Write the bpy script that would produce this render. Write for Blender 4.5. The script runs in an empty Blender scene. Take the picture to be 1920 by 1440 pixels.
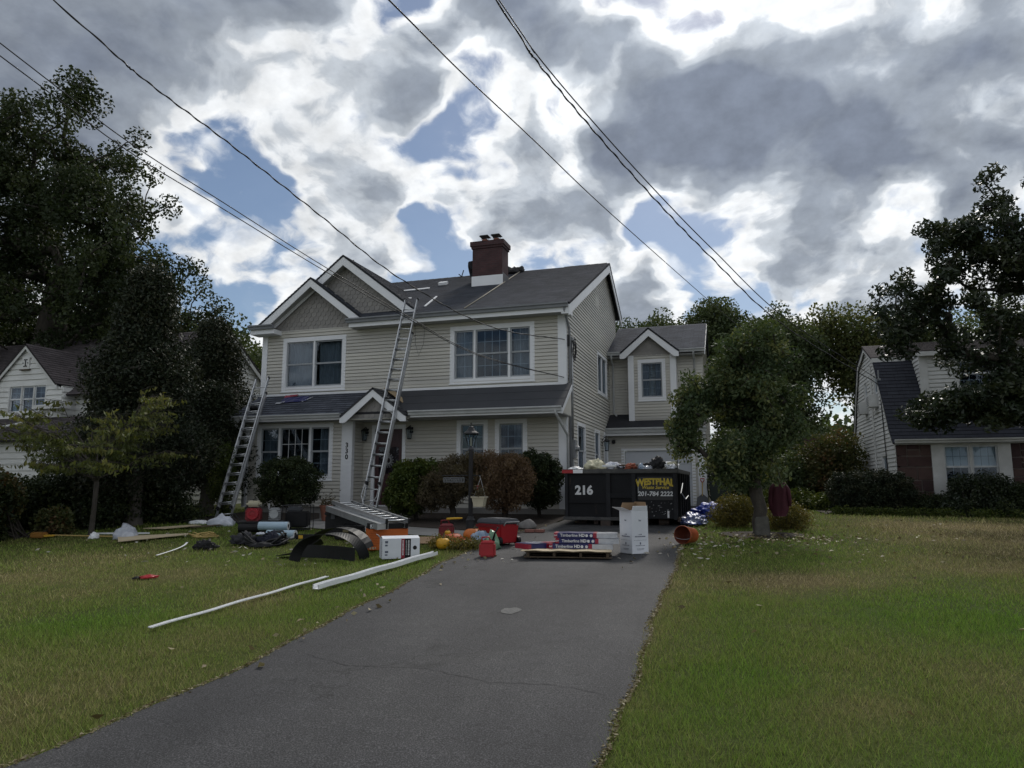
import bpy, bmesh, math, random
import numpy as np
from mathutils import Vector, Matrix, noise as mnoise

R = math.radians
scene = bpy.context.scene
col = scene.collection

# ------------------------------------------------------------------ camera
cam_d = bpy.data.cameras.new('camera')
cam_d.sensor_width = 36.0
cam_d.lens = 36.0 * 1331.0 / 1920.0
cam_d.clip_start = 0.05
cam_d.clip_end = 3000
cam = bpy.data.objects.new('camera', cam_d)
col.objects.link(cam)
cam.location = (0, 0, 1.6)
cam.rotation_euler = (R(90 + 8.04), 0, R(17.4))
scene.camera = cam

# ------------------------------------------------------------------ world
SUN_DIR = Vector((0.03, 0.75, 0.66)).normalized()
world = bpy.data.worlds.new('World')
scene.world = world
world.use_nodes = True
wn = world.node_tree.nodes
wl = world.node_tree.links
wn.clear()

def wnode(t, **kw):
    n = wn.new(t)
    for k, v in kw.items():
        setattr(n, k, v)
    return n

def wmath(op, a, b=None, clamp=False):
    n = wn.new('ShaderNodeMath')
    n.operation = op
    n.use_clamp = clamp
    for i, x in enumerate((a, b)):
        if x is None:
            continue
        if isinstance(x, (int, float)):
            n.inputs[i].default_value = x
        else:
            wl.new(x, n.inputs[i])
    return n.outputs[0]

def wvec(op, a, b=None, scale=None):
    n = wn.new('ShaderNodeVectorMath')
    n.operation = op
    for i, x in enumerate((a, b)):
        if x is None:
            continue
        if isinstance(x, (tuple, list, Vector)):
            n.inputs[i].default_value = x
        else:
            wl.new(x, n.inputs[i])
    if scale is not None:
        if isinstance(scale, (int, float)):
            n.inputs['Scale'].default_value = scale
        else:
            wl.new(scale, n.inputs['Scale'])
    return n.outputs['Value'] if op in ('DOT_PRODUCT', 'LENGTH') else n.outputs['Vector']

tc = wnode('ShaderNodeTexCoord')
wdir = tc.outputs['Generated']
def wnoise(vec, scale, detail, rough, dist=0.0):
    n = wnode('ShaderNodeTexNoise')
    n.noise_dimensions = '2D'
    n.inputs['Scale'].default_value = scale
    n.inputs['Detail'].default_value = detail
    n.inputs['Roughness'].default_value = rough
    n.inputs['Distortion'].default_value = dist
    wl.new(vec, n.inputs['Vector'])
    return n

# cloud masses and clear gaps, each given by its direction in the sky, angular radius and weight
CLOUDS = [
    ((-0.604, 0.720, 0.343), 8.0, -0.15), ((-0.555, 0.724, 0.410), 5.0, -0.13), ((-0.64, 0.72, 0.29), 7.0, -0.06),
    ((-0.310, 0.804, 0.507), 4.2, -0.15), ((-0.405, 0.718, 0.567), 3.0, -0.14),
    ((-0.022, 0.840, 0.543), 3.6, -0.15), ((-0.082, 0.934, 0.347), 3.8, -0.16),
    ((-0.175, 0.864, 0.471), 3.4, -0.12), ((-0.10, 0.86, 0.50), 4.0, 0.06), ((-0.393, 0.863, 0.318), 4.2, -0.15),
    ((0.187, 0.920, 0.344), 3.0, -0.20), ((-0.13, 0.90, 0.42), 3.0, 0.03),
    ((-0.616, 0.603, 0.507), 15.0, 0.11), ((-0.494, 0.696, 0.521), 8.0, 0.12), ((-0.78, 0.40, 0.50), 20.0, 0.05),
    ((-0.243, 0.774, 0.585), 6.0, 0.13), ((0.000, 0.880, 0.475), 5.5, 0.13),
    ((0.082, 0.857, 0.509), 8.0, 0.11), ((0.233, 0.867, 0.440), 9.0, 0.11), ((0.33, 0.83, 0.45), 12.0, 0.06),
    ((-0.274, 0.875, 0.400), 6.0, 0.12), ((0.151, 0.947, 0.283), 7.0, 0.11), ((0.06, 0.90, 0.42), 6.0, 0.06),
    ((-0.481, 0.797, 0.365), 4.5, 0.10), ((-0.068, 0.889, 0.452), 4.0, 0.07),
    ((-0.55, 0.81, 0.19), 6.0, 0.06), ((-0.2, 0.97, 0.2), 8.0, 0.05), ((0.13, 0.89, 0.43), 2.8, -0.12), ((0.18, 0.86, 0.48), 2.2, -0.10),
]

SKY_SHIFT = 7.74
def cloud_plane(d0):
    """look-up point on a flat cloud deck for a direction"""
    sp = wnode('ShaderNodeSeparateXYZ')
    wl.new(d0, sp.inputs[0])
    zc = wmath('ADD', wmath('MAXIMUM', sp.outputs[2], 0.0), 0.44)
    return wvec('ADD', wvec('SCALE', d0, scale=wmath('DIVIDE', 1.0, zc)), (SKY_SHIFT, SKY_SHIFT * 0.7, 0.0)), sp.outputs[2]

def billows(pw):
    n1 = wnoise(pw, 3.5, 9.0, 0.57, 0.0)
    vo = wnode('ShaderNodeTexVoronoi')
    vo.voronoi_dimensions = '2D'
    vo.feature = 'SMOOTH_F1'
    vo.inputs['Smoothness'].default_value = 0.4
    vo.inputs['Scale'].default_value = 6.0
    vo.inputs['Detail'].default_value = 2.0
    vo.inputs['Roughness'].default_value = 0.55
    wl.new(pw, vo.inputs['Vector'])
    return wmath('ADD', wmath('MULTIPLY', n1.outputs['Fac'], 1.12), wmath('MULTIPLY', vo.outputs['Distance'], -0.34))

plane, elev = cloud_plane(wdir)
wa = wnoise(plane, 4.0, 4.0, 0.55)
warp = wvec('SCALE', wvec('SUBTRACT', wa.outputs['Color'], (0.5, 0.5, 0.5)), scale=0.20)
bdir = wvec('NORMALIZE', wvec('ADD', wdir, warp))
warp6 = wvec('SCALE', warp, scale=0.6)
low = wnode('ShaderNodeMapRange')
low.interpolation_type = 'SMOOTHSTEP'
low.inputs['From Min'].default_value = 0.04
low.inputs['From Max'].default_value = 0.36
low.inputs['To Min'].default_value = 0.262
low.inputs['To Max'].default_value = 0.214
wl.new(elev, low.inputs['Value'])
mass = low.outputs[0]
for c, rad, amp in CLOUDS:
    dp = wvec('DOT_PRODUCT', bdir, tuple(Vector(c).normalized()))
    mr = wnode('ShaderNodeMapRange')
    mr.interpolation_type = 'SMOOTHSTEP'
    mr.inputs['From Min'].default_value = math.cos(R(rad * 1.35))
    mr.inputs['From Max'].default_value = math.cos(R(rad * 0.25))
    mr.inputs['To Min'].default_value = 0.0
    mr.inputs['To Max'].default_value = amp
    wl.new(dp, mr.inputs['Value'])
    mass = wmath('ADD', mass, mr.outputs[0])
dens = wmath('ADD', mass, billows(wvec('ADD', plane, warp6)))
# how much cloud lies towards the sun decides how bright a puff is
plane2, _e = cloud_plane(wvec('NORMALIZE', wvec('ADD', wdir, tuple(SUN_DIR * 0.07))))
dsun = wmath('ADD', mass, billows(wvec('ADD', plane2, warp6)))
opt = wmath('ADD', wmath('MULTIPLY', dens, 0.40), wmath('MULTIPLY', dsun, 0.60))

ramp = wnode('ShaderNodeValToRGB')
cr = ramp.color_ramp
cr.interpolation = 'EASE'
stops = [(0.38, (0.66, 0.72, 0.81, 1)), (0.47, (0.95, 0.97, 0.985, 1)), (0.545, (0.86, 0.885, 0.91, 1)),
         (0.605, (0.54, 0.585, 0.64, 1)), (0.70, (0.315, 0.355, 0.415, 1)), (0.88, (0.20, 0.232, 0.295, 1))]
cr.elements[0].position, cr.elements[0].color = stops[0]
cr.elements[1].position, cr.elements[1].color = stops[-1]
for p, c in stops[1:-1]:
    e = cr.elements.new(p)
    e.color = c
wl.new(opt, ramp.inputs[0])
# clouds stand brighter towards the veiled sun
sd = wmath('POWER', wmath('MAXIMUM', wvec('DOT_PRODUCT', wdir, tuple(SUN_DIR)), 0.0), 10.0)
glow = wmath('ADD', wmath('MULTIPLY', sd, 0.28), 0.92)
puff = wnoise(plane, 18.0, 4.0, 0.6)
glow = wmath('MULTIPLY', glow, wmath('ADD', wmath('MULTIPLY', puff.outputs['Fac'], 0.60), 0.72))
cloudcol = wvec('SCALE', ramp.outputs['Color'], scale=glow)
sky = wnode('ShaderNodeTexSky')
sky.sky_type = 'NISHITA'
sky.sun_disc = False
sky.sun_elevation = math.asin(SUN_DIR.z)
sky.sun_rotation = math.atan2(SUN_DIR.x, SUN_DIR.y)
sky.air_density = 1.0
sky.dust_density = 0.4
sky.ozone_density = 2.0
skycol = wvec('SCALE', sky.outputs['Color'], scale=0.075)
cover = wnode('ShaderNodeMapRange')
cover.interpolation_type = 'SMOOTHSTEP'
cover.inputs['From Min'].default_value = 0.365
cover.inputs['From Max'].default_value = 0.505
cover.inputs['To Min'].default_value = 0.05
wl.new(dens, cover.inputs['Value'])
mixw = wnode('ShaderNodeMix', data_type='RGBA')
wl.new(cover.outputs[0], mixw.inputs['Factor'])
wl.new(skycol, mixw.inputs['A'])
wl.new(cloudcol, mixw.inputs['B'])
bg = wnode('ShaderNodeBackground')
wl.new(mixw.outputs['Result'], bg.inputs['Color'])
bg.inputs['Strength'].default_value = 1.0
wout = wnode('ShaderNodeOutputWorld')
wl.new(bg.outputs[0], wout.inputs['Surface'])
world.cycles.sampling_method = 'MANUAL'
world.cycles.sample_map_resolution = 512

# ------------------------------------------------------------------ sun (veiled by cloud)
sun_d = bpy.data.lights.new('sun', 'SUN')
sun_d.energy = 2.0
sun_d.angle = R(10)
sun_d.color = (1.0, 0.95, 0.88)
sun = bpy.data.objects.new('sun', sun_d)
col.objects.link(sun)
sun.rotation_euler = (-SUN_DIR).to_track_quat('-Z', 'Y').to_euler()

vs = scene.view_settings
vs.view_transform = 'Standard'
vs.look = 'None'
vs.exposure = 0.0
vs.gamma = 1.0
vs.use_curve_mapping = False
scene.cycles.max_bounces = 6
scene.cycles.transparent_max_bounces = 8

# ------------------------------------------------------------------ materials
MATS = {}

def new_mat(name):
    m = bpy.data.materials.new(name)
    m.use_nodes = True
    nt = m.node_tree
    b = nt.nodes['Principled BSDF']
    MATS[name] = m
    return m, nt, b

def link(nt, a, b):
    nt.links.new(a, b)

def coords(nt, kind='Object'):
    t = nt.nodes.new('ShaderNodeTexCoord')
    return t.outputs[kind]

def tnoise(nt, vec, scale, detail=4, rough=0.55, stretch=None):
    if stretch:
        mp = nt.nodes.new('ShaderNodeMapping')
        mp.inputs['Scale'].default_value = stretch
        link(nt, vec, mp.inputs['Vector'])
        vec = mp.outputs[0]
    n = nt.nodes.new('ShaderNodeTexNoise')
    n.inputs['Scale'].default_value = scale
    n.inputs['Detail'].default_value = detail
    n.inputs['Roughness'].default_value = rough
    link(nt, vec, n.inputs['Vector'])
    return n.outputs['Fac']

def rampn(nt, fac, stops, interp='LINEAR'):
    r = nt.nodes.new('ShaderNodeValToRGB')
    c = r.color_ramp
    c.interpolation = interp
    def c4(x):
        return (x[0], x[1], x[2], 1)
    c.elements[0].position, c.elements[0].color = stops[0][0], c4(stops[0][1])
    c.elements[1].position, c.elements[1].color = stops[-1][0], c4(stops[-1][1])
    for p, x in stops[1:-1]:
        e = c.elements.new(p)
        e.color = c4(x)
    link(nt, fac, r.inputs[0])
    return r.outputs['Color']

def mixc(nt, fac, a, b, mode='MIX'):
    n = nt.nodes.new('ShaderNodeMix')
    n.data_type = 'RGBA'
    n.blend_type = mode
    for k, x in (('Factor', fac), ('A', a), ('B', b)):
        if isinstance(x, (int, float)):
            n.inputs[k].default_value = x
        elif isinstance(x, (tuple, list)):
            n.inputs[k].default_value = (x[0], x[1], x[2], 1)
        else:
            link(nt, x, n.inputs[k])
    return n.outputs['Result']

def tbump(nt, b, h, strength=0.3, dist=0.01):
    n = nt.nodes.new('ShaderNodeBump')
    n.inputs['Strength'].default_value = strength
    n.inputs['Distance'].default_value = dist
    link(nt, h, n.inputs['Height'])
    link(nt, n.outputs[0], b.inputs['Normal'])

def mat(name, c1, c2=None, scale=3.0, rough=0.65, bump=0.0, bscale=40.0, bdist=0.004, metal=0.0, detail=5, spec=0.4,
        stretch=None, dirt=0.0, var=0.18):
    m, nt, b = new_mat(name)
    if c2 is None:
        c2 = tuple(x * (1 - var) for x in c1)
    oc = coords(nt)
    f = tnoise(nt, oc, scale, detail, 0.6, stretch)
    c = rampn(nt, f, [(0.32, c2), (0.68, c1)])
    if dirt:
        f2 = tnoise(nt, oc, scale * 0.31, 6, 0.7)
        c = mixc(nt, 1.0, c, rampn(nt, f2, [(0.3, (1 - dirt,) * 3), (0.62, (1, 1, 1))]), 'MULTIPLY')
    link(nt, c, b.inputs['Base Color'])
    b.inputs['Roughness'].default_value = rough
    b.inputs['Metallic'].default_value = metal
    b.inputs['Specular IOR Level'].default_value = spec
    if bump:
        tbump(nt, b, tnoise(nt, oc, bscale, 4), bump, bdist)
    return m

def leafmat(name, stops, trans=0.28, rough=0.55, spec=0.25):
    m, nt, b = new_mat(name)
    a = nt.nodes.new('ShaderNodeAttribute')
    a.attribute_name = 'rnd'
    c = rampn(nt, a.outputs['Fac'], stops)
    link(nt, c, b.inputs['Base Color'])
    b.inputs['Roughness'].default_value = rough
    b.inputs['Specular IOR Level'].default_value = spec
    t = nt.nodes.new('ShaderNodeBsdfTranslucent')
    link(nt, mixc(nt, 1.0, c, (1.0, 1.0, 0.45), 'MULTIPLY'), t.inputs['Color'])
    mx = nt.nodes.new('ShaderNodeMixShader')
    mx.inputs[0].default_value = trans
    link(nt, b.outputs[0], mx.inputs[1])
    link(nt, t.outputs[0], mx.inputs[2])
    link(nt, mx.outputs[0], nt.nodes['Material Output'].inputs['Surface'])
    return m

def shinglemat(name, c1, c2, c3, tab=0.30, exp=0.14):
    m, nt, b = new_mat(name)
    uv = coords(nt, 'UV')
    br = nt.nodes.new('ShaderNodeTexBrick')
    br.offset = 0.37
    br.offset_frequency = 2
    br.inputs['Scale'].default_value = 1.0
    br.inputs['Mortar Size'].default_value = 0.006
    br.inputs['Brick Width'].default_value = tab
    br.inputs['Row Height'].default_value = exp
    br.inputs['Color1'].default_value = (*c1, 1)
    br.inputs['Color2'].default_value = (*c2, 1)
    br.inputs['Mortar'].default_value = (*c3, 1)
    br.inputs['Bias'].default_value = -0.1
    link(nt, uv, br.inputs['Vector'])
    f = tnoise(nt, uv, 1.2, 6, 0.65)
    g = tnoise(nt, uv, 90, 2, 0.6)
    c = mixc(nt, 1.0, br.outputs['Color'], rampn(nt, f, [(0.3, (0.72,) * 3), (0.7, (1.2,) * 3)]), 'MULTIPLY')
    c = mixc(nt, 1.0, c, rampn(nt, g, [(0.3, (0.7,) * 3), (0.7, (1.3,) * 3)]), 'MULTIPLY')
    link(nt, c, b.inputs['Base Color'])
    b.inputs['Roughness'].default_value = 0.92
    b.inputs['Specular IOR Level'].default_value = 0.2
    tbump(nt, b, g, 0.4, 0.004)
    return m

siding_m = mat('vinyl_siding_beige', (0.575, 0.556, 0.505), (0.53, 0.512, 0.463), 0.9, 0.5, 0.12, 60, 0.002, stretch=(1, 1, 6), dirt=0.1)
for m_ in (siding_m,):
    nt = m_.node_tree
    b = nt.nodes['Principled BSDF']
    old = b.inputs['Base Color'].links[0].from_socket
    oi = nt.nodes.new('ShaderNodeObjectInfo')
    link(nt, mixc(nt, 1.0, old, rampn(nt, oi.outputs['Random'], [(0.0, (0.91, 0.91, 0.92)), (1.0, (1.05, 1.045, 1.03))]), 'MULTIPLY'), b.inputs['Base Color'])
siding2_m = mat('siding_white', (0.72, 0.72, 0.70), (0.63, 0.63, 0.61), 1.2, 0.55, 0.1, 50, 0.002, stretch=(1, 1, 5), dirt=0.22)
trim_m = mat('trim_white', (0.83, 0.84, 0.86), (0.77, 0.78, 0.80), 1.5, 0.42, 0.05, 30, 0.001, dirt=0.08)
trimold_m = mat('trim_white_old', (0.68, 0.68, 0.67), (0.55, 0.55, 0.53), 2.5, 0.6, 0.1, 30, 0.002, dirt=0.2)
gutter_m = mat('gutter_grey', (0.24, 0.25, 0.265), (0.20, 0.21, 0.225), 2.5, 0.4, 0.05, 20, 0.001, dirt=0.15)
gutterw_m = mat('gutter_pale', (0.50, 0.51, 0.51), (0.42, 0.43, 0.43), 2.5, 0.4, 0.05, 20, 0.001, dirt=0.2)
soffit_m = mat('soffit', (0.40, 0.40, 0.39), None, 2, 0.6)
scallop_m = mat('scallop_taupe', (0.265, 0.252, 0.236), (0.235, 0.222, 0.208), 5, 0.6, 0.1, 60, 0.002)
scallop2_m = mat('scallop_taupe_b', (0.30, 0.284, 0.264), (0.265, 0.25, 0.232), 5, 0.6, 0.1, 60, 0.002)
roof_m = shinglemat('roof_shingles', (0.094, 0.103, 0.126), (0.058, 0.064, 0.080), (0.030, 0.032, 0.038))
roofbrown_m = shinglemat('roof_shingles_brown', (0.088, 0.076, 0.078), (0.062, 0.053, 0.055), (0.036, 0.032, 0.033))
roofdark_m = shinglemat('roof_shingles_slate', (0.040, 0.043, 0.054), (0.030, 0.032, 0.042), (0.020, 0.021, 0.026))
felt_m = mat('roof_underlayment', (0.047, 0.049, 0.056), (0.036, 0.038, 0.044), 1.4, 0.7, 0.25, 14, 0.006)
sash_m = mat('window_sash_grey', (0.34, 0.36, 0.38), None, 4, 0.45)
sashw_m = mat('window_sash_white', (0.66, 0.68, 0.70), None, 4, 0.45)
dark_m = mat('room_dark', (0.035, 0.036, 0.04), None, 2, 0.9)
curtain_m = mat('curtain_grey', (0.20, 0.21, 0.225), (0.13, 0.138, 0.15), 3, 0.9, stretch=(8, 8, 1))
concrete_m = mat('concrete', (0.30, 0.29, 0.275), (0.23, 0.222, 0.21), 2.2, 0.85, 0.3, 35, 0.004, dirt=0.3)
door_m = mat('door_burgundy', (0.055, 0.020, 0.022), (0.042, 0.016, 0.018), 3, 0.4)
garage_m = mat('garage_door_white', (0.60, 0.62, 0.66), (0.55, 0.57, 0.61), 1.2, 0.45, dirt=0.1)
black_m = mat('black_metal', (0.016, 0.016, 0.018), None, 6, 0.6, 0.1, 80, 0.001)
blackp_m = mat('black_plastic', (0.012, 0.012, 0.0135), (0.007, 0.007, 0.008), 5, 0.55, spec=0.25)
rubber_m = mat('black_rubber', (0.013, 0.0135, 0.015), (0.008, 0.0085, 0.0095), 3, 0.55, 0.15, 60, 0.002, dirt=0.3, spec=0.28)
alu_m = mat('aluminium', (0.62, 0.63, 0.64), (0.48, 0.49, 0.50), 7, 0.38, 0.1, 60, 0.001, metal=0.85, dirt=0.15)
galv_m = mat('galvanised_steel', (0.42, 0.43, 0.44), (0.30, 0.31, 0.32), 9, 0.5, metal=0.6, dirt=0.2)
greybox_m = mat('grey_paint', (0.27, 0.28, 0.29), None, 6, 0.5, dirt=0.15)
red_m = mat('red_plastic', (0.40, 0.016, 0.022), (0.33, 0.012, 0.018), 4, 0.38, dirt=0.15)
darkred_m = mat('dark_red_plastic', (0.19, 0.012, 0.018), None, 4, 0.4, dirt=0.2)
yellow_m = mat('yellow_plastic', (0.62, 0.36, 0.025), None, 5, 0.4)
orange_m = mat('orange_card', (0.58, 0.135, 0.02), (0.50, 0.11, 0.016), 4, 0.6, dirt=0.15)
bucket_m = mat('orange_bucket', (0.46, 0.10, 0.03), (0.38, 0.08, 0.025), 4, 0.42, dirt=0.25)
bucketin_m = mat('bucket_inside_dark', (0.20, 0.048, 0.025), (0.12, 0.035, 0.022), 6, 0.6, dirt=0.3)  # inside mixed darker and browner than the shell
whitecard_m = mat('white_card', (0.70, 0.72, 0.76), (0.64, 0.66, 0.70), 3, 0.6, dirt=0.12)
brown_m = mat('brown_card', (0.30, 0.20, 0.115), (0.25, 0.165, 0.095), 4, 0.75)
wood_m = mat('bare_wood', (0.46, 0.35, 0.215), (0.36, 0.265, 0.155), 4, 0.75, 0.2, 30, 0.003, stretch=(1, 7, 1), dirt=0.15)
oldwood_m = mat('old_wood', (0.105, 0.075, 0.048), (0.065, 0.047, 0.03), 4, 0.85, 0.3, 30, 0.004)
ply_m = mat('plywood_pale', (0.52, 0.43, 0.29), (0.44, 0.355, 0.23), 3, 0.75, stretch=(1, 6, 1))
navy_m = mat('wrapper_navy', (0.022, 0.024, 0.115), (0.016, 0.018, 0.085), 5, 0.35, 0.4, 18, 0.006)
wrapw_m = mat('wrapper_clear', (0.50, 0.51, 0.53), (0.36, 0.37, 0.40), 9, 0.25, 0.7, 16, 0.01)
wrapr_m = mat('wrapper_red', (0.30, 0.022, 0.045), None, 5, 0.35)
white_m = mat('white_plain', (0.84, 0.85, 0.86), None, 4, 0.5, dirt=0.06, var=0.06)
print_m = mat('print_grey_blue', (0.10, 0.115, 0.16), None, 5, 0.6)
textw_m = mat('lettering_white', (0.72, 0.73, 0.74), (0.5, 0.5, 0.5), 30, 0.5, detail=6)
texty_m = mat('lettering_yellow', (0.62, 0.46, 0.04), (0.40, 0.29, 0.03), 30, 0.5, detail=6)
textk_m = mat('lettering_black', (0.02, 0.02, 0.025), None, 5, 0.5)
dump_m = mat('dumpster_paint', (0.010, 0.011, 0.014), (0.006, 0.0065, 0.008), 3.5, 0.6, 0.25, 25, 0.004, dirt=0.4, spec=0.22)
# scrapes and rust bloom in the paint
nt = dump_m.node_tree
b = nt.nodes['Principled BSDF']
old = b.inputs['Base Color'].links[0].from_socket
oc = coords(nt)
sc1 = rampn(nt, tnoise(nt, oc, 5.0, 9, 0.78, (1, 1, 0.35)), [(0.60, (0, 0, 0)), (0.66, (0.8, 0.8, 0.8))])
sc2 = rampn(nt, tnoise(nt, oc, 16.0, 8, 0.75, (0.35, 1, 2.2)), [(0.63, (0, 0, 0)), (0.67, (0.7, 0.7, 0.7))])
c = mixc(nt, sc1, old, (0.038, 0.026, 0.020))
c = mixc(nt, sc2, c, (0.060, 0.058, 0.056))
link(nt, c, b.inputs['Base Color'])
dumprim_m = mat('dumpster_worn_rim', (0.085, 0.083, 0.078), (0.03, 0.03, 0.032), 8, 0.6, 0.3, 30, 0.003)
rust_m = mat('rusty_steel', (0.075, 0.050, 0.038), (0.03, 0.026, 0.025), 8, 0.75, 0.4, 40, 0.003)
bluetarp_m = mat('blue_tarp', (0.030, 0.062, 0.36), (0.018, 0.038, 0.24), 5, 0.5, 0.3, 10, 0.02)
plastic_m = mat('clear_plastic_bag', (0.52, 0.54, 0.58), (0.34, 0.36, 0.41), 9, 0.25, 0.6, 14, 0.02)
cloth_m = mat('white_cloth', (0.60, 0.62, 0.68), (0.48, 0.50, 0.56), 6, 0.85)
bark_m = mat('bark_brown', (0.066, 0.057, 0.047), (0.036, 0.031, 0.026), 5, 0.9, 0.8, 22, 0.02, stretch=(2, 2, 0.6))
barkg_m = mat('bark_grey', (0.125, 0.112, 0.098), (0.075, 0.067, 0.058), 5, 0.9, 0.8, 22, 0.02, stretch=(2, 2, 0.6))
stone_m = mat('rock', (0.20, 0.19, 0.18), (0.12, 0.115, 0.11), 7, 0.9, 0.6, 25, 0.01)
terra_m = mat('terracotta', (0.25, 0.10, 0.065), (0.19, 0.075, 0.05), 6, 0.8, dirt=0.2)
brickred_m = mat('red_brick', (0.26, 0.115, 0.09), (0.18, 0.08, 0.065), 8, 0.85, 0.4, 60, 0.004)
pump_m = mat('pumpkin_orange', (0.56, 0.17, 0.022), (0.46, 0.12, 0.018), 6, 0.45)
pumpr_m = mat('pumpkin_red_orange', (0.52, 0.115, 0.035), (0.42, 0.085, 0.03), 6, 0.45)
pumpy_m = mat('gourd_yellow', (0.60, 0.34, 0.022), (0.52, 0.27, 0.02), 6, 0.45)
stem_m = mat('stem', (0.10, 0.095, 0.05), None, 6, 0.8)
maroon_m = mat('maroon_cloth', (0.058, 0.010, 0.019), (0.04, 0.007, 0.013), 5, 0.85)
coolergrey_m = mat('cooler_lid', (0.058, 0.062, 0.072), None, 5, 0.5)
bagblue_m = mat('bag_pale_blue', (0.38, 0.46, 0.55), (0.16, 0.23, 0.33), 8, 0.35, 0.6, 14, 0.02)
baggreen_m = mat('bag_green', (0.20, 0.34, 0.22), (0.10, 0.20, 0.12), 8, 0.35, 0.6, 14, 0.02)
ltblue_m = mat('membrane_pale_blue', (0.36, 0.47, 0.55), (0.30, 0.40, 0.48), 4, 0.45)
cream_m = mat('cream_plastic', (0.50, 0.46, 0.34), None, 5, 0.5, dirt=0.1)
fgrip_m = mat('cream_foam', (0.60, 0.57, 0.42), (0.50, 0.47, 0.33), 8, 0.8)
wire_m = mat('cable_black', (0.018, 0.018, 0.02), None, 5, 0.6)
rope_m = mat('rope_pale', (0.42, 0.38, 0.30), None, 30, 0.8)
ropey_m = mat('rope_yellow', (0.46, 0.33, 0.12), None, 30, 0.8)
mulch_m = mat('mulch', (0.050, 0.036, 0.027), (0.022, 0.016, 0.012), 22, 0.95, 0.9, 45, 0.03)
binm_m = mat('bin_green', (0.018, 0.026, 0.022), None, 5, 0.5)
bing_m = mat('bin_grey', (0.20, 0.19, 0.17), None, 5, 0.55, dirt=0.2)
skin_m = mat('dark_clothing', (0.018, 0.018, 0.022), None, 5, 0.9)

# glass: dark rooms behind, sky in front
glass_m = bpy.data.materials.new('window_glass')
glass_m.use_nodes = True
nt = glass_m.node_tree
nt.nodes.clear()
o_ = nt.nodes.new('ShaderNodeOutputMaterial')
gl = nt.nodes.new('ShaderNodeBsdfGlossy')
gl.inputs['Roughness'].default_value = 0.015
gl.inputs['Color'].default_value = (0.66, 0.72, 0.80, 1)
tr = nt.nodes.new('ShaderNodeBsdfTransparent')
tr.inputs['Color'].default_value = (0.80, 0.86, 0.90, 1)
lw = nt.nodes.new('ShaderNodeLayerWeight')
lw.inputs['Blend'].default_value = 0.25
mr_ = nt.nodes.new('ShaderNodeMapRange')
mr_.inputs['To Min'].default_value = 0.022
mr_.inputs['To Max'].default_value = 0.38
link(nt, lw.outputs['Facing'], mr_.inputs['Value'])
mx_ = nt.nodes.new('ShaderNodeMixShader')
link(nt, mr_.outputs[0], mx_.inputs[0])
link(nt, tr.outputs[0], mx_.inputs[1])
link(nt, gl.outputs[0], mx_.inputs[2])
link(nt, mx_.outputs[0], o_.inputs['Surface'])

# chimney brick, too fine in the picture for single bricks
def brickmat(name, c1, c2, c3):
    m, nt, b = new_mat(name)
    oc = coords(nt)
    sp = nt.nodes.new('ShaderNodeSeparateXYZ')
    link(nt, oc, sp.inputs[0])
    ad = nt.nodes.new('ShaderNodeMath')
    ad.operation = 'ADD'
    link(nt, sp.outputs[0], ad.inputs[0])
    link(nt, sp.outputs[1], ad.inputs[1])
    cb = nt.nodes.new('ShaderNodeCombineXYZ')
    link(nt, ad.outputs[0], cb.inputs[0])
    link(nt, sp.outputs[2], cb.inputs[1])
    br = nt.nodes.new('ShaderNodeTexBrick')
    br.inputs['Scale'].default_value = 1
    br.inputs['Brick Width'].default_value = 0.21
    br.inputs['Row Height'].default_value = 0.072
    br.inputs['Mortar Size'].default_value = 0.009
    br.inputs['Color1'].default_value = (*c1, 1)
    br.inputs['Color2'].default_value = (*c2, 1)
    br.inputs['Mortar'].default_value = (*c3, 1)
    link(nt, cb.outputs[0], br.inputs['Vector'])
    f = tnoise(nt, oc, 3, 5)
    link(nt, mixc(nt, 1.0, br.outputs['Color'], rampn(nt, f, [(0.3, (0.7,) * 3), (0.7, (1.15,) * 3)]), 'MULTIPLY'), b.inputs['Base Color'])
    b.inputs['Roughness'].default_value = 0.85
    tbump(nt, b, br.outputs['Fac'], -0.6, 0.008)
    return m
brick_m = brickmat('chimney_brick', (0.075, 0.030, 0.032), (0.056, 0.024, 0.027), (0.06, 0.040, 0.040))

# asphalt: speckle, wear, cracks
m, nt, b = new_mat('asphalt')
asphalt_m = m
oc = coords(nt)
f1 = tnoise(nt, oc, 0.55, 6, 0.62)
f2 = tnoise(nt, oc, 105, 3, 0.8)
f3 = tnoise(nt, oc, 2.3, 5, 0.6)
c = rampn(nt, f1, [(0.28, (0.024, 0.024, 0.026)), (0.50, (0.033, 0.0327, 0.0345)), (0.66, (0.044, 0.0435, 0.044)), (0.78, (0.070, 0.068, 0.066))])
c = mixc(nt, 1.0, c, rampn(nt, f2, [(0.36, (0.40,) * 3), (0.52, (0.95,) * 3), (0.62, (2.8,) * 3)]), 'MULTIPLY')
c = mixc(nt, 1.0, c, rampn(nt, f3, [(0.30, (0.86,) * 3), (0.7, (1.12,) * 3)]), 'MULTIPLY')
wv = nt.nodes.new('ShaderNodeVectorMath')
wv.operation = 'ADD'
nw = nt.nodes.new('ShaderNodeTexNoise')
nw.inputs['Scale'].default_value = 2.2
nw.inputs['Detail'].default_value = 6
link(nt, oc, nw.inputs['Vector'])
link(nt, oc, wv.inputs[0])
link(nt, nw.outputs['Color'], wv.inputs[1])
vo = nt.nodes.new('ShaderNodeTexVoronoi')
vo.feature = 'DISTANCE_TO_EDGE'
vo.inputs['Scale'].default_value = 0.42
link(nt, wv.outputs[0], vo.inputs['Vector'])
fm = tnoise(nt, oc, 0.45, 2)
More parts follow.
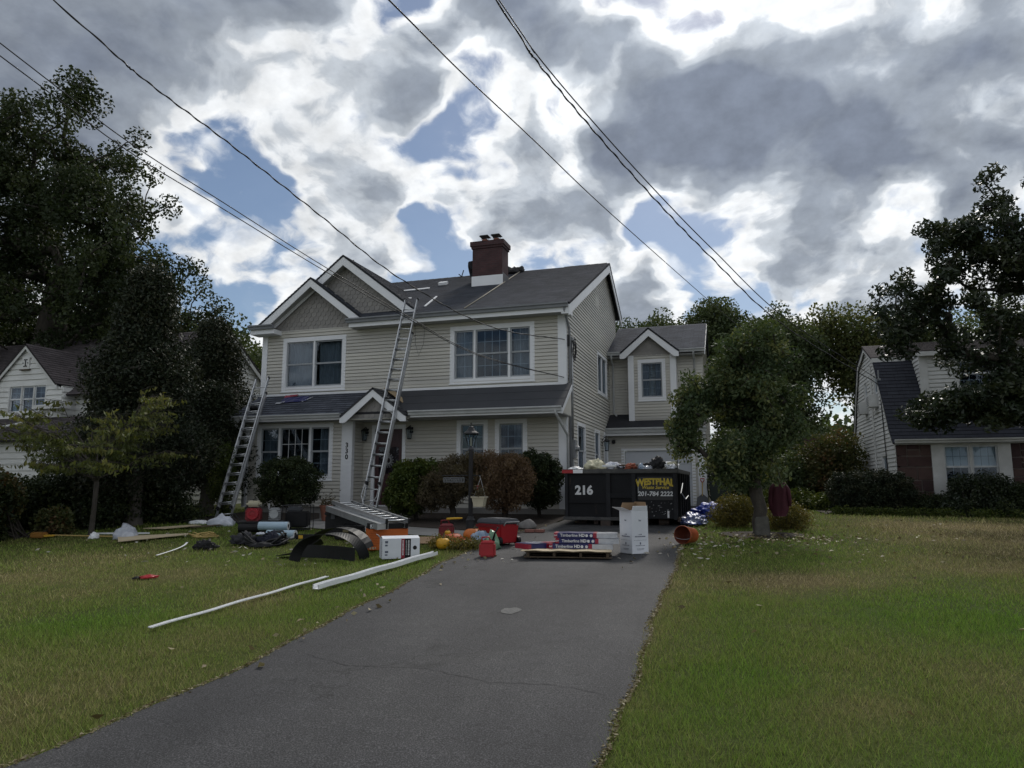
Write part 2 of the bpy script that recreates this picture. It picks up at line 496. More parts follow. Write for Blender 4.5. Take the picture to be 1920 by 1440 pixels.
crk = rampn(nt, vo.outputs['Distance'], [(0.0, (0.50,) * 3), (0.004, (0.74,) * 3), (0.010, (1.0,) * 3)])
crk = mixc(nt, rampn(nt, fm, [(0.50, (0, 0, 0)), (0.60, (1, 1, 1))]), (1, 1, 1), crk)
c = mixc(nt, 1.0, c, crk, 'MULTIPLY')
wear = tnoise(nt, oc, 1.3, 4, 0.6, (1.0, 0.10, 1.0))
c = mixc(nt, 1.0, c, rampn(nt, wear, [(0.32, (0.84,) * 3), (0.68, (1.18,) * 3)]), 'MULTIPLY')
oil = tnoise(nt, oc, 1.9, 5, 0.55)
c = mixc(nt, 1.0, c, rampn(nt, oil, [(0.27, (0.62,) * 3), (0.36, (1.0,) * 3), (0.70, (1.0,) * 3), (0.78, (1.35,) * 3)]), 'MULTIPLY')
link(nt, c, b.inputs['Base Color'])
b.inputs['Roughness'].default_value = 0.82
b.inputs['Specular IOR Level'].default_value = 0.35
tbump(nt, b, f2, 0.55, 0.006)

# lawn sheet: takes the same dry/green map as the blades
m, nt, b = new_mat('lawn_soil')
lawn_m = m
oc = coords(nt)
at = nt.nodes.new('ShaderNodeAttribute')
at.attribute_name = 'dry'
g1 = rampn(nt, at.outputs['Fac'], [(0.0, (0.052, 0.085, 0.017)), (0.45, (0.080, 0.088, 0.026)), (0.75, (0.14, 0.115, 0.05)), (1.0, (0.21, 0.165, 0.09))])
f2 = tnoise(nt, oc, 45, 4, 0.7)
c = mixc(nt, 1.0, g1, rampn(nt, f2, [(0.3, (0.42,) * 3), (0.7, (1.4,) * 3)]), 'MULTIPLY')
link(nt, c, b.inputs['Base Color'])
b.inputs['Roughness'].default_value = 0.95
b.inputs['Specular IOR Level'].default_value = 0.1
tbump(nt, b, f2, 0.8, 0.03)

m, nt, b = new_mat('grass_blade')
grass_m = m
at = nt.nodes.new('ShaderNodeAttribute')
at.attribute_name = 'dry'
at2 = nt.nodes.new('ShaderNodeAttribute')
at2.attribute_name = 'rnd'
g1 = rampn(nt, at.outputs['Fac'], [(0.0, (0.155, 0.285, 0.034)), (0.34, (0.220, 0.280, 0.060)), (0.62, (0.34, 0.300, 0.135)), (1.0, (0.47, 0.385, 0.235))])
c = mixc(nt, 1.0, g1, rampn(nt, at2.outputs['Fac'], [(0.0, (0.45,) * 3), (0.6, (1.0,) * 3), (0.93, (1.25,) * 3), (1.0, (1.6,) * 3)]), 'MULTIPLY')
link(nt, c, b.inputs['Base Color'])
b.inputs['Roughness'].default_value = 0.6
b.inputs['Specular IOR Level'].default_value = 0.2
t = nt.nodes.new('ShaderNodeBsdfTranslucent')
link(nt, c, t.inputs['Color'])
mx = nt.nodes.new('ShaderNodeMixShader')
mx.inputs[0].default_value = 0.25
link(nt, b.outputs[0], mx.inputs[1])
link(nt, t.outputs[0], mx.inputs[2])
link(nt, mx.outputs[0], nt.nodes['Material Output'].inputs['Surface'])

oak_l = leafmat('oak_leaves', [(0, (0.024, 0.036, 0.016)), (0.6, (0.042, 0.060, 0.024)), (1, (0.068, 0.084, 0.034))])
cedar_l = leafmat('cedar_foliage', [(0, (0.018, 0.026, 0.015)), (0.7, (0.030, 0.040, 0.020)), (1, (0.050, 0.050, 0.028))], 0.12)
cherry_l = leafmat('cherry_leaves', [(0, (0.068, 0.092, 0.030)), (0.6, (0.118, 0.138, 0.046)), (1, (0.175, 0.165, 0.055))], 0.35)
pear_l = leafmat('pear_leaves', [(0, (0.042, 0.066, 0.032)), (0.6, (0.080, 0.112, 0.052)), (0.93, (0.125, 0.150, 0.072)), (1, (0.18, 0.19, 0.075))], 0.3, 0.6, 0.2)
magn_l = leafmat('magnolia_leaves', [(0, (0.018, 0.030, 0.016)), (0.7, (0.032, 0.046, 0.022)), (1, (0.052, 0.062, 0.028))], 0.2, 0.4, 0.4)
box_l = leafmat('shrub_leaves_dark', [(0, (0.018, 0.028, 0.012)), (0.7, (0.032, 0.046, 0.017)), (1, (0.055, 0.066, 0.024))], 0.2)
boxg_l = leafmat('shrub_leaves_green', [(0, (0.040, 0.062, 0.012)), (0.6, (0.066, 0.092, 0.018)), (1, (0.115, 0.130, 0.03))], 0.3)
maple_l = leafmat('maple_leaves_red', [(0, (0.085, 0.052, 0.030)), (0.5, (0.145, 0.090, 0.052)), (1, (0.205, 0.140, 0.085))], 0.3)
maple2_l = leafmat('maple_leaves_brown', [(0, (0.058, 0.046, 0.028)), (0.5, (0.095, 0.074, 0.044)), (1, (0.125, 0.105, 0.058))], 0.3)
bg_l = leafmat('far_leaves_green', [(0, (0.052, 0.076, 0.034)), (0.6, (0.086, 0.114, 0.050)), (1, (0.125, 0.148, 0.066))], 0.3)
bgy_l = leafmat('far_leaves_yellow', [(0, (0.062, 0.082, 0.028)), (0.6, (0.100, 0.120, 0.042)), (1, (0.150, 0.150, 0.055))], 0.35)
ysh_l = leafmat('goldenrod_leaves', [(0, (0.085, 0.085, 0.024)), (0.6, (0.155, 0.132, 0.034)), (1, (0.23, 0.175, 0.045))], 0.3)
vine_l = leafmat('vine_leaves', [(0, (0.055, 0.070, 0.026)), (0.5, (0.090, 0.100, 0.036)), (0.85, (0.13, 0.105, 0.042)), (1, (0.15, 0.080, 0.04))], 0.3)
fallen_l = leafmat('fallen_leaf', [(0, (0.10, 0.075, 0.042)), (0.6, (0.22, 0.18, 0.10)), (1, (0.36, 0.32, 0.20))], 0.1)
# ------------------------------------------------------------------ helpers
WO = {}

def props(o, label=None, cat=None, group=None, kind=None):
    if label: o['label'] = label
    if cat: o['category'] = cat
    if group: o['group'] = group
    if kind: o['kind'] = kind
    return o

def thing(name, label, cat, loc=(0, 0, 0), rotz=0.0, group=None, mtx=None):
    o = bpy.data.objects.new(name, None)
    o.empty_display_size = 0.2
    col.objects.link(o)
    if mtx is not None:
        o.matrix_basis = mtx
    else:
        o.location = loc
        o.rotation_euler = (0, 0, rotz)
    WO[o.name] = Vector(loc)
    return props(o, label, cat, group)

def obj(name, me, m=None, parent=None, world=False, label=None, kind=None):
    o = bpy.data.objects.new(name, me)
    col.objects.link(o)
    if m is not None and not me.materials:
        me.materials.append(m)
    WO[o.name] = Vector((0, 0, 0))
    if parent is not None:
        o.parent = parent
        if world:
            o.location = -WO[parent.name]
    return props(o, label, None, None, kind)

class MB:
    def __init__(s):
        s.v = []; s.f = []; s.uv = []; s.mi = []
    def add(s, vs, fs, uvs=None, mi=0):
        n = len(s.v)
        s.v.extend([tuple(x) for x in vs])
        for i, f in enumerate(fs):
            s.f.append(tuple(n + k for k in f))
            s.uv.append(uvs[i] if uvs else None)
            s.mi.append(mi)
    def hexa(s, p, mi=0):
        s.add(p, [(0, 3, 2, 1), (4, 5, 6, 7), (0, 1, 5, 4), (1, 2, 6, 5), (2, 3, 7, 6), (3, 0, 4, 7)], mi=mi)
    def box(s, x0, x1, y0, y1, z0, z1, mi=0):
        s.hexa([(x0, y0, z0), (x1, y0, z0), (x1, y1, z0), (x0, y1, z0), (x0, y0, z1), (x1, y0, z1), (x1, y1, z1), (x0, y1, z1)], mi)
    def fbox(s, fr, u0, u1, n0, n1, z0, z1, mi=0):
        s.hexa([fr(u0, n0, z0), fr(u1, n0, z0), fr(u1, n1, z0), fr(u0, n1, z0), fr(u0, n0, z1), fr(u1, n0, z1), fr(u1, n1, z1), fr(u0, n1, z1)], mi)
    def prism(s, poly, d, mi=0):
        """extrude a 3-d polygon by vector d"""
        n = len(poly)
        d = Vector(d)
        a = [Vector(p) for p in poly]
        vs = a + [p + d for p in a]
        fs = [tuple(range(n))[::-1], tuple(range(n, 2 * n))] + [(i, (i + 1) % n, n + (i + 1) % n, n + i) for i in range(n)]
        s.add(vs, fs, mi=mi)
    def lathe(s, prof, seg=20, c=(0, 0, 0), cap=True, mi=0):
        vs = []; fs = []
        for r, z in prof:
            for k in range(seg):
                a = 2 * math.pi * k / seg
                vs.append((c[0] + r * math.cos(a), c[1] + r * math.sin(a), c[2] + z))
        for i in range(len(prof) - 1):
            for k in range(seg):
                k2 = (k + 1) % seg
                fs.append((i * seg + k, i * seg + k2, (i + 1) * seg + k2, (i + 1) * seg + k))
        if cap:
            fs.append(tuple(range(seg))[::-1])
            fs.append(tuple((len(prof) - 1) * seg + k for k in range(seg)))
        s.add(vs, fs, mi=mi)
    def tube(s, pts, r, seg=6, cap=True, mi=0):
        pts = [Vector(p) for p in pts]
        n = len(pts)
        rs = r if isinstance(r, (list, tuple)) else [r] * n
        t0 = (pts[1] - pts[0]).normalized()
        a = t0.orthogonal().normalized()
        vs = []; fs = []
        for i in range(n):
            t = (pts[min(i + 1, n - 1)] - pts[max(i - 1, 0)])
            if t.length < 1e-9:
                t = t0
            t = t.normalized()
            a = (a - t * a.dot(t))
            a = a.normalized() if a.length > 1e-6 else t.orthogonal().normalized()
            bb = t.cross(a)
            for k in range(seg):
                an = 2 * math.pi * k / seg
                vs.append(pts[i] + (a * math.cos(an) + bb * math.sin(an)) * rs[i])
        for i in range(n - 1):
            for k in range(seg):
                k2 = (k + 1) % seg
                fs.append((i * seg + k, i * seg + k2, (i + 1) * seg + k2, (i + 1) * seg + k))
        if cap:
            fs.append(tuple(range(seg))[::-1])
            fs.append(tuple((n - 1) * seg + k for k in range(seg)))
        s.add(vs, fs, mi=mi)
    def mesh(s, name, mats=None, smooth=False, bevel=0.0):
        me = bpy.data.meshes.new(name)
        me.from_pydata(s.v, [], s.f)
        if any(u is not None for u in s.uv):
            ul = me.uv_layers.new(name='UVMap')
            li = 0
            for f, u in zip(s.f, s.uv):
                for k in range(len(f)):
                    if u is not None:
                        ul.data[li].uv = u[k]
                    li += 1
        if mats:
            for m in (mats if isinstance(mats, (list, tuple)) else [mats]):
                me.materials.append(m)
        if any(s.mi):
            for p, k in zip(me.polygons, s.mi):
                p.material_index = k
        if bevel:
            bm = bmesh.new()
            bm.from_mesh(me)
            bmesh.ops.recalc_face_normals(bm, faces=bm.faces)
            ed = [e for e in bm.edges if len(e.link_faces) == 2 and e.calc_face_angle(0) > 0.6]
            bmesh.ops.bevel(bm, geom=ed, offset=bevel, segments=2, affect='EDGES', clamp_overlap=True)
            bm.to_mesh(me)
            bm.free()
        if smooth:
            me.polygons.foreach_set('use_smooth', [True] * len(me.polygons))
        return me
    def build(s, name, m, parent=None, world=False, smooth=False, bevel=0.0, label=None, kind=None):
        return obj(name, s.mesh(name, m, smooth, bevel), None, parent, world, label, kind)

def one(name, mb, m, label, cat, group=None, smooth=False, bevel=0.0, loc=None, rotz=0.0, mtx=None, kind=None):
    """a thing that is one mesh"""
    o = mb.build(name, m, smooth=smooth, bevel=bevel)
    if mtx is not None:
        o.matrix_basis = mtx
    elif loc is not None:
        o.location = loc
        o.rotation_euler = (0, 0, rotz)
    return props(o, label, cat, group, kind)

def Fr(ox, oy, ux, uy):
    """wall frame: u runs along the wall, n points outwards, z is up"""
    nx, ny = uy, -ux
    return lambda u, n, z: (ox + ux * u + nx * n, oy + uy * u + ny * n, z)

def Q(mb, *pts):
    mb.add(pts, [tuple(range(len(pts)))])

def text(body, parent, m, size, loc, rot, bold=0.0, shear=0.0, align='CENTER', name='lettering', warp=None, space=1.0):
    cu = bpy.data.curves.new('txt', 'FONT')
    cu.body = body
    cu.size = size
    cu.offset = bold
    cu.shear = shear
    cu.extrude = 0.0008
    cu.align_x = align
    cu.align_y = 'CENTER'
    cu.space_character = space
    cu.resolution_u = 3
    tmp = bpy.data.objects.new('txt', cu)
    me = bpy.data.meshes.new_from_object(tmp)
    bpy.data.objects.remove(tmp)
    if warp:
        for v in me.vertices:
            v.co = warp(v.co)
    me.materials.clear()
    me.materials.append(m)
    o = obj(name, me, None, parent)
    o.location = loc
    o.rotation_euler = rot
    return o

# the ground rises gently towards the houses
def gz(y):
    return 0.0432 * y if y < 18.5 else 0.7992 + (y - 18.5) * 0.01
def gzn(y):
    return np.where(y < 18.5, 0.0432 * y, 0.7992 + (y - 18.5) * 0.01)

def dl(y):   # left edge of the driveway
    k = max(0.0, min(1.0, (y - 4.0) / 8.0))
    return -3.66 - 0.62 * k * k * (3 - 2 * k) + 0.03 * math.sin(y * 1.7) + 0.02 * math.sin(y * 4.3)
def dr(y):   # right edge
    return -0.74 - 0.022 * (y - 3.8) + 0.025 * math.sin(y * 1.3 + 1) + 0.015 * math.sin(y * 5.1)

def vnoise(x, y, s, seed):
    """smooth value noise on arrays"""
    rng = np.random.RandomState(seed)
    tab = rng.rand(64, 64)
    gx = x * s + 1000.3; gy = y * s + 1000.7
    ix = np.floor(gx).astype(int); iy = np.floor(gy).astype(int)
    fx = gx - ix; fy = gy - iy
    fx = fx * fx * (3 - 2 * fx); fy = fy * fy * (3 - 2 * fy)
    g = lambda a, b: tab[a % 64, b % 64]
    return (g(ix, iy) * (1 - fx) + g(ix + 1, iy) * fx) * (1 - fy) + (g(ix, iy + 1) * (1 - fx) + g(ix + 1, iy + 1) * fx) * fy

def dryness(x, y):
    d = 0.30 + 0.55 * (0.5 * vnoise(x, y, 0.55, 1) + 0.3 * vnoise(x, y, 1.5, 2) + 0.2 * vnoise(x, y, 4.5, 3) - 0.40)
    def bl(cx, cy, rx, ry, a):
        return a * np.exp(-((x - cx) / rx) ** 2 - ((y - cy) / ry) ** 2)
    d = d + bl(4.9, 13.2, 2.6, 4.0, 0.42) + bl(6.5, 18, 6, 4, 0.20) + bl(0.6, 9.6, 0.9, 0.8, 0.35) + bl(0.7, 5.0, 0.6, 0.6, 0.22)
    d = d + bl(3.6, 6.0, 1.2, 2.0, 0.15) + bl(-5.3, 7.0, 0.5, 1.4, 0.22) + bl(-6.6, 8.6, 1.6, 0.8, 0.12) + bl(-4.4, 4.2, 0.6, 1.6, 0.2)
    d = d - bl(1.9, 7.9, 1.5, 1.6, 0.34) - bl(0.1, 6.0, 0.5, 1.3, 0.20) - bl(-5.2, 8.2, 1.2, 0.7, 0.25) - bl(-5.9, 5.6, 0.9, 0.8, 0.26)
    d = d - bl(0.9, 13.0, 1.4, 2.2, 0.15) + bl(-9.5, 8.0, 3.0, 1.6, 0.10) - bl(1.2, 4.4, 0.6, 0.7, 0.15)
    return np.clip(d, 0, 1)

# ------------------------------------------------------------------ ground
def grid_mesh(name, xs, ys, zf):
    X, Y = np.meshgrid(xs, ys)
    Z = zf(X, Y)
    nx, ny = len(xs), len(ys)
    me = bpy.data.meshes.new(name)
    v = np.stack([X.ravel(), Y.ravel(), Z.ravel()], 1)
    i = np.arange(nx * ny).reshape(ny, nx)
    f = np.stack([i[:-1, :-1].ravel(), i[:-1, 1:].ravel(), i[1:, 1:].ravel(), i[1:, :-1].ravel()], 1)
    fill_mesh(me, v, f)
    return me, v

def fill_mesh(me, v, f, attrs=None):
    nv, nf, k = len(v), len(f), f.shape[1]
    me.vertices.add(nv)
    me.vertices.foreach_set('co', v.astype(np.float32).ravel())
    me.loops.add(nf * k)
    me.loops.foreach_set('vertex_index', f.astype(np.int32).ravel())
    me.polygons.add(nf)
    me.polygons.foreach_set('loop_start', np.arange(0, nf * k, k, dtype=np.int32))
    me.update(calc_edges=True)
    for nme, (dom, arr) in (attrs or {}).items():
        a = me.attributes.new(nme, 'FLOAT', dom)
        a.data.foreach_set('value', arr.astype(np.float32))

xs = np.concatenate([[-400, -200, -100, -60, -40, -30], np.arange(-24, 18.01, 0.25), [20, 25, 32, 45, 70, 120, 220, 420]])
ys = np.concatenate([[-200, -80, -30, -10, -3], np.arange(0, 24.01, 0.25), [25, 28, 32, 40, 55, 80, 130, 220, 420]])
me, v = grid_mesh('lawn', xs, ys, lambda X, Y: gzn(Y) + 0.012 * (vnoise(X, Y, 0.8, 9) - 0.5) * ((np.abs(X + 3) < 22) & (Y < 24)))
a = me.attributes.new('dry', 'FLOAT', 'POINT')
a.data.foreach_set('value', dryness(v[:, 0], v[:, 1]).astype(np.float32))
props(obj('lawn', me, lawn_m), kind='structure')

mb = MB()
yy = [-14 + 0.22 * i for i in range(int((25.0 + 14) / 0.22) + 1)]
for i in range(len(yy) - 1):
    a, b2 = yy[i], yy[i + 1]
    L0 = dl(a) if a < 16.3 else -4.0
    L1 = dl(b2) if b2 < 16.3 else -4.0
    Q(mb, (L0, a, gz(a) + 0.016), (dr(a), a, gz(a) + 0.016), (dr(b2), b2, gz(b2) + 0.016), (L1, b2, gz(b2) + 0.016))
props(mb.build('driveway', asphalt_m), kind='structure')

# sealed patch and small repair on the asphalt
mb = MB()
n = 22
pts = []
for i in range(n):
    a = 2 * math.pi * i / n
    rr = 0.11 * (1 + 0.35 * mnoise.noise(Vector((math.cos(a) * 1.5, math.sin(a) * 1.5, 3))))
    x = -2.25 + rr * math.cos(a) * 0.95; y = 7.14 + rr * math.sin(a) * 1.25
    pts.append((x, y, gz(y) + 0.020))
Q(mb, *pts)
props(mb.build('asphalt_patch', mat('patch_grey', (0.16, 0.158, 0.15), (0.07, 0.07, 0.07), 45, 0.9)), kind='structure')

def crack(pts, w, seed):
    rr = random.Random(seed)
    fine = []
    for (x0, y0), (x1, y1) in zip(pts[:-1], pts[1:]):
        n = max(2, int(math.hypot(x1 - x0, y1 - y0) / 0.05))
        for k in range(n):
            t = k / n
            fine.append((x0 + (x1 - x0) * t + rr.uniform(-0.012, 0.012), y0 + (y1 - y0) * t + rr.uniform(-0.018, 0.018)))
    fine.append(pts[-1])
    mb = MB()
    L_, R_ = [], []
    for i, (x, y) in enumerate(fine):
        e = min(i, len(fine) - 1 - i, 4) / 4.0
        ww = w * e * rr.uniform(0.35, 1.1) + 0.0008
        L_.append((x, y - ww / 2, gz(y) + 0.0195)); R_.append((x, y + ww / 2, gz(y) + 0.0195))
    for i in range(len(fine) - 1):
        Q(mb, L_[i], L_[i + 1], R_[i + 1], R_[i])
    return props(mb.build('asphalt_crack', mat('crack_fill', (0.016, 0.016, 0.017), (0.03, 0.029, 0.028), 30, 0.95)), kind='structure')
crack([(-3.45, 5.25), (-2.9, 5.02), (-2.3, 5.10), (-1.7, 4.92), (-1.25, 4.98), (-0.80, 4.85)], 0.006, 1)
crack([(-3.30, 10.05), (-3.12, 10.32), (-3.0, 10.40), (-2.88, 10.66)], 0.03, 2)
crack([(-3.9, 8.6), (-3.2, 8.75), (-2.5, 8.62), (-1.6, 8.8), (-0.95, 8.7)], 0.006, 3)
crack([(-1.9, 4.95), (-1.75, 5.6), (-1.55, 6.3), (-1.45, 7.0)], 0.005, 4)

def sheet(name, poly, m, lift, kind='structure'):
    mb = MB()
    Q(mb, *[(x, y, gz(y) + lift) for x, y in poly])
    return props(mb.build(name, m), kind=kind)

sheet('planting_bed', [(-13.9, 15.4), (-12.2, 14.9), (-9.5, 15.3), (-7.6, 15.0), (-5.4, 14.3), (-4.25, 13.7), (-4.1, 14.5), (-4.05, 16.4), (-4.05, 18.45), (-13.9, 18.45)], mulch_m, 0.02)
sheet('walkway', [(-9.4, 14.15), (-4.3, 12.75), (-4.25, 13.55), (-5.5, 14.2), (-7.6, 14.9), (-8.9, 15.2), (-9.4, 16.7), (-10.3, 16.7), (-10.2, 15.1)], concrete_m, 0.026)
sheet('tree_mulch', [(0.4 + 0.75 * math.cos(a) * (1 + 0.12 * math.sin(3 * a)), 14.55 + 0.62 * math.sin(a) * (1 + 0.1 * math.cos(2 * a)), ) for a in [2 * math.pi * k / 24 for k in range(24)]], mulch_m, 0.024)
sheet('hedge_bed', [(2.2, 20.6), (6, 19.6), (14, 18.8), (14, 21.9), (4.2, 21.9), (2.0, 23.5)], mulch_m, 0.022)

# ------------------------------------------------------------------ building parts
def subtract(u0, u1, holes):
    iv = [(u0, u1)]
    for a, b2 in holes:
        nv = []
        for p, q in iv:
            if b2 <= p or a >= q:
                nv.append((p, q))
            else:
                if a > p: nv.append((p, a))
                if b2 < q: nv.append((b2, q))
        iv = nv
    return [(p, q) for p, q in iv if q - p > 0.02]

def siding(parent, name, fr, u0, u1, z0, z1, m, holes=(), lim=None, course=0.1016, per=2, back=0.10, out=0.036):
    """lapped boards on a wall; one object for each board run; holes are (u0,u1,z0,z1)"""
    lf = lim or (lambda z: (u0, u1))
    zs = sorted(set([z0, z1] + [h for hh in holes for h in hh[2:4] if z0 < h < z1]))
    wb = MB()
    for a, b2 in zip(zs[:-1], zs[1:]):
        n = 1 if lim is None else max(1, int((b2 - a) / 0.15))
        for k in range(n):
            za = a + (b2 - a) * k / n; zb = a + (b2 - a) * (k + 1) / n
            hs = [(h[0], h[1]) for h in holes if h[2] < zb - 1e-4 and h[3] > za + 1e-4]
            la, lb = lf(za), lf(zb)
            for p, q in subtract(la[0], la[1], hs):
                p2 = lb[0] if abs(p - la[0]) < 1e-6 else p
                q2 = lb[1] if abs(q - la[1]) < 1e-6 else q
                if q2 <= p2: q2 = p2 + 0.001
                wb.hexa([fr(p, -back, za), fr(q, -back, za), fr(q, -0.004, za), fr(p, -0.004, za), fr(p2, -back, zb), fr(q2, -back, zb), fr(q2, -0.004, zb), fr(p2, -0.004, zb)])
    wall = wb.build(name, m, parent, True)
    ph = course * per
    nrow = int(math.ceil((z1 - z0) / ph - 1e-6))
    for r_ in range(nrow):
        ra, rb = z0 + r_ * ph, min(z1, z0 + (r_ + 1) * ph)
        cuts = sorted(set([ra, rb] + [h for hh in holes for h in hh[2:4] if ra + 1e-4 < h < rb - 1e-4]))
        for a, b2 in zip(cuts[:-1], cuts[1:]):
            hs = [(h[0], h[1]) for h in holes if h[2] < b2 - 1e-4 and h[3] > a + 1e-4]
            la, lb = lf(a), lf(b2)
            for p, q in subtract(la[0], la[1], hs):
                prof = [(0.0, a)]
                z = a
                while z < b2 - 1e-5:
                    ci = math.floor((z - z0) / course + 1e-4)
                    ct = z0 + (ci + 1) * course
                    ze = min(ct, b2)
                    t0 = (z - (z0 + ci * course)) / course
                    t1 = (ze - (z0 + ci * course)) / course
                    if t0 < 0.02 and ze - z > 0.03:
                        prof.append((0.001, z))
                        prof.append((0.001, z + course * 0.21))
                        prof.append((out, z + course * 0.21))
                    else:
                        prof.append((out * (1 - 0.4 * t0), z))
                    prof.append((out * (1 - 0.4 * t1), ze))
                    z = ze
                prof.append((0.0, b2))
                vs = []; fs = []
                for nn, zz in prof:
                    l2 = lf(zz)
                    pa = l2[0] if abs(p - la[0]) < 1e-6 else p
                    qa = l2[1] if abs(q - la[1]) < 1e-6 else q
                    if qa < pa: pa = qa = (pa + qa) / 2
                    vs += [fr(pa, nn, zz), fr(qa, nn, zz)]
                for i in range(len(prof) - 1):
                    fs.append((2 * i, 2 * i + 1, 2 * i + 3, 2 * i + 2))
                k = len(prof)
                fs.append(tuple(2 * i for i in range(k)))
                fs.append(tuple(2 * i + 1 for i in range(k))[::-1])
                b = MB(); b.add(vs, fs)
                b.build('siding_board', m, wall)
    return wall

def ring(mb, fr, u0, u1, z0, z1, w, n0, n1, wt=None, wb=None):
    wt = w if wt is None else wt
    wb = w if wb is None else wb
    mb.fbox(fr, u0, u0 + w, n0, n1, z0, z1)
    mb.fbox(fr, u1 - w, u1, n0, n1, z0, z1)
    mb.fbox(fr, u0 + w, u1 - w, n0, n1 - 0.0015, z1 - wt, z1)
    mb.fbox(fr, u0 + w, u1 - w, n0, n1 - 0.0015, z0, z0 + wb)

def window(parent, fr, u0, u1, z0, z1, units, trim=0.12, tm=None, sm=None, curtains=True, name='window', blind=None):
    """units: list of (width share, kind, cols, rows); returns the opening for the siding"""
    tm = tm or trim_m
    sm = sm or sash_m
    mb = MB()
    ring(mb, fr, u0, u1, z0, z1, trim, -0.06, 0.035)
    w = mb.build(name, tm, parent, True)
    mb = MB(); mb.fbox(fr, u0 - 0.02, u1 + 0.02, 0.0, 0.055, z0 - 0.03, z0 + 0.004)
    mb.build('sill', tm, w)
    a0, a1, b0, b1 = u0 + trim, u1 - trim, z0 + trim, z1 - trim
    tot = sum(x[0] for x in units)
    mull = 0.055
    u = a0
    for i, (sh, kind, nc, nr) in enumerate(units):
        wu = (a1 - a0 - mull * (len(units) - 1)) * sh / tot
        p, q = u, u + wu
        u = q + mull
        if i < len(units) - 1:
            mb = MB(); mb.fbox(fr, q, q + mull, -0.06, 0.022, b0, b1)
            mb.build('mullion', tm, w)
        zm = (b0 + b1) / 2
        sashes = [(zm - 0.02, b1, -0.035), (b0, zm + 0.02, -0.06)] if kind == 'double' else [(b0, b1, -0.04)]
        for k, (s0, s1, nn) in enumerate(sashes):
            mb = MB(); ring(mb, fr, p, q, s0, s1, 0.045, nn, nn + 0.025, 0.04, 0.05)
            mb.build('sash', sm, w)
            mb = MB(); mb.fbox(fr, p + 0.044, q - 0.044, nn + 0.008, nn + 0.012, s0 + 0.048, s1 - 0.038)
            mb.build('glass_pane', glass_m, w)
            g0, g1, h0, h1 = p + 0.045, q - 0.045, s0 + 0.05, s1 - 0.04
            for c_ in range(1, nc):
                x = g0 + (g1 - g0) * c_ / nc
                mb = MB(); mb.fbox(fr, x - 0.008, x + 0.008, nn + (0.013 if kind == 'fixed' else 0.0005), nn + (0.019 if kind == 'fixed' else 0.0035), h0, h1)
                mb.build('muntin', sashw_m if kind == 'fixed' else sash_m, w)
            for r_ in range(1, nr):
                z = h0 + (h1 - h0) * r_ / nr
                mb = MB(); mb.fbox(fr, g0, g1, nn + (0.0205 if kind == 'fixed' else 0.004), nn + (0.0255 if kind == 'fixed' else 0.007), z - 0.008, z + 0.008)
                mb.build('muntin', sashw_m if kind == 'fixed' else sash_m, w)
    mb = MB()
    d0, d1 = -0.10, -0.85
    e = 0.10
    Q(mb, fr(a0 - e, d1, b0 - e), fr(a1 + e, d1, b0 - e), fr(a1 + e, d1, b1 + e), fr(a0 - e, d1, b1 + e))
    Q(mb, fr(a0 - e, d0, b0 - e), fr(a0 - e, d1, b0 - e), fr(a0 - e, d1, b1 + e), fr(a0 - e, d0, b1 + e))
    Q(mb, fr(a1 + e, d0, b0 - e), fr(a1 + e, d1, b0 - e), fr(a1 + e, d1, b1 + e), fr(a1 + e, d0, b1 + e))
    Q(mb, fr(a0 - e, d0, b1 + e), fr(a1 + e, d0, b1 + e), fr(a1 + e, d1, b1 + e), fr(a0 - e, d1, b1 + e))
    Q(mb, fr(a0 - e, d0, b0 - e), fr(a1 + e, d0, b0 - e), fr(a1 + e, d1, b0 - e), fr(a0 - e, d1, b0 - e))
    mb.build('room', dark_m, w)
    if curtains:
        spans = curtains if isinstance(curtains, list) else [(0.0, 0.30), (0.70, 1.0)]
        for s0, s1 in spans:
            mb = MB(); n = max(8, int((s1 - s0) * (a1 - a0) / 0.03))
            vs = []
            for i in range(n + 1):
                t = s0 + (s1 - s0) * i / n
                uu = a0 + (a1 - a0) * t
                nn = -0.17 + 0.022 * math.sin(i * 1.9 + s0 * 7) + 0.012 * math.sin(i * 0.7)
                vs += [fr(uu, nn, b0 - 0.05), fr(uu, nn + 0.006 * math.sin(i), b1 + 0.02)]
            mb.add(vs, [(2 * i, 2 * i + 2, 2 * i + 3, 2 * i + 1) for i in range(n)])
            mb.build('curtain', curtain_m, w, smooth=True)
    if blind:
        mb = MB(); mb.fbox(fr, a0, a1, -0.125, -0.118, b0 + (b1 - b0) * blind, b1)
        mb.build('blind', white_m, w)
    return (u0 + 0.06, u1 - 0.06, z0 + 0.06, z1 - 0.06)

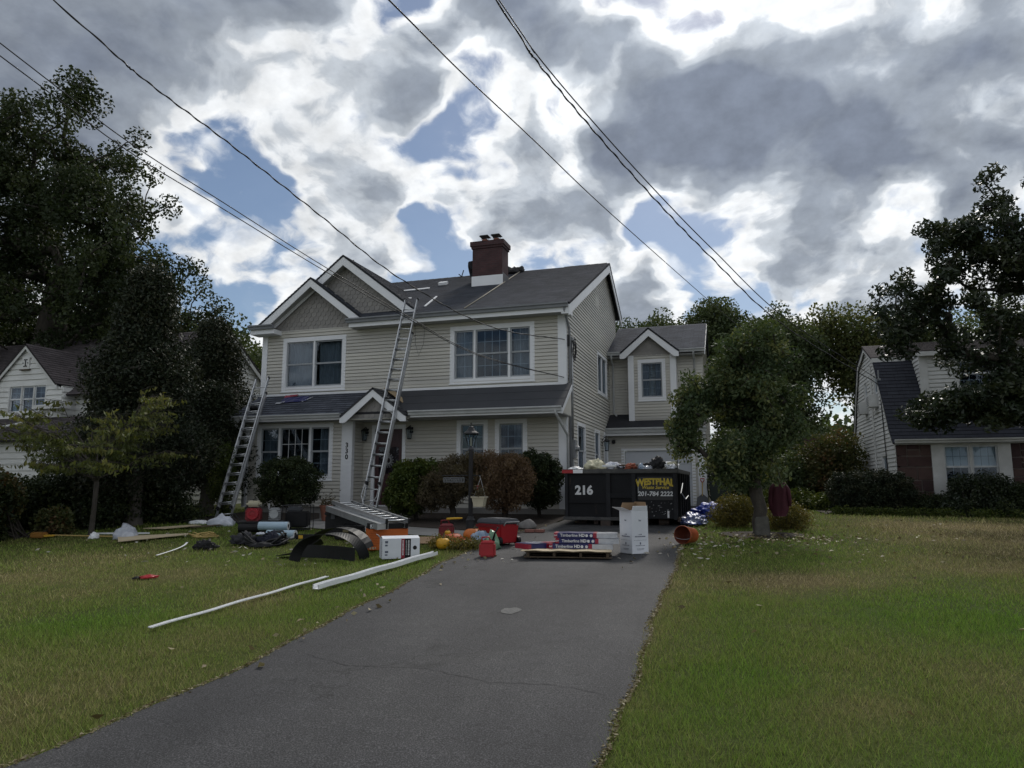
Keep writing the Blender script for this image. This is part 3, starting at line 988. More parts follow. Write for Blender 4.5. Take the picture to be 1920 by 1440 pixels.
def roof_plane(parent, name, e0, e1, r0, r1, m, exp=0.14, th=0.06, step=0.012, kind=None, uvo=(0, 0)):
    e0, e1, r0, r1 = [Vector(p) for p in (e0, e1, r0, r1)]
    up = ((r0 - e0) + (r1 - e1)) / 2
    nrm = (e1 - e0).cross(up).normalized() if (e1 - e0).length > 1e-4 else (r1 - r0).cross(up).normalized()
    if nrm.z < 0: nrm = -nrm
    L = up.length
    n = max(1, int(round(L / exp)))
    ud = (e1 - e0).normalized() if (e1 - e0).length > 1e-4 else (r1 - r0).normalized()
    mb = MB()
    for i in range(n):
        s0, s1 = i / n, (i + 1) / n
        a0, a1 = e0.lerp(r0, s0), e1.lerp(r1, s0)
        b0, b1 = e0.lerp(r0, s1), e1.lerp(r1, s1)
        lo, hi = nrm * step, nrm * 0.001
        uv = lambda p, s: ((p - e0).dot(ud) + uvo[0], s * n * 0.14 + uvo[1])
        mb.add([a0 + lo, a1 + lo, b1 + hi, b0 + hi], [(0, 1, 2, 3)], [[uv(a0, s0 + 1e-4), uv(a1, s0 + 1e-4), uv(b1, s1 - 1e-4), uv(b0, s1 - 1e-4)]])
        mb.add([a0, a1, a1 + lo, a0 + lo], [(0, 1, 2, 3)], [[uv(a0, s0), uv(a1, s0), uv(a1, s0), uv(a0, s0)]])
    d = -nrm * th
    z = [(0, 0)] * 4
    mb.add([e0, e1, r1, r0, e0 + d, e1 + d, r1 + d, r0 + d], [(4, 7, 6, 5), (0, 4, 5, 1), (1, 5, 6, 2), (3, 2, 6, 7), (0, 3, 7, 4)], [z, z, z, z, z])
    return mb.build(name, m, parent, True, kind=kind)

def board(mb, a, b2, down, thick):
    """a trim board under the line a-b: 'down' and 'thick' are vectors"""
    a, b2, d, t = Vector(a), Vector(b2), Vector(down), Vector(thick)
    mb.hexa([a, b2, b2 + t, a + t, a + d, b2 + d, b2 + d + t, a + d + t])

def gutter(parent, fr, u0, u1, z, m, n0=0.0, w=0.11, h=0.12, name='gutter'):
    """K-style gutter: z is its top, n0 the fascia plane"""
    prof = [(0.0, 0.0), (0.0, -h), (w * 0.62, -h), (w * 0.72, -h * 0.55), (w, -h * 0.28), (w, 0.0), (w - 0.008, 0.0), (w - 0.012, -h * 0.25), (w * 0.66, -h * 0.55), (w * 0.58, -h + 0.008), (0.006, -h + 0.008), (0.006, 0.0)]
    mb = MB()
    k = len(prof)
    vs = [fr(u0, n0 + a, z + b2) for a, b2 in prof] + [fr(u1, n0 + a, z + b2) for a, b2 in prof]
    fs = [(i, (i + 1) % k, k + (i + 1) % k, k + i) for i in range(k)]
    mb.add(vs, fs)
    for uu in (u0, u1):
        mb.add([fr(uu, n0 + a, z + b2) for a, b2 in prof[:6]], [tuple(range(6))])
    return mb.build(name, m, parent, True)

def scallops(parent, fr, inside, u0, u1, z0, z1, w=0.168, exp=0.135, seed=0):
    """rounded shingles, one object each; inside(u,z) tells if a centre lies on the gable"""
    prof = [(-w / 2 + 0.004, exp * 1.25), (-w / 2 + 0.004, exp * 0.42)]
    for k in range(1, 6):
        a = math.pi * (1 + k / 6.0)
        prof.append((math.cos(a) * (w / 2 - 0.004), exp * 0.42 + math.sin(a) * exp * 0.42))
    prof += [(w / 2 - 0.004, exp * 0.42), (w / 2 - 0.004, exp * 1.25)]
    def data(m):
        mb = MB()
        k = len(prof)
        t = lambda z: 0.020 - 0.014 * z / (exp * 1.25)
        vs = [fr(u, t(z), z) for u, z in prof] + [fr(u, 0.0, z) for u, z in prof]
        o = Vector(fr(0, 0, 0))
        vs = [Vector(x) - o for x in vs]
        mb.add(vs, [tuple(range(k))] + [(i, (i + 1) % k, k + (i + 1) % k, k + i) for i in range(k)])
        return mb.mesh('scallop_shingle', m)
    ms = [data(scallop_m), data(scallop2_m)]
    rng = random.Random(seed)
    row = 0
    z = z0
    while z < z1:
        u = u0 + (w / 2 if row % 2 else 0)
        while u < u1:
            if inside(u, z + exp * 0.5):
                o = obj('scallop_shingle', ms[rng.random() > 0.6], None, parent)
                o.location = Vector(fr(u, 0.0, z))
            u += w
        z += exp
        row += 1
# ------------------------------------------------------------------ the main house
XL, XR, YF = -13.92, -4.29, 18.5
house = thing('house', 'two-storey beige vinyl-sided house with twin front gables and brick chimney', 'house', (-9.1, 18.5, 0.8))
front = Fr(0, YF, 1, 0)
bump = Fr(0, 17.85, 1, 0)
side = Fr(XR, 0, 0, 1)

# upper storey
hL = window(house, front, -13.20, -11.0, 4.40, 6.06, [(1, 'double', 1, 1), (1, 'double', 1, 1)], 0.13, curtains=[(0.0, 0.46), (0.54, 1.0)])
hR = window(house, front, -7.64, -5.14, 4.41, 6.06, [(0.9, 'double', 2, 2), (1.5, 'double', 4, 2), (0.9, 'double', 2, 2)], 0.13, curtains=[(0.0, 0.24), (0.76, 1.0)])
siding(house, 'upper_front_wall', front, XL, XR, 4.24, 6.30, siding_m, [hL, hR])
# lower storey: left room stands forward of the entry
h1 = window(house, bump, -13.49, -10.94, 1.72, 3.35, [(0.85, 'double', 2, 2), (1.35, 'fixed', 4, 3), (0.85, 'double', 2, 2)], 0.12, curtains=[(0.0, 0.22), (0.82, 1.0)])
siding(house, 'lower_left_wall', bump, -13.90, -10.35, 0.96, 3.42, siding_m, [h1])
siding(house, 'entry_side_wall', Fr(-10.35, 17.85, 0, 1), 0.0, 0.65, 0.96, 3.42, siding_m)
siding(house, 'lower_left_end_wall', Fr(-13.90, 18.5, 0, -1), 0.0, 0.65, 0.96, 3.42, siding_m)
h2 = window(house, front, -7.41, -6.49, 1.75, 3.37, [(1, 'double', 3, 2)], 0.12, curtains=False)
h3 = window(house, front, -6.28, -5.36, 1.75, 3.37, [(1, 'double', 3, 2)], 0.12, curtains=[(0.62, 1.0)])
hd = (-10.05, -8.98, 0.98, 3.30)
siding(house, 'lower_right_wall', front, -10.35, XR, 0.96, 3.42, siding_m, [h2, h3, hd])
# right side wall with its gable
ridgeY, ridgeZ, eaveY, eaveZ, rearY = 24.78, 9.54, 18.05, 6.42, 27.1
sl = (ridgeZ - eaveZ) / (ridgeY - eaveY)
def side_lim(z):
    if z <= 6.55:
        return (18.5, rearY)
    a = eaveY + (z + 0.10 - eaveZ) / sl
    b2 = ridgeY + (ridgeZ - z - 0.10) / 0.53
    return (max(18.5, a), max(max(18.5, a), min(rearY, b2)))
s1 = window(house, side, 23.10, 24.95, 4.61, 6.03, [(1, 'fixed', 1, 1), (1, 'fixed', 1, 1)], 0.10, curtains=False)
s2 = window(house, side, 19.82, 20.99, 1.75, 3.37, [(1, 'double', 1, 1)], 0.10, curtains=False)
s3 = window(house, side, 22.42, 23.35, 1.75, 3.35, [(1, 'double', 1, 1)], 0.10, curtains=False)
siding(house, 'side_gable_wall', side, 18.5, rearY, 0.96, 9.40, siding_m, [s1, s2, s3, (24.12, 24.9, 0.96, 3.3)], lim=side_lim)
siding(house, 'left_end_wall', Fr(XL, 27.1, 0, -1), 0.0, 8.6, 3.5, 6.4, siding_m, per=4)
# side door
mb = MB(); ring(mb, side, 24.06, 24.96, 0.96, 3.37, 0.10, -0.05, 0.035)
d_ = mb.build('side_door', trim_m, house, True)
mb = MB(); mb.fbox(side, 24.14, 24.88, -0.05, -0.01, 0.98, 3.28); mb.build('door_leaf', garage_m, d_)
# foundation
mb = MB()
mb.box(-13.86, -10.39, 17.89, 18.4, 0.3, 0.96)
mb.box(-13.86, XR - 0.04, 18.4, 27.0, 0.3, 0.955)
mb.build('foundation', concrete_m, house, True)
# corner boards
for nm, x0, x1, y0, y1, z0, z1 in [
    ('corner_board', -13.945, -13.76, 18.455, 18.50, 4.24, 6.32), ('corner_board', -4.48, -4.255, 18.455, 18.50, 4.24, 6.40),
    ('corner_board', -4.29, -4.252, 18.50, 18.62, 0.94, 6.40), ('corner_board', -4.48, -4.255, 18.455, 18.50, 0.94, 3.42),
    ('corner_board', -13.93, -13.76, 17.805, 17.85, 0.94, 3.42), ('corner_board', -10.65, -10.31, 17.805, 17.85, 0.94, 3.42),
    ('corner_board', -10.35, -10.312, 17.85, 17.95, 0.94, 3.42)]:
    mb = MB(); mb.box(x0, x1, y0, y1, z0, z1); mb.build(nm, trim_m, house, True)
# house number, one digit below the other
for k, d in enumerate('330'):
    t = text(d, house, black_m, 0.19, Vector((-10.47, 17.797, 2.69 - 0.165 * k)) - WO[house.name], (R(90), 0, 0), 0.006, name='house_number')
# front door
mb = MB(); ring(mb, front, -10.05, -8.98, 0.98, 3.30, 0.10, -0.06, 0.04, 0.12, 0.03)
d_ = mb.build('front_door', trim_m, house, True)
mb = MB(); mb.fbox(front, -9.95, -9.08, -0.055, -0.012, 1.01, 3.18); mb.build('door_leaf', door_m, d_)
for i, (u0, u1, z0, z1) in enumerate([(-9.84, -9.55, 1.15, 1.75), (-9.48, -9.19, 1.15, 1.75), (-9.84, -9.55, 2.75, 3.05), (-9.48, -9.19, 2.75, 3.05)]):
    mb = MB(); ring(mb, front, u0, u1, z0, z1, 0.03, -0.012, 0.0); mb.build('door_panel', door_m, d_)
mb = MB(); mb.fbox(front, -9.83, -9.20, -0.012, -0.006, 1.9, 2.66); mb.build('door_light', glass_m, d_)
mb = MB()
for k in range(14):
    a = 2 * math.pi * k / 14
    x, z = -9.515 + 0.17 * math.cos(a), 2.28 + 0.21 * math.sin(a)
    x2, z2 = -9.515 + 0.17 * math.cos(a + 2.4), 2.28 + 0.21 * math.sin(a + 2.4)
    mb.tube([(x, 18.50, z), (x2, 18.50, z2)], 0.006, 4)
mb.build('leaded_tracery', galv_m, d_)
mb = MB(); mb.lathe([(0.0, 0), (0.03, 0.005), (0.03, 0.02), (0.012, 0.03)], 12); o = mb.build('door_knob', galv_m, d_); o.location = (-9.14, 18.49, 2.0); o.rotation_euler = (R(90), 0, 0)

# roofs
roof = roof_plane(house, 'main_roof', (-10.70, eaveY, eaveZ), (-4.05, eaveY, eaveZ), (-10.70, ridgeY, ridgeZ), (-4.05, ridgeY, ridgeZ), roof_m)
roof_plane(house, 'main_roof', (-14.15, 18.82, eaveZ + 0.77 * sl), (-10.70, 18.82, eaveZ + 0.77 * sl), (-14.15, ridgeY, ridgeZ), (-10.70, ridgeY, ridgeZ), roof_m, uvo=(2.1, 0))
roof_plane(house, 'rear_roof', (-4.05, 27.55, 8.07), (-14.15, 27.55, 8.07), (-4.05, ridgeY, ridgeZ), (-14.15, ridgeY, ridgeZ), roof_m)
mb = MB()
for x in np.arange(-14.1, -4.3, 0.31):
    if -8.45 < x < -6.0: continue
    z = ridgeZ + 0.012
    mb.add([(x, ridgeY - 0.16, z - 0.075), (x + 0.33, ridgeY - 0.16, z - 0.07), (x + 0.33, ridgeY, z + 0.012), (x, ridgeY, z + 0.004), (x + 0.33, ridgeY + 0.16, z - 0.075), (x, ridgeY + 0.16, z - 0.08)], [(0, 1, 2, 3), (3, 2, 4, 5)])
mb.build('ridge_cap', roof_m, roof, kind='stuff')
# rake boards on the right gable, fascia, soffit, gutter
mb = MB(); board(mb, (-4.09, eaveY + 0.02, eaveZ - 0.05), (-4.09, ridgeY, ridgeZ - 0.06), (0, 0, -0.30), (0.025, 0, 0)); mb.build('rake_board', trim_m, house, True)
mb = MB(); board(mb, (-4.09, ridgeY, ridgeZ - 0.06), (-4.09, 27.5, 8.03), (0, 0, -0.26), (0.025, 0, 0)); mb.build('rake_board', trim_m, house, True)
mb = MB(); board(mb, (-4.29, eaveY + 0.1, eaveZ - 0.3), (-4.29, ridgeY, ridgeZ - 0.34), (0, 0, -0.03), (0.2, 0, 0)); mb.build('rake_soffit', soffit_m, house, True)
mb = MB(); mb.hexa([(-4.29, 18.08, 6.12), (-4.07, 18.08, 6.12), (-4.07, 18.5, 6.12), (-4.29, 18.5, 6.12), (-4.29, 18.08, 6.40), (-4.07, 18.08, 6.40), (-4.07, 18.5, 6.55), (-4.29, 18.5, 6.55)]); mb.build('eave_return', trim_m, house, True)
mb = MB(); mb.box(-10.70, -4.10, 18.07, 18.095, 6.17, 6.39); mb.build('fascia', trim_m, house, True)
mb = MB(); mb.box(-10.68, -4.29, 18.095, 18.5, 6.17, 6.20); mb.build('soffit', soffit_m, house, True)
gutter(house, Fr(0, 18.07, 1, 0), -10.76, -4.10, 6.42, gutter_m, 0.0, 0.12, 0.13)
# left eave return of the front gable
mb = MB(); mb.box(-14.12, -13.28, 18.07, 18.5, 6.16, 6.30); mb.build('eave_return', trim_m, house, True)
gutter(house, Fr(0, 18.07, 1, 0), -14.16, -13.28, 6.43, gutter_m, 0.0, 0.12, 0.13)

def gable(parent, cx, hw, zb, za, yf, ywall, yback, rake_w, rm, seed, scz0, fr, over=0.0, sc=True, wm=None, th=0.05):
    """front-facing gable: roof slopes, rake boards, shingled wall"""
    p = (za - zb) / hw
    dx = hw + over
    zl = za - p * dx
    L = roof_plane(parent, 'gable_roof', (cx - dx, yback, zl), (cx - dx, yf, zl), (cx, yback, za), (cx, yf, za), rm, th=th)
    roof_plane(parent, 'gable_roof', (cx + dx, yf, zl), (cx + dx, yback, zl), (cx, yf, za), (cx, yback, za), rm, th=th)
    k = rake_w * math.sqrt(1 + p * p)
    for s in (-1, 1):
        mb = MB()
        a = Vector((cx, yf + 0.012, za - th * 1.2)); b2 = Vector((cx + s * dx, yf + 0.012, zl - th * 1.2))
        mb.prism([a, b2, b2 + Vector((0, 0, -k * 0.62)), b2 + Vector((-s * 0.16, 0, -k * 0.62)) if s else b2, a + Vector((0, 0, -k))], (0, 0.028, 0))
        mb.build('rake_board', trim_m, parent, True)
        mb = MB(); mb.hexa([a + Vector((0, 0.03, -k * 0.93)), b2 + Vector((0, 0.03, -k * 0.60)), b2 + Vector((0, ywall - yf, -k * 0.60)), a + Vector((0, ywall - yf, -k * 0.93)),
                            a + Vector((0, 0.03, -k * 0.9)), b2 + Vector((0, 0.03, -k * 0.57)), b2 + Vector((0, ywall - yf, -k * 0.57)), a + Vector((0, ywall - yf, -k * 0.9))])
        mb.build('rake_soffit', soffit_m, parent, True)
    mb = MB()
    mb.prism([(cx - dx + 0.1, ywall, zl), (cx + dx - 0.1, ywall, zl), (cx, ywall, za - 0.07)], (0, 0.06, 0))
    if scz0 < zl:
        mb.box(cx - hw + 0.1, cx + hw - 0.1, ywall + 0.001, ywall + 0.059, scz0, zl)
    w = mb.build('gable_wall', wm or scallop_m, parent, True)
    if sc:
        scallops(w, fr, lambda u, z: abs(u - cx) < (za - z) / p - 0.10, cx - hw, cx + hw, scz0, za, seed=seed)
    return w

gable(house, -12.10, 1.83, 6.44, 7.84, 18.12, 18.498, 21.3, 0.19, roof_m, 1, 6.27, front, over=0.07)
gable(house, -11.17, 2.47, 6.64, 8.54, 18.40, 18.70, 22.9, 0.21, roof_m, 2, 6.52, Fr(0, 18.70, 1, 0), over=0.0)

# chimney
ch = MB(); ch.box(-8.35, -7.27, 22.1, 22.75, 7.9, 9.66); chim = ch.build('chimney', brick_m, house, True)
mb = MB(); mb.box(-8.385, -7.235, 22.065, 22.785, 9.62, 9.70); mb.box(-8.42, -7.20, 22.03, 22.82, 9.70, 9.86); mb.build('corbel', brick_m, chim)
mb = MB(); mb.box(-8.37, -7.25, 22.08, 22.10, 8.20, 8.64); mb.build('flashing', trim_m, chim)
mb = MB(); mb.box(-7.27, -7.255, 22.1, 22.75, 8.3, 8.72); mb.build('flashing', mat('lead_flashing', (0.11, 0.11, 0.115), None, 6, 0.5), chim)
mb = MB(); mb.hexa([(-8.40, 22.02, 9.86), (-7.22, 22.02, 9.86), (-7.22, 22.80, 9.86), (-8.40, 22.80, 9.86), (-8.2, 22.2, 9.92), (-7.4, 22.2, 9.92), (-7.4, 22.6, 9.92), (-8.2, 22.6, 9.92)]); mb.build('crown', concrete_m, chim)
for x in (-8.0, -7.58):
    mb = MB(); mb.lathe([(0.11, 0), (0.11, 0.12)], 12, (x, 22.4, 9.90)); f_ = mb.build('flue', terra_m, chim)
    mb = MB()
    for sx_, sy_ in ((-1, -1), (1, -1), (-1, 1), (1, 1)):
        mb.tube([(x + sx_ * 0.09, 22.4 + sy_ * 0.09, 10.0), (x + sx_ * 0.11, 22.4 + sy_ * 0.11, 10.13)], 0.008, 4)
    mb.hexa([(x - 0.17, 22.23, 10.12), (x + 0.17, 22.23, 10.12), (x + 0.17, 22.57, 10.12), (x - 0.17, 22.57, 10.12), (x - 0.13, 22.27, 10.16), (x + 0.13, 22.27, 10.16), (x + 0.13, 22.53, 10.16), (x - 0.13, 22.53, 10.16)])
    mb.build('flue_cap', black_m, chim)

# lower roof over the ground floor
LE, LZ, TZ = 17.32, 3.55, 4.30
roof_plane(house, 'porch_roof', (-14.10, LE, LZ), (-10.2, LE, LZ), (-13.95, YF, TZ), (-10.2, YF, TZ), roof_m)
pr_ = roof_plane(house, 'porch_roof', (-10.2, LE, LZ), (-4.10, LE, LZ), (-10.2, YF, TZ), (-4.12, YF, TZ), felt_m, exp=0.5, step=0.006)
mb = MB(); board(mb, (-4.13, LE, LZ - 0.05), (-4.13, YF, TZ - 0.05), (0, 0, -0.14), (0.03, 0, 0)); mb.build('rake_board', trim_m, house, True)
mb = MB(); mb.prism([(-4.14, LE + 0.02, LZ - 0.16), (-4.14, YF, TZ - 0.18), (-4.14, YF, 3.40), (-4.14, LE + 0.02, 3.40)], (-0.10, 0, 0)); mb.build('porch_end', siding_m, house, True)
mb = MB(); mb.prism([(-14.06, LE + 0.02, LZ - 0.16), (-13.98, YF, TZ - 0.18), (-13.98, YF, 3.40), (-14.06, LE + 0.02, 3.40)], (0.05, 0, 0)); mb.build('porch_end', siding_m, house, True)
mb = MB(); mb.box(-14.02, -4.14, LE + 0.03, YF - 0.02, 3.385, 3.405); mb.build('porch_soffit', soffit_m, house, True)
mb = MB(); mb.box(-14.04, -10.42, LE + 0.005, LE + 0.03, 3.38, 3.52); mb.box(-8.30, -4.13, LE + 0.005, LE + 0.03, 3.38, 3.52); mb.build('porch_fascia', trim_m, house, True)
gutter(house, Fr(0, LE, 1, 0), -14.14, -10.40, 3.555, gutterw_m)
gutter(house, Fr(0, LE, 1, 0), -8.33, -4.12, 3.555, gutterw_m)
mb = MB(); mb.box(-13.9, -4.3, 18.44, 18.499, 4.22, 4.33); mb.build('wall_flashing', trim_m, house, True)
gable(house, -9.36, 0.94, 3.50, 4.22, 17.16, 17.36, 18.49, 0.16, felt_m, 3, 3.40, Fr(0, 17.36, 1, 0), over=0.06)
mb = MB(); mb.box(-10.35, -8.37, 17.37, 17.50, 3.36, 3.46); mb.build('entry_beam', siding_m, house, True)
# bare boards left on the entry roof
mb = MB(); mb.hexa([(-9.3, 17.7, 4.26), (-8.75, 17.75, 3.84), (-8.7, 18.2, 3.86), (-9.3, 18.25, 4.27), (-9.3, 17.7, 4.28), (-8.75, 17.75, 3.86), (-8.7, 18.2, 3.88), (-9.3, 18.25, 4.29)]); mb.build('bare_sheathing', wood_m, house, True)
# stoop
mb = MB(); mb.box(-10.30, -8.3, 16.25, 18.46, 0.62, 0.97); st_ = mb.build('stoop', concrete_m, house, True, bevel=0.015)
mb = MB(); mb.box(-10.0, -8.4, 15.92, 16.25, 0.62, 0.82); mb.build('step', concrete_m, st_, bevel=0.015)

# downspouts
def spout(pts, m=gutterw_m, w=0.035, name='downspout'):
    mb = MB(); mb.tube(pts, w, 8); return mb.build(name, m, house, True, smooth=True)
spout([(-4.28, LE - 0.04, 3.44), (-4.26, LE - 0.03, 3.36), (-4.22, 18.36, 2.90), (-4.22, 18.42, 2.8), (-4.22, 18.42, 1.0)])
spout([(-4.20, 18.05, 6.30), (-4.20, 18.10, 6.18), (-4.21, 18.66, 5.85), (-4.21, 18.70, 5.75), (-4.21, 18.70, 1.0)], gutter_m)
spout([(-14.0, 17.36, 3.42), (-13.97, 17.40, 3.32), (-13.84, 17.75, 3.1), (-13.84, 17.77, 3.0), (-13.84, 17.77, 1.0)])
# electric service: mast, meter box, coil
mb = MB(); mb.tube([(-4.20, 18.94, 2.75), (-4.20, 18.94, 5.55)], 0.032, 8); mast = mb.build('service_mast', galv_m, house, True, smooth=True)
mb = MB(); mb.lathe([(0.032, 0), (0.075, 0.02), (0.07, 0.09), (0.02, 0.14)], 10, (-4.20, 18.94, 5.52)); mb.build('weatherhead', greybox_m, mast)
mb = MB(); mb.box(-4.27, -4.13, 18.86, 19.12, 2.30, 2.80); mt = mb.build('meter_box', greybox_m, house, True, bevel=0.012)
mb = MB(); mb.lathe([(0.0, 0.11), (0.06, 0.10), (0.075, 0.06), (0.075, 0.0)], 14); o = mb.build('meter_dial', galv_m, mt); o.location = (-4.13, 18.99, 2.56); o.rotation_euler = (0, R(90), 0)
mb = MB(); mb.tube([(-4.20, 18.94, 1.0), (-4.20, 18.94, 2.3)], 0.03, 8); mb.build('conduit', galv_m, house, True)
mb = MB()
rng = random.Random(4)
for k in range(7):
    c = Vector((-4.17, 19.12 + rng.uniform(-0.05, 0.05), 5.35 + rng.uniform(-0.06, 0.06)))
    rr, r2 = rng.uniform(0.13, 0.22), rng.uniform(0.20, 0.33)
    mb.tube([c + Vector((0.02 * math.sin(3 * a + k), rr * math.cos(a), r2 * math.sin(a))) for a in [2 * math.pi * i / 20 for i in range(21)]], 0.008, 4)
mb.build('cable_coil', wire_m, mast)
mb = MB(); mb.box(-4.28, -4.19, 18.60, 18.70, 5.35, 5.65); mb.build('cable_anchor', black_m, house, True)

def lantern(parent, fr, u, z, s=1.0):
    mb = MB(); mb.fbox(fr, u - 0.05 * s, u + 0.05 * s, 0.013, 0.03, z - 0.02 * s, z + 0.16 * s)
    o = mb.build('wall_lantern', black_m, parent, True)
    c = fr(u, 0.14 * s, z)
    mb = MB(); mb.tube([fr(u, 0.03, z + 0.12 * s), fr(u, 0.08 * s, z + 0.20 * s), fr(u, 0.14 * s, z + 0.17 * s)], 0.01, 5); mb.build('arm', black_m, o)
    mb = MB(); mb.lathe([(0.03 * s, 0.16 * s), (0.10 * s, 0.10 * s), (0.085 * s, 0.09 * s)], 8, c); mb.build('hood', black_m, o)
    mb = MB(); mb.lathe([(0.05 * s, -0.13 * s), (0.078 * s, 0.09 * s)], 8, c); mb.build('glass', glass_m, o)
    mb = MB()
    for k in range(4):
        a = math.pi / 4 + k * math.pi / 2
        mb.tube([(c[0] + 0.05 * s * math.cos(a), c[1] + 0.05 * s * math.sin(a), c[2] - 0.13 * s), (c[0] + 0.08 * s * math.cos(a), c[1] + 0.08 * s * math.sin(a), c[2] + 0.09 * s)], 0.007, 4)
    mb.lathe([(0.055 * s, -0.15 * s), (0.055 * s, -0.13 * s)], 8, c)
    mb.build('cage', black_m, o)
    return o
lantern(house, front, -10.22, 3.02, 1.15)
lantern(house, front, -8.80, 3.04, 1.15)
lantern(house, side, 23.75, 2.9, 1.3)
# mail box by the door
mb = MB(); mb.fbox(front, -8.86, -8.40, 0.02, 0.16, 2.03, 2.20); mbx = mb.build('mailbox', white_m, house, True, bevel=0.008)
mb = MB(); mb.fbox(front, -8.88, -8.38, 0.015, 0.19, 2.20, 2.235); mb.build('lid', black_m, mbx)
mb = MB(); mb.fbox(front, -8.66, -8.58, 0.161, 0.166, 2.10, 2.15); mb.build('badge', black_m, mbx)
# gable vent on the side wall
mb = MB()
for k in range(7):
    mb.fbox(side, 22.98, 23.5, 0.016, 0.03 , 7.55 + 0.09 * k, 7.61 + 0.09 * k)
ring(mb, side, 22.92, 23.56, 7.48, 8.22, 0.05, 0.0, 0.028)
mb.build('gable_vent', siding_m, house, True, kind='stuff')

# ------------------------------------------------------------------ garage wing (same house)
wl_f = Fr(0, 24.9, 1, 0)
wu_f = Fr(0, 25.5, 1, 0)
bay_f = Fr(0, 25.0, 1, 0)
WX = -0.98
siding(house, 'wing_upper_wall', wu_f, XR, WX, 3.95, 6.24, siding_m)
siding(house, 'wing_side_wall', Fr(WX, 0, 0, 1), 25.5, 30.6, 0.86, 7.6, siding_m, lim=lambda z: (25.5, 30.6) if z < 6.3 else (25.1 + (z - 6.2) / 0.52 + 0.1, 30.7 - (z - 6.2) / 0.55))
hb = window(house, bay_f, -3.17, -2.21, 4.50, 5.96, [(1, 'double', 2, 2)], 0.12, curtains=[(0.0, 0.35), (0.65, 1.0)])
siding(house, 'bay_wall', bay_f, -3.50, -1.86, 3.74, 6.12, siding_m, [hb])
for x0, x1 in ((-3.51, -3.31), (-2.05, -1.85)):
    mb = MB(); mb.box(x0, x1, 24.955, 25.0, 3.72, 6.12); mb.build('corner_board', trim_m, house, True)
for x0, x1 in ((-3.505, -3.49), (-1.87, -1.855)):
    mb = MB(); mb.box(x0, x1, 25.0, 25.5, 3.72, 6.12); mb.build('bay_side', trim_m, house, True)
mb = MB(); mb.box(-3.5, -1.86, 25.0, 25.5, 3.70, 3.73); mb.build('bay_floor', trim_m, house, True)
gable(house, -2.74, 1.02, 6.20, 7.06, 24.72, 24.985, 26.9, 0.19, roof_m, 5, 6.08, Fr(0, 24.985, 1, 0), over=0.0)
roof_plane(house, 'wing_roof', (XR, 25.05, 6.28), (WX + 0.12, 25.05, 6.28), (XR, 28.0, 7.79), (WX + 0.12, 28.0, 7.79), roof_m)
roof_plane(house, 'wing_roof', (WX + 0.12, 30.9, 6.28), (XR, 30.9, 6.28), (WX + 0.12, 28.0, 7.79), (XR, 28.0, 7.79), roof_m)
mb = MB(); board(mb, (WX + 0.10, 25.06, 6.25), (WX + 0.10, 28.0, 7.75), (0, 0, -0.18), (0.025, 0, 0)); mb.build('rake_board', trim_m, house, True)
mb = MB(); mb.box(XR, WX + 0.08, 25.09, 25.5, 6.10, 6.13); mb.build('wing_soffit', soffit_m, house, True)
gutter(house, Fr(0, 25.07, 1, 0), XR + 0.02, -3.62, 6.29, gutterw_m)
gutter(house, Fr(0, 25.07, 1, 0), -1.74, WX + 0.1, 6.29, gutterw_m)
spout([(-4.12, 25.02, 6.18), (-4.12, 25.1, 6.05), (-4.12, 25.42, 5.9), (-4.12, 25.44, 5.8), (-4.12, 25.44, 4.14), (-4.0, 25.3, 4.02)])
spout([(-1.25, 25.02, 6.18), (-1.25, 25.1, 6.08), (-1.25, 25.44, 5.95), (-1.25, 25.44, 4.14)])
roof_plane(house, 'pent_roof', (XR + 0.01, 24.45, 3.52), (WX + 0.1, 24.45, 3.52), (XR + 0.01, 25.5, 4.10), (WX + 0.1, 25.5, 4.10), mat('new_black_felt', (0.022, 0.023, 0.028), None, 3, 0.75), exp=0.6, step=0.004)
mb = MB(); mb.box(XR + 0.01, WX + 0.06, 24.48, 24.9, 3.26, 3.29); mb.build('pent_soffit', soffit_m, house, True)
mb = MB(); mb.box(XR + 0.01, WX + 0.06, 24.472, 24.478, 3.26, 3.50); mb.build('pent_fascia', trim_m, house, True)
gutter(house, Fr(0, 24.47, 1, 0), XR + 0.03, WX + 0.1, 3.52, gutterw_m, 0.0, 0.12, 0.17)
hg = (-3.70, -1.40, 0.86, 2.76)
siding(house, 'garage_wall', wl_f, XR, WX, 0.88, 3.30, siding_m, [hg])
mb = MB(); mb.fbox(wl_f, -3.80, -3.68, -0.05, 0.03, 0.87, 2.87); mb.fbox(wl_f, -1.42, -1.30, -0.05, 0.03, 0.87, 2.87); mb.fbox(wl_f, -3.68, -1.42, -0.05, 0.028, 2.75, 2.87)
gd = mb.build('garage_door', trim_m, house, True)
for k in range(4):
    z0 = 0.88 + 0.468 * k
    mb = MB(); mb.fbox(wl_f, -3.67, -1.43, -0.09, -0.055, z0, z0 + 0.462); mb.build('door_section', garage_m, gd, bevel=0.006)
for x0, x1 in ((-1.22, -0.94),):
    mb = MB(); mb.box(x0, x1, 24.855, 24.9, 0.86, 3.28); mb.build('corner_board', trim_m, house, True)
mb = MB(); mb.box(-0.98, -0.945, 24.9, 25.05, 0.86, 3.28); mb.build('corner_board', trim_m, house, True)
siding(house, 'wing_lower_side_wall', Fr(WX, 0, 0, 1), 24.9, 25.5, 0.86, 3.9, siding_m)
for x in (-4.05, -1.27):
    mb = MB(); mb.box(x - 0.06, x + 0.06, 24.76, 24.88, 3.0, 3.14); mb.build('flood_light', black_m, house, True, bevel=0.02)

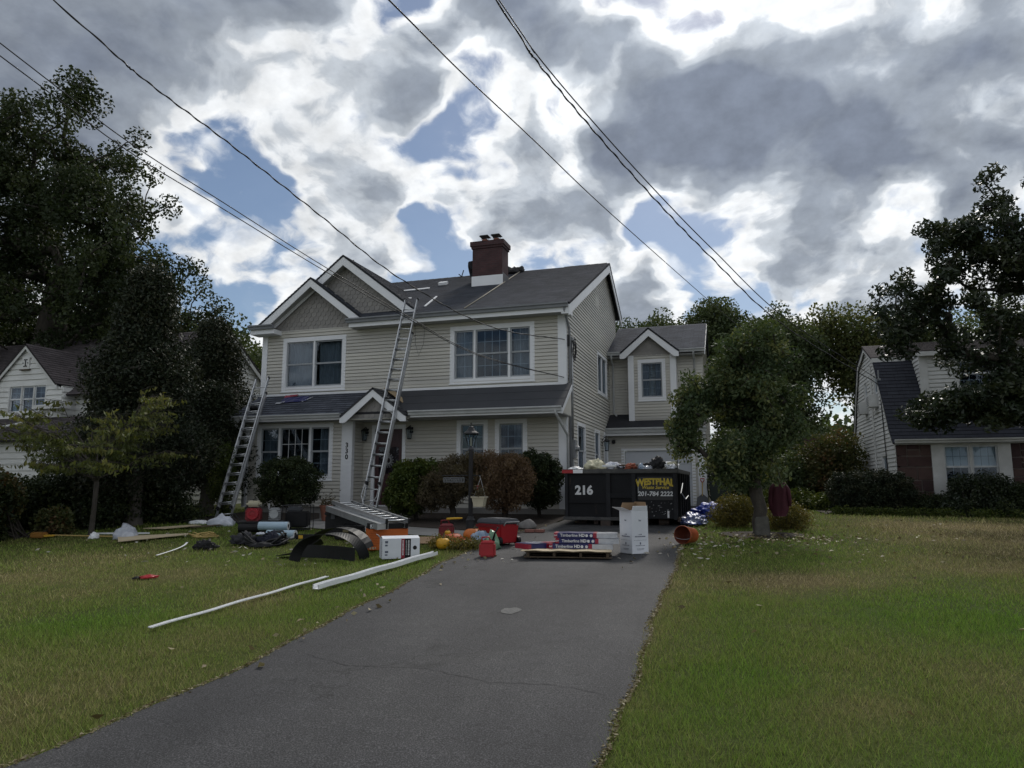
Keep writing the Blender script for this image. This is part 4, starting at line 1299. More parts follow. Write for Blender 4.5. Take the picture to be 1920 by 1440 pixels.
# ------------------------------------------------------------------ right neighbour: gambrel house
nb = thing('neighbour_house', 'white gambrel-roofed house with red stone front at right behind the yew hedge', 'house', (7.5, 22.2, 0.83))
NX, NY = 4.25, 22.0
nfront = Fr(0, NY, 1, 0)
nside = Fr(NX, 0, 0, -1)      # u = -Y
prof = [(22.0, 2.86), (22.25, 3.12), (22.65, 3.70), (23.46, 4.74), (24.05, 5.46), (25.35, 6.02), (26.75, 5.60), (27.6, 4.57), (28.26, 3.57), (28.9, 3.05), (29.5, 2.86)]
def nlim(z):
    if z <= 2.86: return (-29.4, -22.02)
    f_ = r2 = None
    for (a, za), (b2, zb) in zip(prof[:6][:-1], prof[:6][1:]):
        if za <= z <= zb: f_ = a + (b2 - a) * (z - za) / (zb - za)
    for (a, za), (b2, zb) in zip(prof[5:][:-1], prof[5:][1:]):
        if zb <= z <= za: r2 = a + (b2 - a) * (za - z) / (za - zb)
    if f_ is None or r2 is None: return (-25.36, -25.34)
    return (-r2, -f_ - 0.02)
w1 = window(nb, nside, -26.15, -25.55, 3.75, 5.0, [(1, 'double', 1, 1)], 0.07, trimold_m, sashw_m, False)
w2 = window(nb, nside, -24.45, -23.75, 3.80, 5.0, [(1, 'double', 1, 1)], 0.07, trimold_m, sashw_m, False)
w3 = window(nb, nside, -28.0, -26.6, 1.2, 2.45, [(1, 'double', 1, 1), (1, 'double', 1, 1)], 0.09, trimold_m, sashw_m, False)
w4 = window(nb, nside, -23.9, -23.1, 1.3, 2.5, [(1, 'double', 1, 1)], 0.08, trimold_m, sashw_m, False)
siding(nb, 'gable_wall', nside, -29.4, -22.02, 0.9, 5.98, siding2_m, [w1, w2, w3, w4], lim=nlim, course=0.118, per=1, out=0.034)
mb = MB()
for k in range(12):
    a = math.pi * k / 11
    mb.fbox(nside, -25.4 + 0.16 * math.cos(a) - 0.02, -25.4 + 0.16 * math.cos(a) + 0.02, 0.0, 0.03, 5.42 + 0.16 * math.sin(a) - 0.02, 5.42 + 0.16 * math.sin(a) + 0.02)
mb.fbox(nside, -25.58, -25.22, 0.0, 0.03, 5.12, 5.17)
mb.fbox(nside, -25.54, -25.26, 0.0, 0.022, 5.17, 5.45)
mb.build('attic_louvre', trimold_m, nb, True, kind='stuff')
for i in (w1, w2):
    mb = MB(); mb.fbox(nside, i[0] + 0.06, i[1] - 0.06, 0.02, 0.28, i[2] + 0.08, i[2] + 0.46); ac = mb.build('air_conditioner', trimold_m, nb, True, bevel=0.01)
    mb = MB()
    for k in range(6):
        mb.fbox(nside, i[0] + 0.09, i[1] - 0.09, 0.281, 0.287, i[2] + 0.13 + 0.05 * k, i[2] + 0.15 + 0.05 * k)
    mb.build('grille', greybox_m, ac, kind='stuff')
# roof: bell-cast lower slope in steps, shallow upper slope
for (a, za), (b2, zb) in zip(prof[:5][:-1], prof[:5][1:]):
    e = 0.18 if a == 22.0 else 0.0
    roof_plane(nb, 'lower_roof', (NX - 0.10, a - e, za + 0.03 - e * 0.9), (16, a - e, za + 0.03 - e * 0.9), (NX - 0.10, b2, zb + 0.03), (16, b2, zb + 0.03), roofdark_m, th=0.04)
roof_plane(nb, 'upper_roof', (NX - 0.14, 23.93, 5.47), (16, 23.93, 5.47), (NX - 0.14, 25.35, 6.09), (16, 25.35, 6.09), roofbrown_m, th=0.05)
for (a, za), (b2, zb) in zip(prof[5:][:-1], prof[5:][1:]):
    roof_plane(nb, 'rear_roof', (16, b2, zb + 0.03), (NX - 0.12, b2, zb + 0.03), (16, a, za + 0.05), (NX - 0.12, a, za + 0.05), roofdark_m, th=0.04)
mb = MB()
for (a, za), (b2, zb) in zip(prof[:-1], prof[1:]):
    board(mb, (NX - 0.10, a, za + 0.02), (NX - 0.10, b2, zb + 0.02), (0, 0, -0.15), (0.03, 0, 0))
mb.build('rake_trim', trimold_m, nb, True)
mb = MB(); mb.box(NX - 0.12, 5.05, 23.90, 23.96, 5.30, 5.45); mb.build('break_trim', trimold_m, nb, True)
# shed dormer
siding(nb, 'dormer_front', Fr(0, 23.0, 1, 0), 5.25, 15, 4.0, 5.35, siding2_m, [window(nb, Fr(0, 23.0, 1, 0), 6.1, 7.1, 4.25, 5.2, [(1, 'double', 3, 2)], 0.09, trimold_m, sashw_m, False), window(nb, Fr(0, 23.0, 1, 0), 8.6, 9.6, 4.25, 5.2, [(1, 'double', 3, 2)], 0.09, trimold_m, sashw_m, False)], course=0.118, per=2)
siding(nb, 'dormer_side', Fr(5.25, 25.0, 0, -1), 0.0, 2.0, 4.0, 5.4, siding2_m, lim=lambda z: (max(0.0, 1.0 - (z - 4.0) / 1.4), 2.0), course=0.118, per=2)
mb = MB(); mb.box(5.20, 5.42, 22.955, 23.0, 4.0, 5.4); mb.build('dormer_corner', trimold_m, nb, True)
roof_plane(nb, 'dormer_roof', (5.1, 22.80, 5.42), (15.2, 22.80, 5.42), (5.1, 25.35, 6.12), (15.2, 25.35, 6.12), roofbrown_m, th=0.06)
mb = MB(); mb.box(5.1, 15.2, 22.79, 22.83, 5.27, 5.40); mb.build('dormer_fascia', trimold_m, nb, True)
gutter(nb, Fr(0, 21.83, 1, 0), NX - 0.05, 16, 2.82, trimold_m, 0, 0.11, 0.11)
mb = MB(); mb.box(NX, 16, 21.86, 22.0, 2.68, 2.72); mb.build('soffit', trimold_m, nb, True)
# stone front: individual squared blocks over mortar
nwin = (5.12, 6.95, 1.38, 2.72)
mb = MB()
mb.box(NX, nwin[0], NY + 0.02, NY + 0.3, 0.5, 2.70); mb.box(nwin[1], 16, NY + 0.02, NY + 0.3, 0.5, 2.70); mb.box(nwin[0], nwin[1], NY + 0.021, NY + 0.299, 0.5, nwin[2])
stw = mb.build('stone_wall', mat('mortar', (0.20, 0.165, 0.15), None, 6, 0.9), nb, True)
stone_ms = [mat('red_stone_a', (0.088, 0.050, 0.045), (0.062, 0.036, 0.034), 6, 0.9, 0.5, 20, 0.012), mat('red_stone_b', (0.070, 0.042, 0.041), (0.052, 0.031, 0.031), 6, 0.9, 0.5, 20, 0.012), mat('red_stone_c', (0.104, 0.064, 0.055), (0.074, 0.045, 0.04), 6, 0.9, 0.5, 20, 0.012)]
rng = random.Random(11)
def stones(u0, u1, z0, z1):
    z = z0
    while z < z1 - 0.05:
        h = min(z1 - z, rng.choice([0.30, 0.36, 0.42]))
        u = u0
        while u < u1 - 0.05:
            w = min(u1 - u, rng.choice([0.26, 0.36, 0.48, 0.58]))
            if u1 - u - w < 0.2: w = u1 - u
            cells = [(u, u + w, z, z + h)]
            q = rng.random()
            if q < 0.35 and h > 0.35: cells = [(u, u + w, z, z + h * 0.5), (u, u + w, z + h * 0.5, z + h)]
            elif q < 0.55 and w > 0.55: cells = [(u, u + w * 0.45, z, z + h), (u + w * 0.45, u + w, z, z + h * 0.55), (u + w * 0.45, u + w, z + h * 0.55, z + h)]
            for a, b2, c_, d in cells:
                g = 0.013
                pr2 = rng.uniform(0.0, 0.02)
                j = lambda: rng.uniform(-0.008, 0.008)
                mb = MB(); mb.hexa([(a + g + j(), NY - pr2, c_ + g + j()), (b2 - g + j(), NY - pr2 + j(), c_ + g + j()), (b2 - g, NY + 0.05, c_ + g), (a + g, NY + 0.05, c_ + g),
                                    (a + g + j(), NY - pr2 + j(), d - g + j()), (b2 - g + j(), NY - pr2, d - g + j()), (b2 - g, NY + 0.05, d - g), (a + g, NY + 0.05, d - g)])
                mb.build('stone_block', rng.choice(stone_ms), stw, bevel=0.008)
            u += w
        z += h
stones(NX, nwin[0], 0.75, 2.68)
stones(nwin[1], 8.6, 0.75, 2.68)
stones(nwin[0], nwin[1], 0.75, nwin[2])
# wide front window with panelled jambs
mb = MB(); mb.box(nwin[0] - 0.02, nwin[0] + 0.24, NY - 0.06, NY + 0.1, nwin[2] - 0.06, 2.70); mb.box(nwin[1] - 0.24, nwin[1] + 0.02, NY - 0.06, NY + 0.1, nwin[2] - 0.06, 2.70); mb.box(nwin[0] + 0.24, nwin[1] - 0.24, NY - 0.058, NY + 0.1, nwin[2] - 0.06, nwin[2] + 0.06)
mb.build('window_jamb', trimold_m, nb, True)
window(nb, Fr(0, NY - 0.02, 1, 0), nwin[0] + 0.22, nwin[1] - 0.22, nwin[2] + 0.05, 2.70, [(1, 'double', 3, 2), (1, 'double', 3, 2)], 0.06, trimold_m, sashw_m, False, blind=0.5)
mb = MB(); mb.tube([(NX - 0.05, 24.72, 5.35), (NX - 0.05, 24.72, 0.95)], 0.035, 8); mb.build('downspout', trimold_m, nb, True)
mb = MB(); mb.tube([(NX - 0.05, 23.35, 4.45), (NX - 0.05, 22.95, 1.0)], 0.014, 6); mb.build('cable', wire_m, nb, True)
mb = MB(); mb.tube([(NX - 0.05, 23.42, 4.4), (NX - 0.05, 23.42, 5.0)], 0.02, 6); mb.box(NX - 0.12, NX, 23.38, 23.46, 4.5, 4.75); mb.build('service_entry', greybox_m, nb, True)
mb = MB(); mb.tube([(NX - 0.1, 27.2, 2.62), (3.4, 27.6, 2.28)], 0.03, 6); mb.build('awning_pole', trimold_m, nb, True)

# ------------------------------------------------------------------ left neighbour: cape with cross gable
nl = thing('neighbour_house', 'white clapboard house with brown shingle roof and cross gable at far left', 'house', (-24, 20, 0.8))
g_f = Fr(0, 19.0, 1, 0)
wg = window(nl, g_f, -25.15, -23.3, 4.10, 5.17, [(1, 'double', 2, 2), (1, 'double', 2, 2), (1, 'double', 2, 2)], 0.07, trimold_m, sashw_m, True)
gx, gza, gzb = -24.40, 6.66, 3.0
gp = 0.95
siding(nl, 'cross_gable_wall', g_f, -26.7, -22.1, 2.5, 6.60, siding2_m, [wg], lim=lambda z: (-26.2, -22.6) if z < 4.95 else (gx - (6.62 - z) / gp * 0.92, gx + (6.62 - z) / gp * 0.92), course=0.20, per=1, out=0.04)
for s in (-1, 1):
    e = gx + s * 1.62
    pts = [(e, 22.6, 5.12), (e, 18.85, 5.12), (gx, 22.6, gza), (gx, 18.85, gza)]
    if s > 0: pts = [pts[1], pts[0], pts[3], pts[2]]
    roof_plane(nl, 'cross_gable_roof', *pts, roofbrown_m, th=0.05)
    mb = MB(); board(mb, (gx, 18.87, gza - 0.06), (e, 18.87, 5.06), (0, 0, -0.14), (0, 0.03, 0)); mb.build('rake_board', trimold_m, nl, True)
siding(nl, 'upper_right_wall', Fr(-22.6, 19.0, 0, 1), 0.0, 3.4, 3.0, 5.05, siding2_m, course=0.20, per=1, out=0.04)
siding(nl, 'dormer_link_wall', Fr(0, 19.55, 1, 0), -22.6, -18.9, 3.0, 4.95, siding2_m, course=0.20, per=1, out=0.04)
roof_plane(nl, 'main_roof', (-34, 19.1, 4.75), (-18.55, 19.1, 4.75), (-34, 22.5, 7.58), (-18.55, 22.5, 7.58), roofbrown_m)
roof_plane(nl, 'rear_roof', (-18.55, 26.6, 4.7), (-34, 26.6, 4.7), (-18.55, 22.5, 7.58), (-34, 22.5, 7.58), roofbrown_m)
siding(nl, 'right_gable_wall', Fr(-18.75, 0, 0, 1), 17.6, 26.4, 0.8, 7.5, siding2_m, lim=lambda z: (17.6, 26.4) if z < 3.1 else (19.2, 26.4) if z < 4.75 else (19.1 + (z - 4.75) / 0.832 + 0.02, 26.6 - (z - 4.7) / 0.70 - 0.02), course=0.20, per=1, out=0.04)
mb = MB(); board(mb, (-18.60, 22.5, 7.50), (-18.60, 26.6, 4.62), (0, 0, -0.18), (0.03, 0, 0)); board(mb, (-18.60, 19.1, 4.68), (-18.60, 22.5, 7.50), (0, 0, -0.18), (0.03, 0, 0)); mb.build('rake_board', trimold_m, nl, True)
roof_plane(nl, 'porch_roof', (-34, 17.2, 3.02), (-19.2, 17.2, 3.02), (-34, 19.0, 3.95), (-19.2, 19.0, 3.95), roofbrown_m)
gutter(nl, Fr(0, 17.2, 1, 0), -34, -25.0, 3.05, trimold_m)
roof_plane(nl, 'garage_roof', (-34, 16.2, 2.45), (-24.4, 16.2, 2.45), (-34, 17.2, 3.0), (-24.4, 17.2, 3.0), roofbrown_m)
gutter(nl, Fr(0, 16.2, 1, 0), -34, -24.3, 2.48, trimold_m)
siding(nl, 'lower_wall', Fr(0, 17.6, 1, 0), -34, -18.75, 0.8, 3.2, siding2_m, course=0.20, per=2, out=0.04)
mb = MB(); mb.box(-34, -24.5, 16.4, 17.5, 0.8, 2.35); mb.build('garage_front', trimold_m, nl, True)
mb = MB(); mb.tube([(-22.75, 18.80, 4.28), (-22.75, 18.78, 4.0), (-22.85, 18.6, 3.88), (-24.6, 17.35, 3.26), (-24.72, 17.2, 3.16)], 0.045, 8); mb.build('downspout', trimold_m, nl, True, smooth=True)
mb = MB(); mb.box(-23.6, -22.2, 18.7, 19.0, 4.22, 4.36); mb.build('return_eave', trimold_m, nl, True)
# birdhouse-like gable vent
mb = MB(); mb.box(-24.58, -24.22, 18.93, 18.99, 5.72, 6.16); dv = mb.build('gable_vent', trimold_m, nl, True, bevel=0.01)
mb = MB(); mb.box(-24.62, -24.18, 18.88, 18.99, 5.68, 5.72); mb.build('ledge', oldwood_m, dv)
mb = MB()
for k in range(6):
    a = k * math.pi / 3
    mb.tube([(-24.40 + 0.10 * math.cos(a), 18.925, 5.95 + 0.12 * math.sin(a)), (-24.40 + 0.13 * math.cos(a), 18.925, 5.95 + 0.155 * math.sin(a))], 0.022, 5)
mb.tube([(-24.40, 18.925, 5.82), (-24.40, 18.925, 6.08)], 0.02, 5)
mb.build('vent_holes', black_m, dv)
# ------------------------------------------------------------------ vegetation
def leaf_mesh(name, cen, L, W, rng, m, droop=0.0, upright=0.0, tint=None, flat=0.0):
    """diamond leaves at centres; droop pulls their long axis downwards"""
    n = len(cen)
    a = rng.normal(size=(n, 3))
    a[:, 2] = a[:, 2] * (1 - flat) - droop + upright
    a /= np.linalg.norm(a, axis=1)[:, None] + 1e-9
    b = rng.normal(size=(n, 3))
    b -= a * np.sum(a * b, 1)[:, None]
    b /= np.linalg.norm(b, axis=1)[:, None] + 1e-9
    c = np.cross(a, b)
    s = (0.7 + 0.6 * rng.rand(n))[:, None]
    l2 = L * s * 0.5; w2 = W * s * 0.5
    fold = c * w2 * 0.5
    v = np.empty((n, 4, 3))
    v[:, 0] = cen + a * l2
    v[:, 1] = cen + b * w2 + fold
    v[:, 2] = cen - a * l2
    v[:, 3] = cen - b * w2 + fold
    f = np.arange(4 * n).reshape(n, 4)
    r_ = rng.rand(n) if tint is None else np.clip(tint + (rng.rand(n) - 0.5) * 0.5, 0, 1)
    me = bpy.data.meshes.new(name)
    fill_mesh(me, v.reshape(-1, 3), f, {'rnd': ('FACE', r_)})
    me.materials.append(m)
    return me

def gauss(rng, n, k=1.75):
    o = rng.normal(size=(n, 3))
    l = np.linalg.norm(o, axis=1)[:, None]
    return o * np.minimum(1.0, k / l)

def ell_points(blobs, n, rng, bias=0.42):
    vol = np.array([b[3] * b[4] * b[5] for b in blobs]); vol = vol ** 0.8
    k = rng.choice(len(blobs), n, p=vol / vol.sum())
    d = rng.normal(size=(n, 3)); d /= np.linalg.norm(d, axis=1)[:, None]
    r_ = rng.rand(n) ** bias
    B = np.array(blobs)
    return B[k, :3] + d * r_[:, None] * B[k, 3:6]

def skeleton(base, top, cl, rng, trunk_r, seg=5, minr=0.006, wob=0.06, tip=None):
    """limbs from trunk to every clump: nearest-node growth, radius by what a limb carries"""
    base, top = np.array(base, float), np.array(top, float)
    nodes = []; par = []
    K = 6
    for i in range(K + 1):
        t = i / K
        p = base * (1 - t) + top * t
        p[:2] += rng.normal(size=2) * wob * (0 < i < K) * np.linalg.norm(top - base) * 0.25
        nodes.append(p); par.append(i - 1)
    h = np.linalg.norm(cl - top, axis=1)
    leafn = []
    for i in np.argsort(h):
        c = cl[i]
        N = np.array(nodes)
        d = np.linalg.norm(N - c, axis=1) + 0.6 * np.maximum(0, N[:, 2] - c[2] + 0.15 * 0)
        d[:max(1, K // 3)] += 3.0
        j = int(np.argmin(d))
        a = nodes[j]
        ln = np.linalg.norm(c - a)
        prev = j
        ns = 1 if ln < 0.5 else (2 if ln < 1.5 else 3)
        for q in range(1, ns + 1):
            t = q / ns
            p = a * (1 - t) + c * t
            if q < ns:
                p = p + rng.normal(size=3) * ln * 0.07
                p[2] += ln * 0.06
            nodes.append(p); par.append(prev); prev = len(nodes) - 1
        leafn.append(prev)
    w = np.zeros(len(nodes))
    for i in leafn: w[i] += 1
    for i in range(len(nodes) - 1, 0, -1):
        w[par[i]] += w[i]
    rad = trunk_r * np.sqrt(np.maximum(w, 1) / max(w[0], 1))
    rad = np.maximum(rad, minr)
    mb = MB()
    # trunk as one run with a flared foot
    tr = [nodes[i] for i in range(K + 1)]
    rr = [max(rad[i], trunk_r * (1 - 0.45 * i / K)) for i in range(K + 1)]
    foot = np.array(base) - np.array([0, 0, 0.15])
    mb.tube([foot] + [tr[0] + np.array([0, 0, 0.05])] + [tr[0] + (tr[1] - tr[0]) * 0.35] + tr[1:], [rr[0] * 1.7, rr[0] * 1.35, rr[0] * 1.05] + rr[1:], 9)
    for i in range(K + 1, len(nodes)):
        p = par[i]
        r0 = min(rad[p], rad[i] * 1.35) if p > K else rad[i] * 1.15
        mb.tube([nodes[p], nodes[i]], [r0, rad[i]], seg, cap=False)
    return mb

def plant(name, label, cat, base, top, blobs, nclump, per, cr, L, W, lm, bm, tr, seed, group=None, droop=0.0, upright=0.0, bias=0.42, flatc=1.0, minr=0.006, flat=0.0, parts=('trunk', 'crown'), limbs=None, gaps=None):
    rng = np.random.RandomState(seed)
    cl = ell_points(blobs, nclump if gaps is None else int(nclump * 1.5), rng, bias)
    if gaps is not None:
        gs, gt = gaps
        nv = np.array([mnoise.noise(Vector(p) * gs + Vector((seed, 0, 0))) for p in cl])
        cl = cl[nv > gt][:nclump]
        nclump = len(cl)
    cl[:, 2] = np.maximum(cl[:, 2], base[2] + 0.12)
    t = thing(name, label, cat, base, group=group)
    sk = cl if limbs is None else cl[:limbs]
    mb = skeleton(base, top, sk, rng, tr, minr=minr)
    mb.build(parts[0], bm, t, True, smooth=True)
    cen = np.repeat(cl, per, 0)
    off = gauss(rng, len(cen)) * cr
    off[:, 2] *= flatc
    cen = cen + off
    cen[:, 2] = np.maximum(cen[:, 2], base[2] + 0.03)
    tint = np.repeat(rng.rand(nclump), per)
    obj(parts[1], leaf_mesh('crown', cen, L, W, rng, lm, droop, upright, tint, flat), None, t, True)
    return t

# big oak behind the left neighbour
plant('oak_tree', 'tall dark oak towering over the left house, nearest the frame edge', 'tree', (-30.0, 23.5, 0.8), (-29.0, 23.8, 11.0),
      [(-27.5, 22.6, 15.5, 3.6, 3.2, 4.0), (-25.8, 23.2, 12.2, 4.4, 3.6, 3.0), (-30.5, 22.6, 14.5, 4.0, 3.4, 4.2), (-24.2, 23.6, 9.6, 3.3, 3.2, 2.6), (-29.5, 22.6, 9.4, 4.8, 3.6, 3.0), (-34, 22.5, 12, 4.5, 4, 5), (-22.9, 24.2, 8.6, 1.7, 2.0, 1.9), (-26.6, 22.0, 18.2, 0.9, 0.9, 1.2), (-28.9, 21.9, 17.9, 1.4, 1.2, 1.2)],
      560, 170, 0.33, 0.17, 0.10, oak_l, bark_m, 0.60, 1, bias=0.55, minr=0.022, gaps=(0.42, -0.16))
plant('oak_tree', 'dense leafy tree filling the gap above the left house roof', 'tree', (-31.5, 29, 0.9), (-31, 29, 6.0),
      [(-31.5, 29, 8.0, 5.0, 3.5, 3.6), (-26.5, 30, 7.2, 4.2, 3, 3.2), (-37, 28, 8, 5, 4, 4)], 300, 200, 0.5, 0.2, 0.13, bg_l, bark_m, 0.3, 2, bias=0.5)
plant('background_tree', 'small light tree in the sky gap left of the beige house', 'tree', (-26.5, 33.5, 0.95), (-26.3, 33.5, 5.5),
      [(-26.2, 33.5, 7.6, 2.2, 2.0, 1.9), (-24.6, 34, 6.4, 2.6, 2.0, 2.4)], 110, 120, 0.4, 0.2, 0.13, bgy_l, bark_m, 0.2, 3, bias=0.5)
# dark cedars between the houses
def cedar(label, base, h, r_, seed, n=420, per=150):
    rng = np.random.RandomState(seed)
    bx, by, bz = base
    t = thing('cedar_tree', label, 'tree', base, group='dark cedars between the houses')
    hh = rng.rand(n) ** 0.85
    z = bz + 0.9 + hh * (h - 1.0)
    rad = r_ * (1 - hh ** 1.6) * (0.55 + 0.45 * rng.rand(n)) * (1 + 0.25 * np.sin(hh * 17 + seed))
    rad = np.maximum(rad, 0.12)
    an = rng.rand(n) * 2 * np.pi
    cl = np.stack([bx + rad * np.cos(an), by + rad * np.sin(an), z], 1)
    mb = skeleton(base, (bx, by, bz + h * 0.93), cl[:180], rng, 0.17, 5, 0.01, 0.03)
    mb.build('trunk', barkg_m, t, True, smooth=True)
    cen = np.repeat(cl, per, 0) + gauss(rng, n * per) * np.array([0.27, 0.27, 0.24])
    obj('crown', leaf_mesh('crown', cen, 0.095, 0.042, rng, cedar_l, 0.1, 0.35, np.repeat(rng.rand(n), per)), None, t, True)
cedar('tallest dark cedar with bare grey trunk beside the left house', (-14.15, 14.1, 0.61), 6.3, 1.45, 5, 460, 150)
cedar('rounded dark cedar against the left corner of the beige house', (-17.0, 19.9, 0.81), 6.3, 2.0, 6, 420, 150)
cedar('dark cedar filling the shade behind the tallest cedar', (-16.6, 16.6, 0.72), 5.0, 1.7, 7, 300, 140)
cedar('low dark cedar in deep shade left of the leaning ladder', (-14.6, 17.2, 0.74), 3.6, 1.1, 8, 260, 130)
plant('arborvitae_shrub', 'narrow lighter green arborvitae beside the foot of the left ladder', 'shrub', (-13.35, 16.3, 0.69), (-13.3, 16.3, 2.2),
      [(-13.35, 16.3, 1.5, 0.36, 0.36, 0.9), (-13.35, 16.3, 2.2, 0.2, 0.2, 0.6)], 150, 60, 0.09, 0.06, 0.022, boxg_l, bark_m, 0.04, 9, upright=0.6, parts=('stem', 'foliage'))
# young cherry with hanging leaves
def cherry():
    rng = np.random.RandomState(21)
    base = np.array((-12.82, 11.71, 0.50))
    t = thing('cherry_tree', 'young spreading tree with drooping yellow-green leaves on left lawn', 'tree', tuple(base))
    mb = MB()
    fork = base + np.array([0.02, 0.02, 1.15])
    mb.tube([base - np.array([0, 0, 0.1]), base + np.array([0, 0, 0.1]), base + np.array([0.03, 0, 0.6]), fork], [0.085, 0.058, 0.048, 0.05], 9)
    cen = []; tin = []
    for k in range(24):
        an = 2 * np.pi * k / 24 * 5 + rng.normal() * 0.25
        ln = 1.3 + 0.85 * rng.rand()
        rise = 0.2 + 1.35 * rng.rand()
        if k % 5 == 0: ln *= 0.6; rise = 1.75
        p = [fork + np.array([0, 0, rng.uniform(-0.05, 0.2)])]
        for i in range(1, 6):
            q = i / 5
            p.append(fork + np.array([np.cos(an) * ln * q, np.sin(an) * ln * q * 0.85, 0.1 + rise * q ** 0.75]) + rng.normal(size=3) * 0.05)
        mb.tube(p, [0.020, 0.017, 0.013, 0.010, 0.007, 0.003], 6, cap=False)
        for j in range(20):
            q = rng.uniform(0.28, 1.0)
            i = min(4, int(q * 5)); f = q * 5 - i
            s = p[i] * (1 - f) + p[i + 1] * f
            a2 = an + rng.normal() * 0.9
            l2 = rng.uniform(0.25, 0.75)
            e = s + np.array([np.cos(a2) * l2, np.sin(a2) * l2, rng.normal() * 0.07 + 0.03])
            mb.tube([s, (s + e) / 2 + np.array([0, 0, 0.03]), e], [0.006, 0.004, 0.003], 4, cap=False)
            for u in range(10):
                w = rng.uniform(0.05, 1.0)
                cen.append(s * (1 - w) + e * w + np.array([rng.normal() * 0.012, rng.normal() * 0.012, -0.05]))
                tin.append(q * 0.7 + 0.1)
    mb.build('trunk', bark_m, t, True, smooth=True)
    obj('crown', leaf_mesh('crown', np.array(cen), 0.125, 0.044, rng, cherry_l, 1.6, 0, np.array(tin)), None, t, True)
cherry()
# left hedge in shade
def hedge(name, label, cat, blobs, n, per, lm, seed, L=0.06, W=0.035, cr=0.1, base=None, group=None, bias=0.3, stems=6, parts=('stems', 'foliage'), upright=0.0, tr=0.02):
    rng = np.random.RandomState(seed)
    B = np.array(blobs)
    base = base or (float(B[:, 0].mean()), float(B[:, 1].mean()), gz(float(B[:, 1].mean())))
    t = thing(name, label, cat, base, group=group)
    cl = ell_points(blobs, n, rng, bias)
    cl[:, 2] = np.maximum(cl[:, 2], gzn(cl[:, 1]) + 0.08)
    mb = MB()
    for k in range(stems):
        j = rng.randint(len(cl))
        for q in range(5):
            c = cl[rng.randint(len(cl))]
            b0 = np.array([base[0] + rng.normal() * 0.08, base[1] + rng.normal() * 0.08, base[2] - 0.05]) if len(blobs) < 3 else np.array([c[0] * 0.7 + base[0] * 0.3, c[1] * 0.8 + base[1] * 0.2, gz(float(c[1])) - 0.05])
            mid = (b0 + c) / 2 + np.array([rng.normal() * 0.05, rng.normal() * 0.05, 0.05]) + (c - b0) * np.array([0.12, 0.12, 0])
            mb.tube([b0, mid, c], [tr, tr * 0.6, 0.006], 5, cap=False)
    mb.build(parts[0], bark_m, t, True, smooth=True, kind='stuff')
    cen = np.repeat(cl, per, 0) + gauss(rng, n * per) * cr
    cen[:, 2] = np.maximum(cen[:, 2], gzn(cen[:, 1]) + 0.02)
    obj(parts[1], leaf_mesh(parts[1], cen, L, W, rng, lm, 0.15, upright, np.repeat(rng.rand(n), per)), None, t, True)
    return t
hedge('hedge', 'long dark hedge in the shade along the left lawn', 'hedge', [(-15.2 + 0.9 * math.cos(k), 9.6 + 0.85 * k, 1.05 + 0.1 * math.sin(k * 2.3), 0.85, 0.75, 0.72 + 0.12 * math.sin(k * 1.7)) for k in range(7)], 620, 90, box_l, 30, 0.085, 0.05, 0.14)
hedge('shrub', 'low leafy yellow-tinged shrub at the left frame edge before the hedge', 'shrub', [(-14.6, 10.9, 1.3, 0.5, 0.45, 0.55), (-13.9, 11.8, 0.75, 0.4, 0.3, 0.28)], 170, 50, vine_l, 31, 0.08, 0.05, 0.10)
hedge('shrub', 'ivy-like undergrowth around the bare cedar trunk', 'shrub', [(-14.6, 13.2, 0.8, 1.0, 0.5, 0.6), (-13.6, 14.9, 0.8, 0.8, 0.5, 0.5), (-15.6, 13.6, 1.0, 0.8, 0.7, 0.9)], 230, 50, box_l, 32, 0.07, 0.045, 0.13)

# foundation planting
plant('round_shrub', 'dark clipped round bush below the left ground-floor window', 'shrub', (-10.70, 15.6, 0.67), (-10.7, 15.6, 0.95),
      [(-10.70, 15.45, 1.74, 0.88, 0.72, 0.50), (-11.05, 15.45, 1.40, 0.45, 0.45, 0.34), (-10.35, 15.45, 1.38, 0.42, 0.45, 0.34), (-10.75, 15.4, 2.10, 0.5, 0.4, 0.16)], 520, 46, 0.055, 0.052, 0.032, box_l, bark_m, 0.055, 40, bias=0.30, parts=('stems', 'foliage'), minr=0.007, limbs=240)
plant('round_shrub', 'bright green rounded shrub right of the tall ladder', 'shrub', (-7.62, 16.4, 0.71), (-7.62, 16.3, 0.9),
      [(-7.62, 16.1, 1.48, 0.60, 0.60, 0.60), (-7.1, 16.25, 1.75, 0.42, 0.4, 0.40), (-7.9, 16.0, 1.25, 0.35, 0.35, 0.36), (-7.35, 16.0, 1.95, 0.32, 0.3, 0.24), (-7.75, 15.9, 1.88, 0.3, 0.3, 0.26)], 420, 60, 0.07, 0.075, 0.04, boxg_l, bark_m, 0.05, 41, bias=0.28, parts=('stems', 'foliage'), limbs=150)
plant('laceleaf_maple', 'low brown-leaved weeping maple left of the lamp post', 'shrub', (-6.55, 16.2, 0.70), (-6.6, 16.2, 1.2),
      [(-6.45, 16.0, 1.76, 0.74, 0.60, 0.46), (-6.75, 15.9, 1.48, 0.60, 0.55, 0.40), (-6.1, 16.0, 2.05, 0.42, 0.4, 0.24), (-6.95, 15.9, 1.30, 0.36, 0.4, 0.30)], 320, 85, 0.08, 0.07, 0.018, maple2_l, bark_m, 0.075, 42, droop=0.9, bias=0.3, parts=('trunk', 'foliage'), limbs=120)
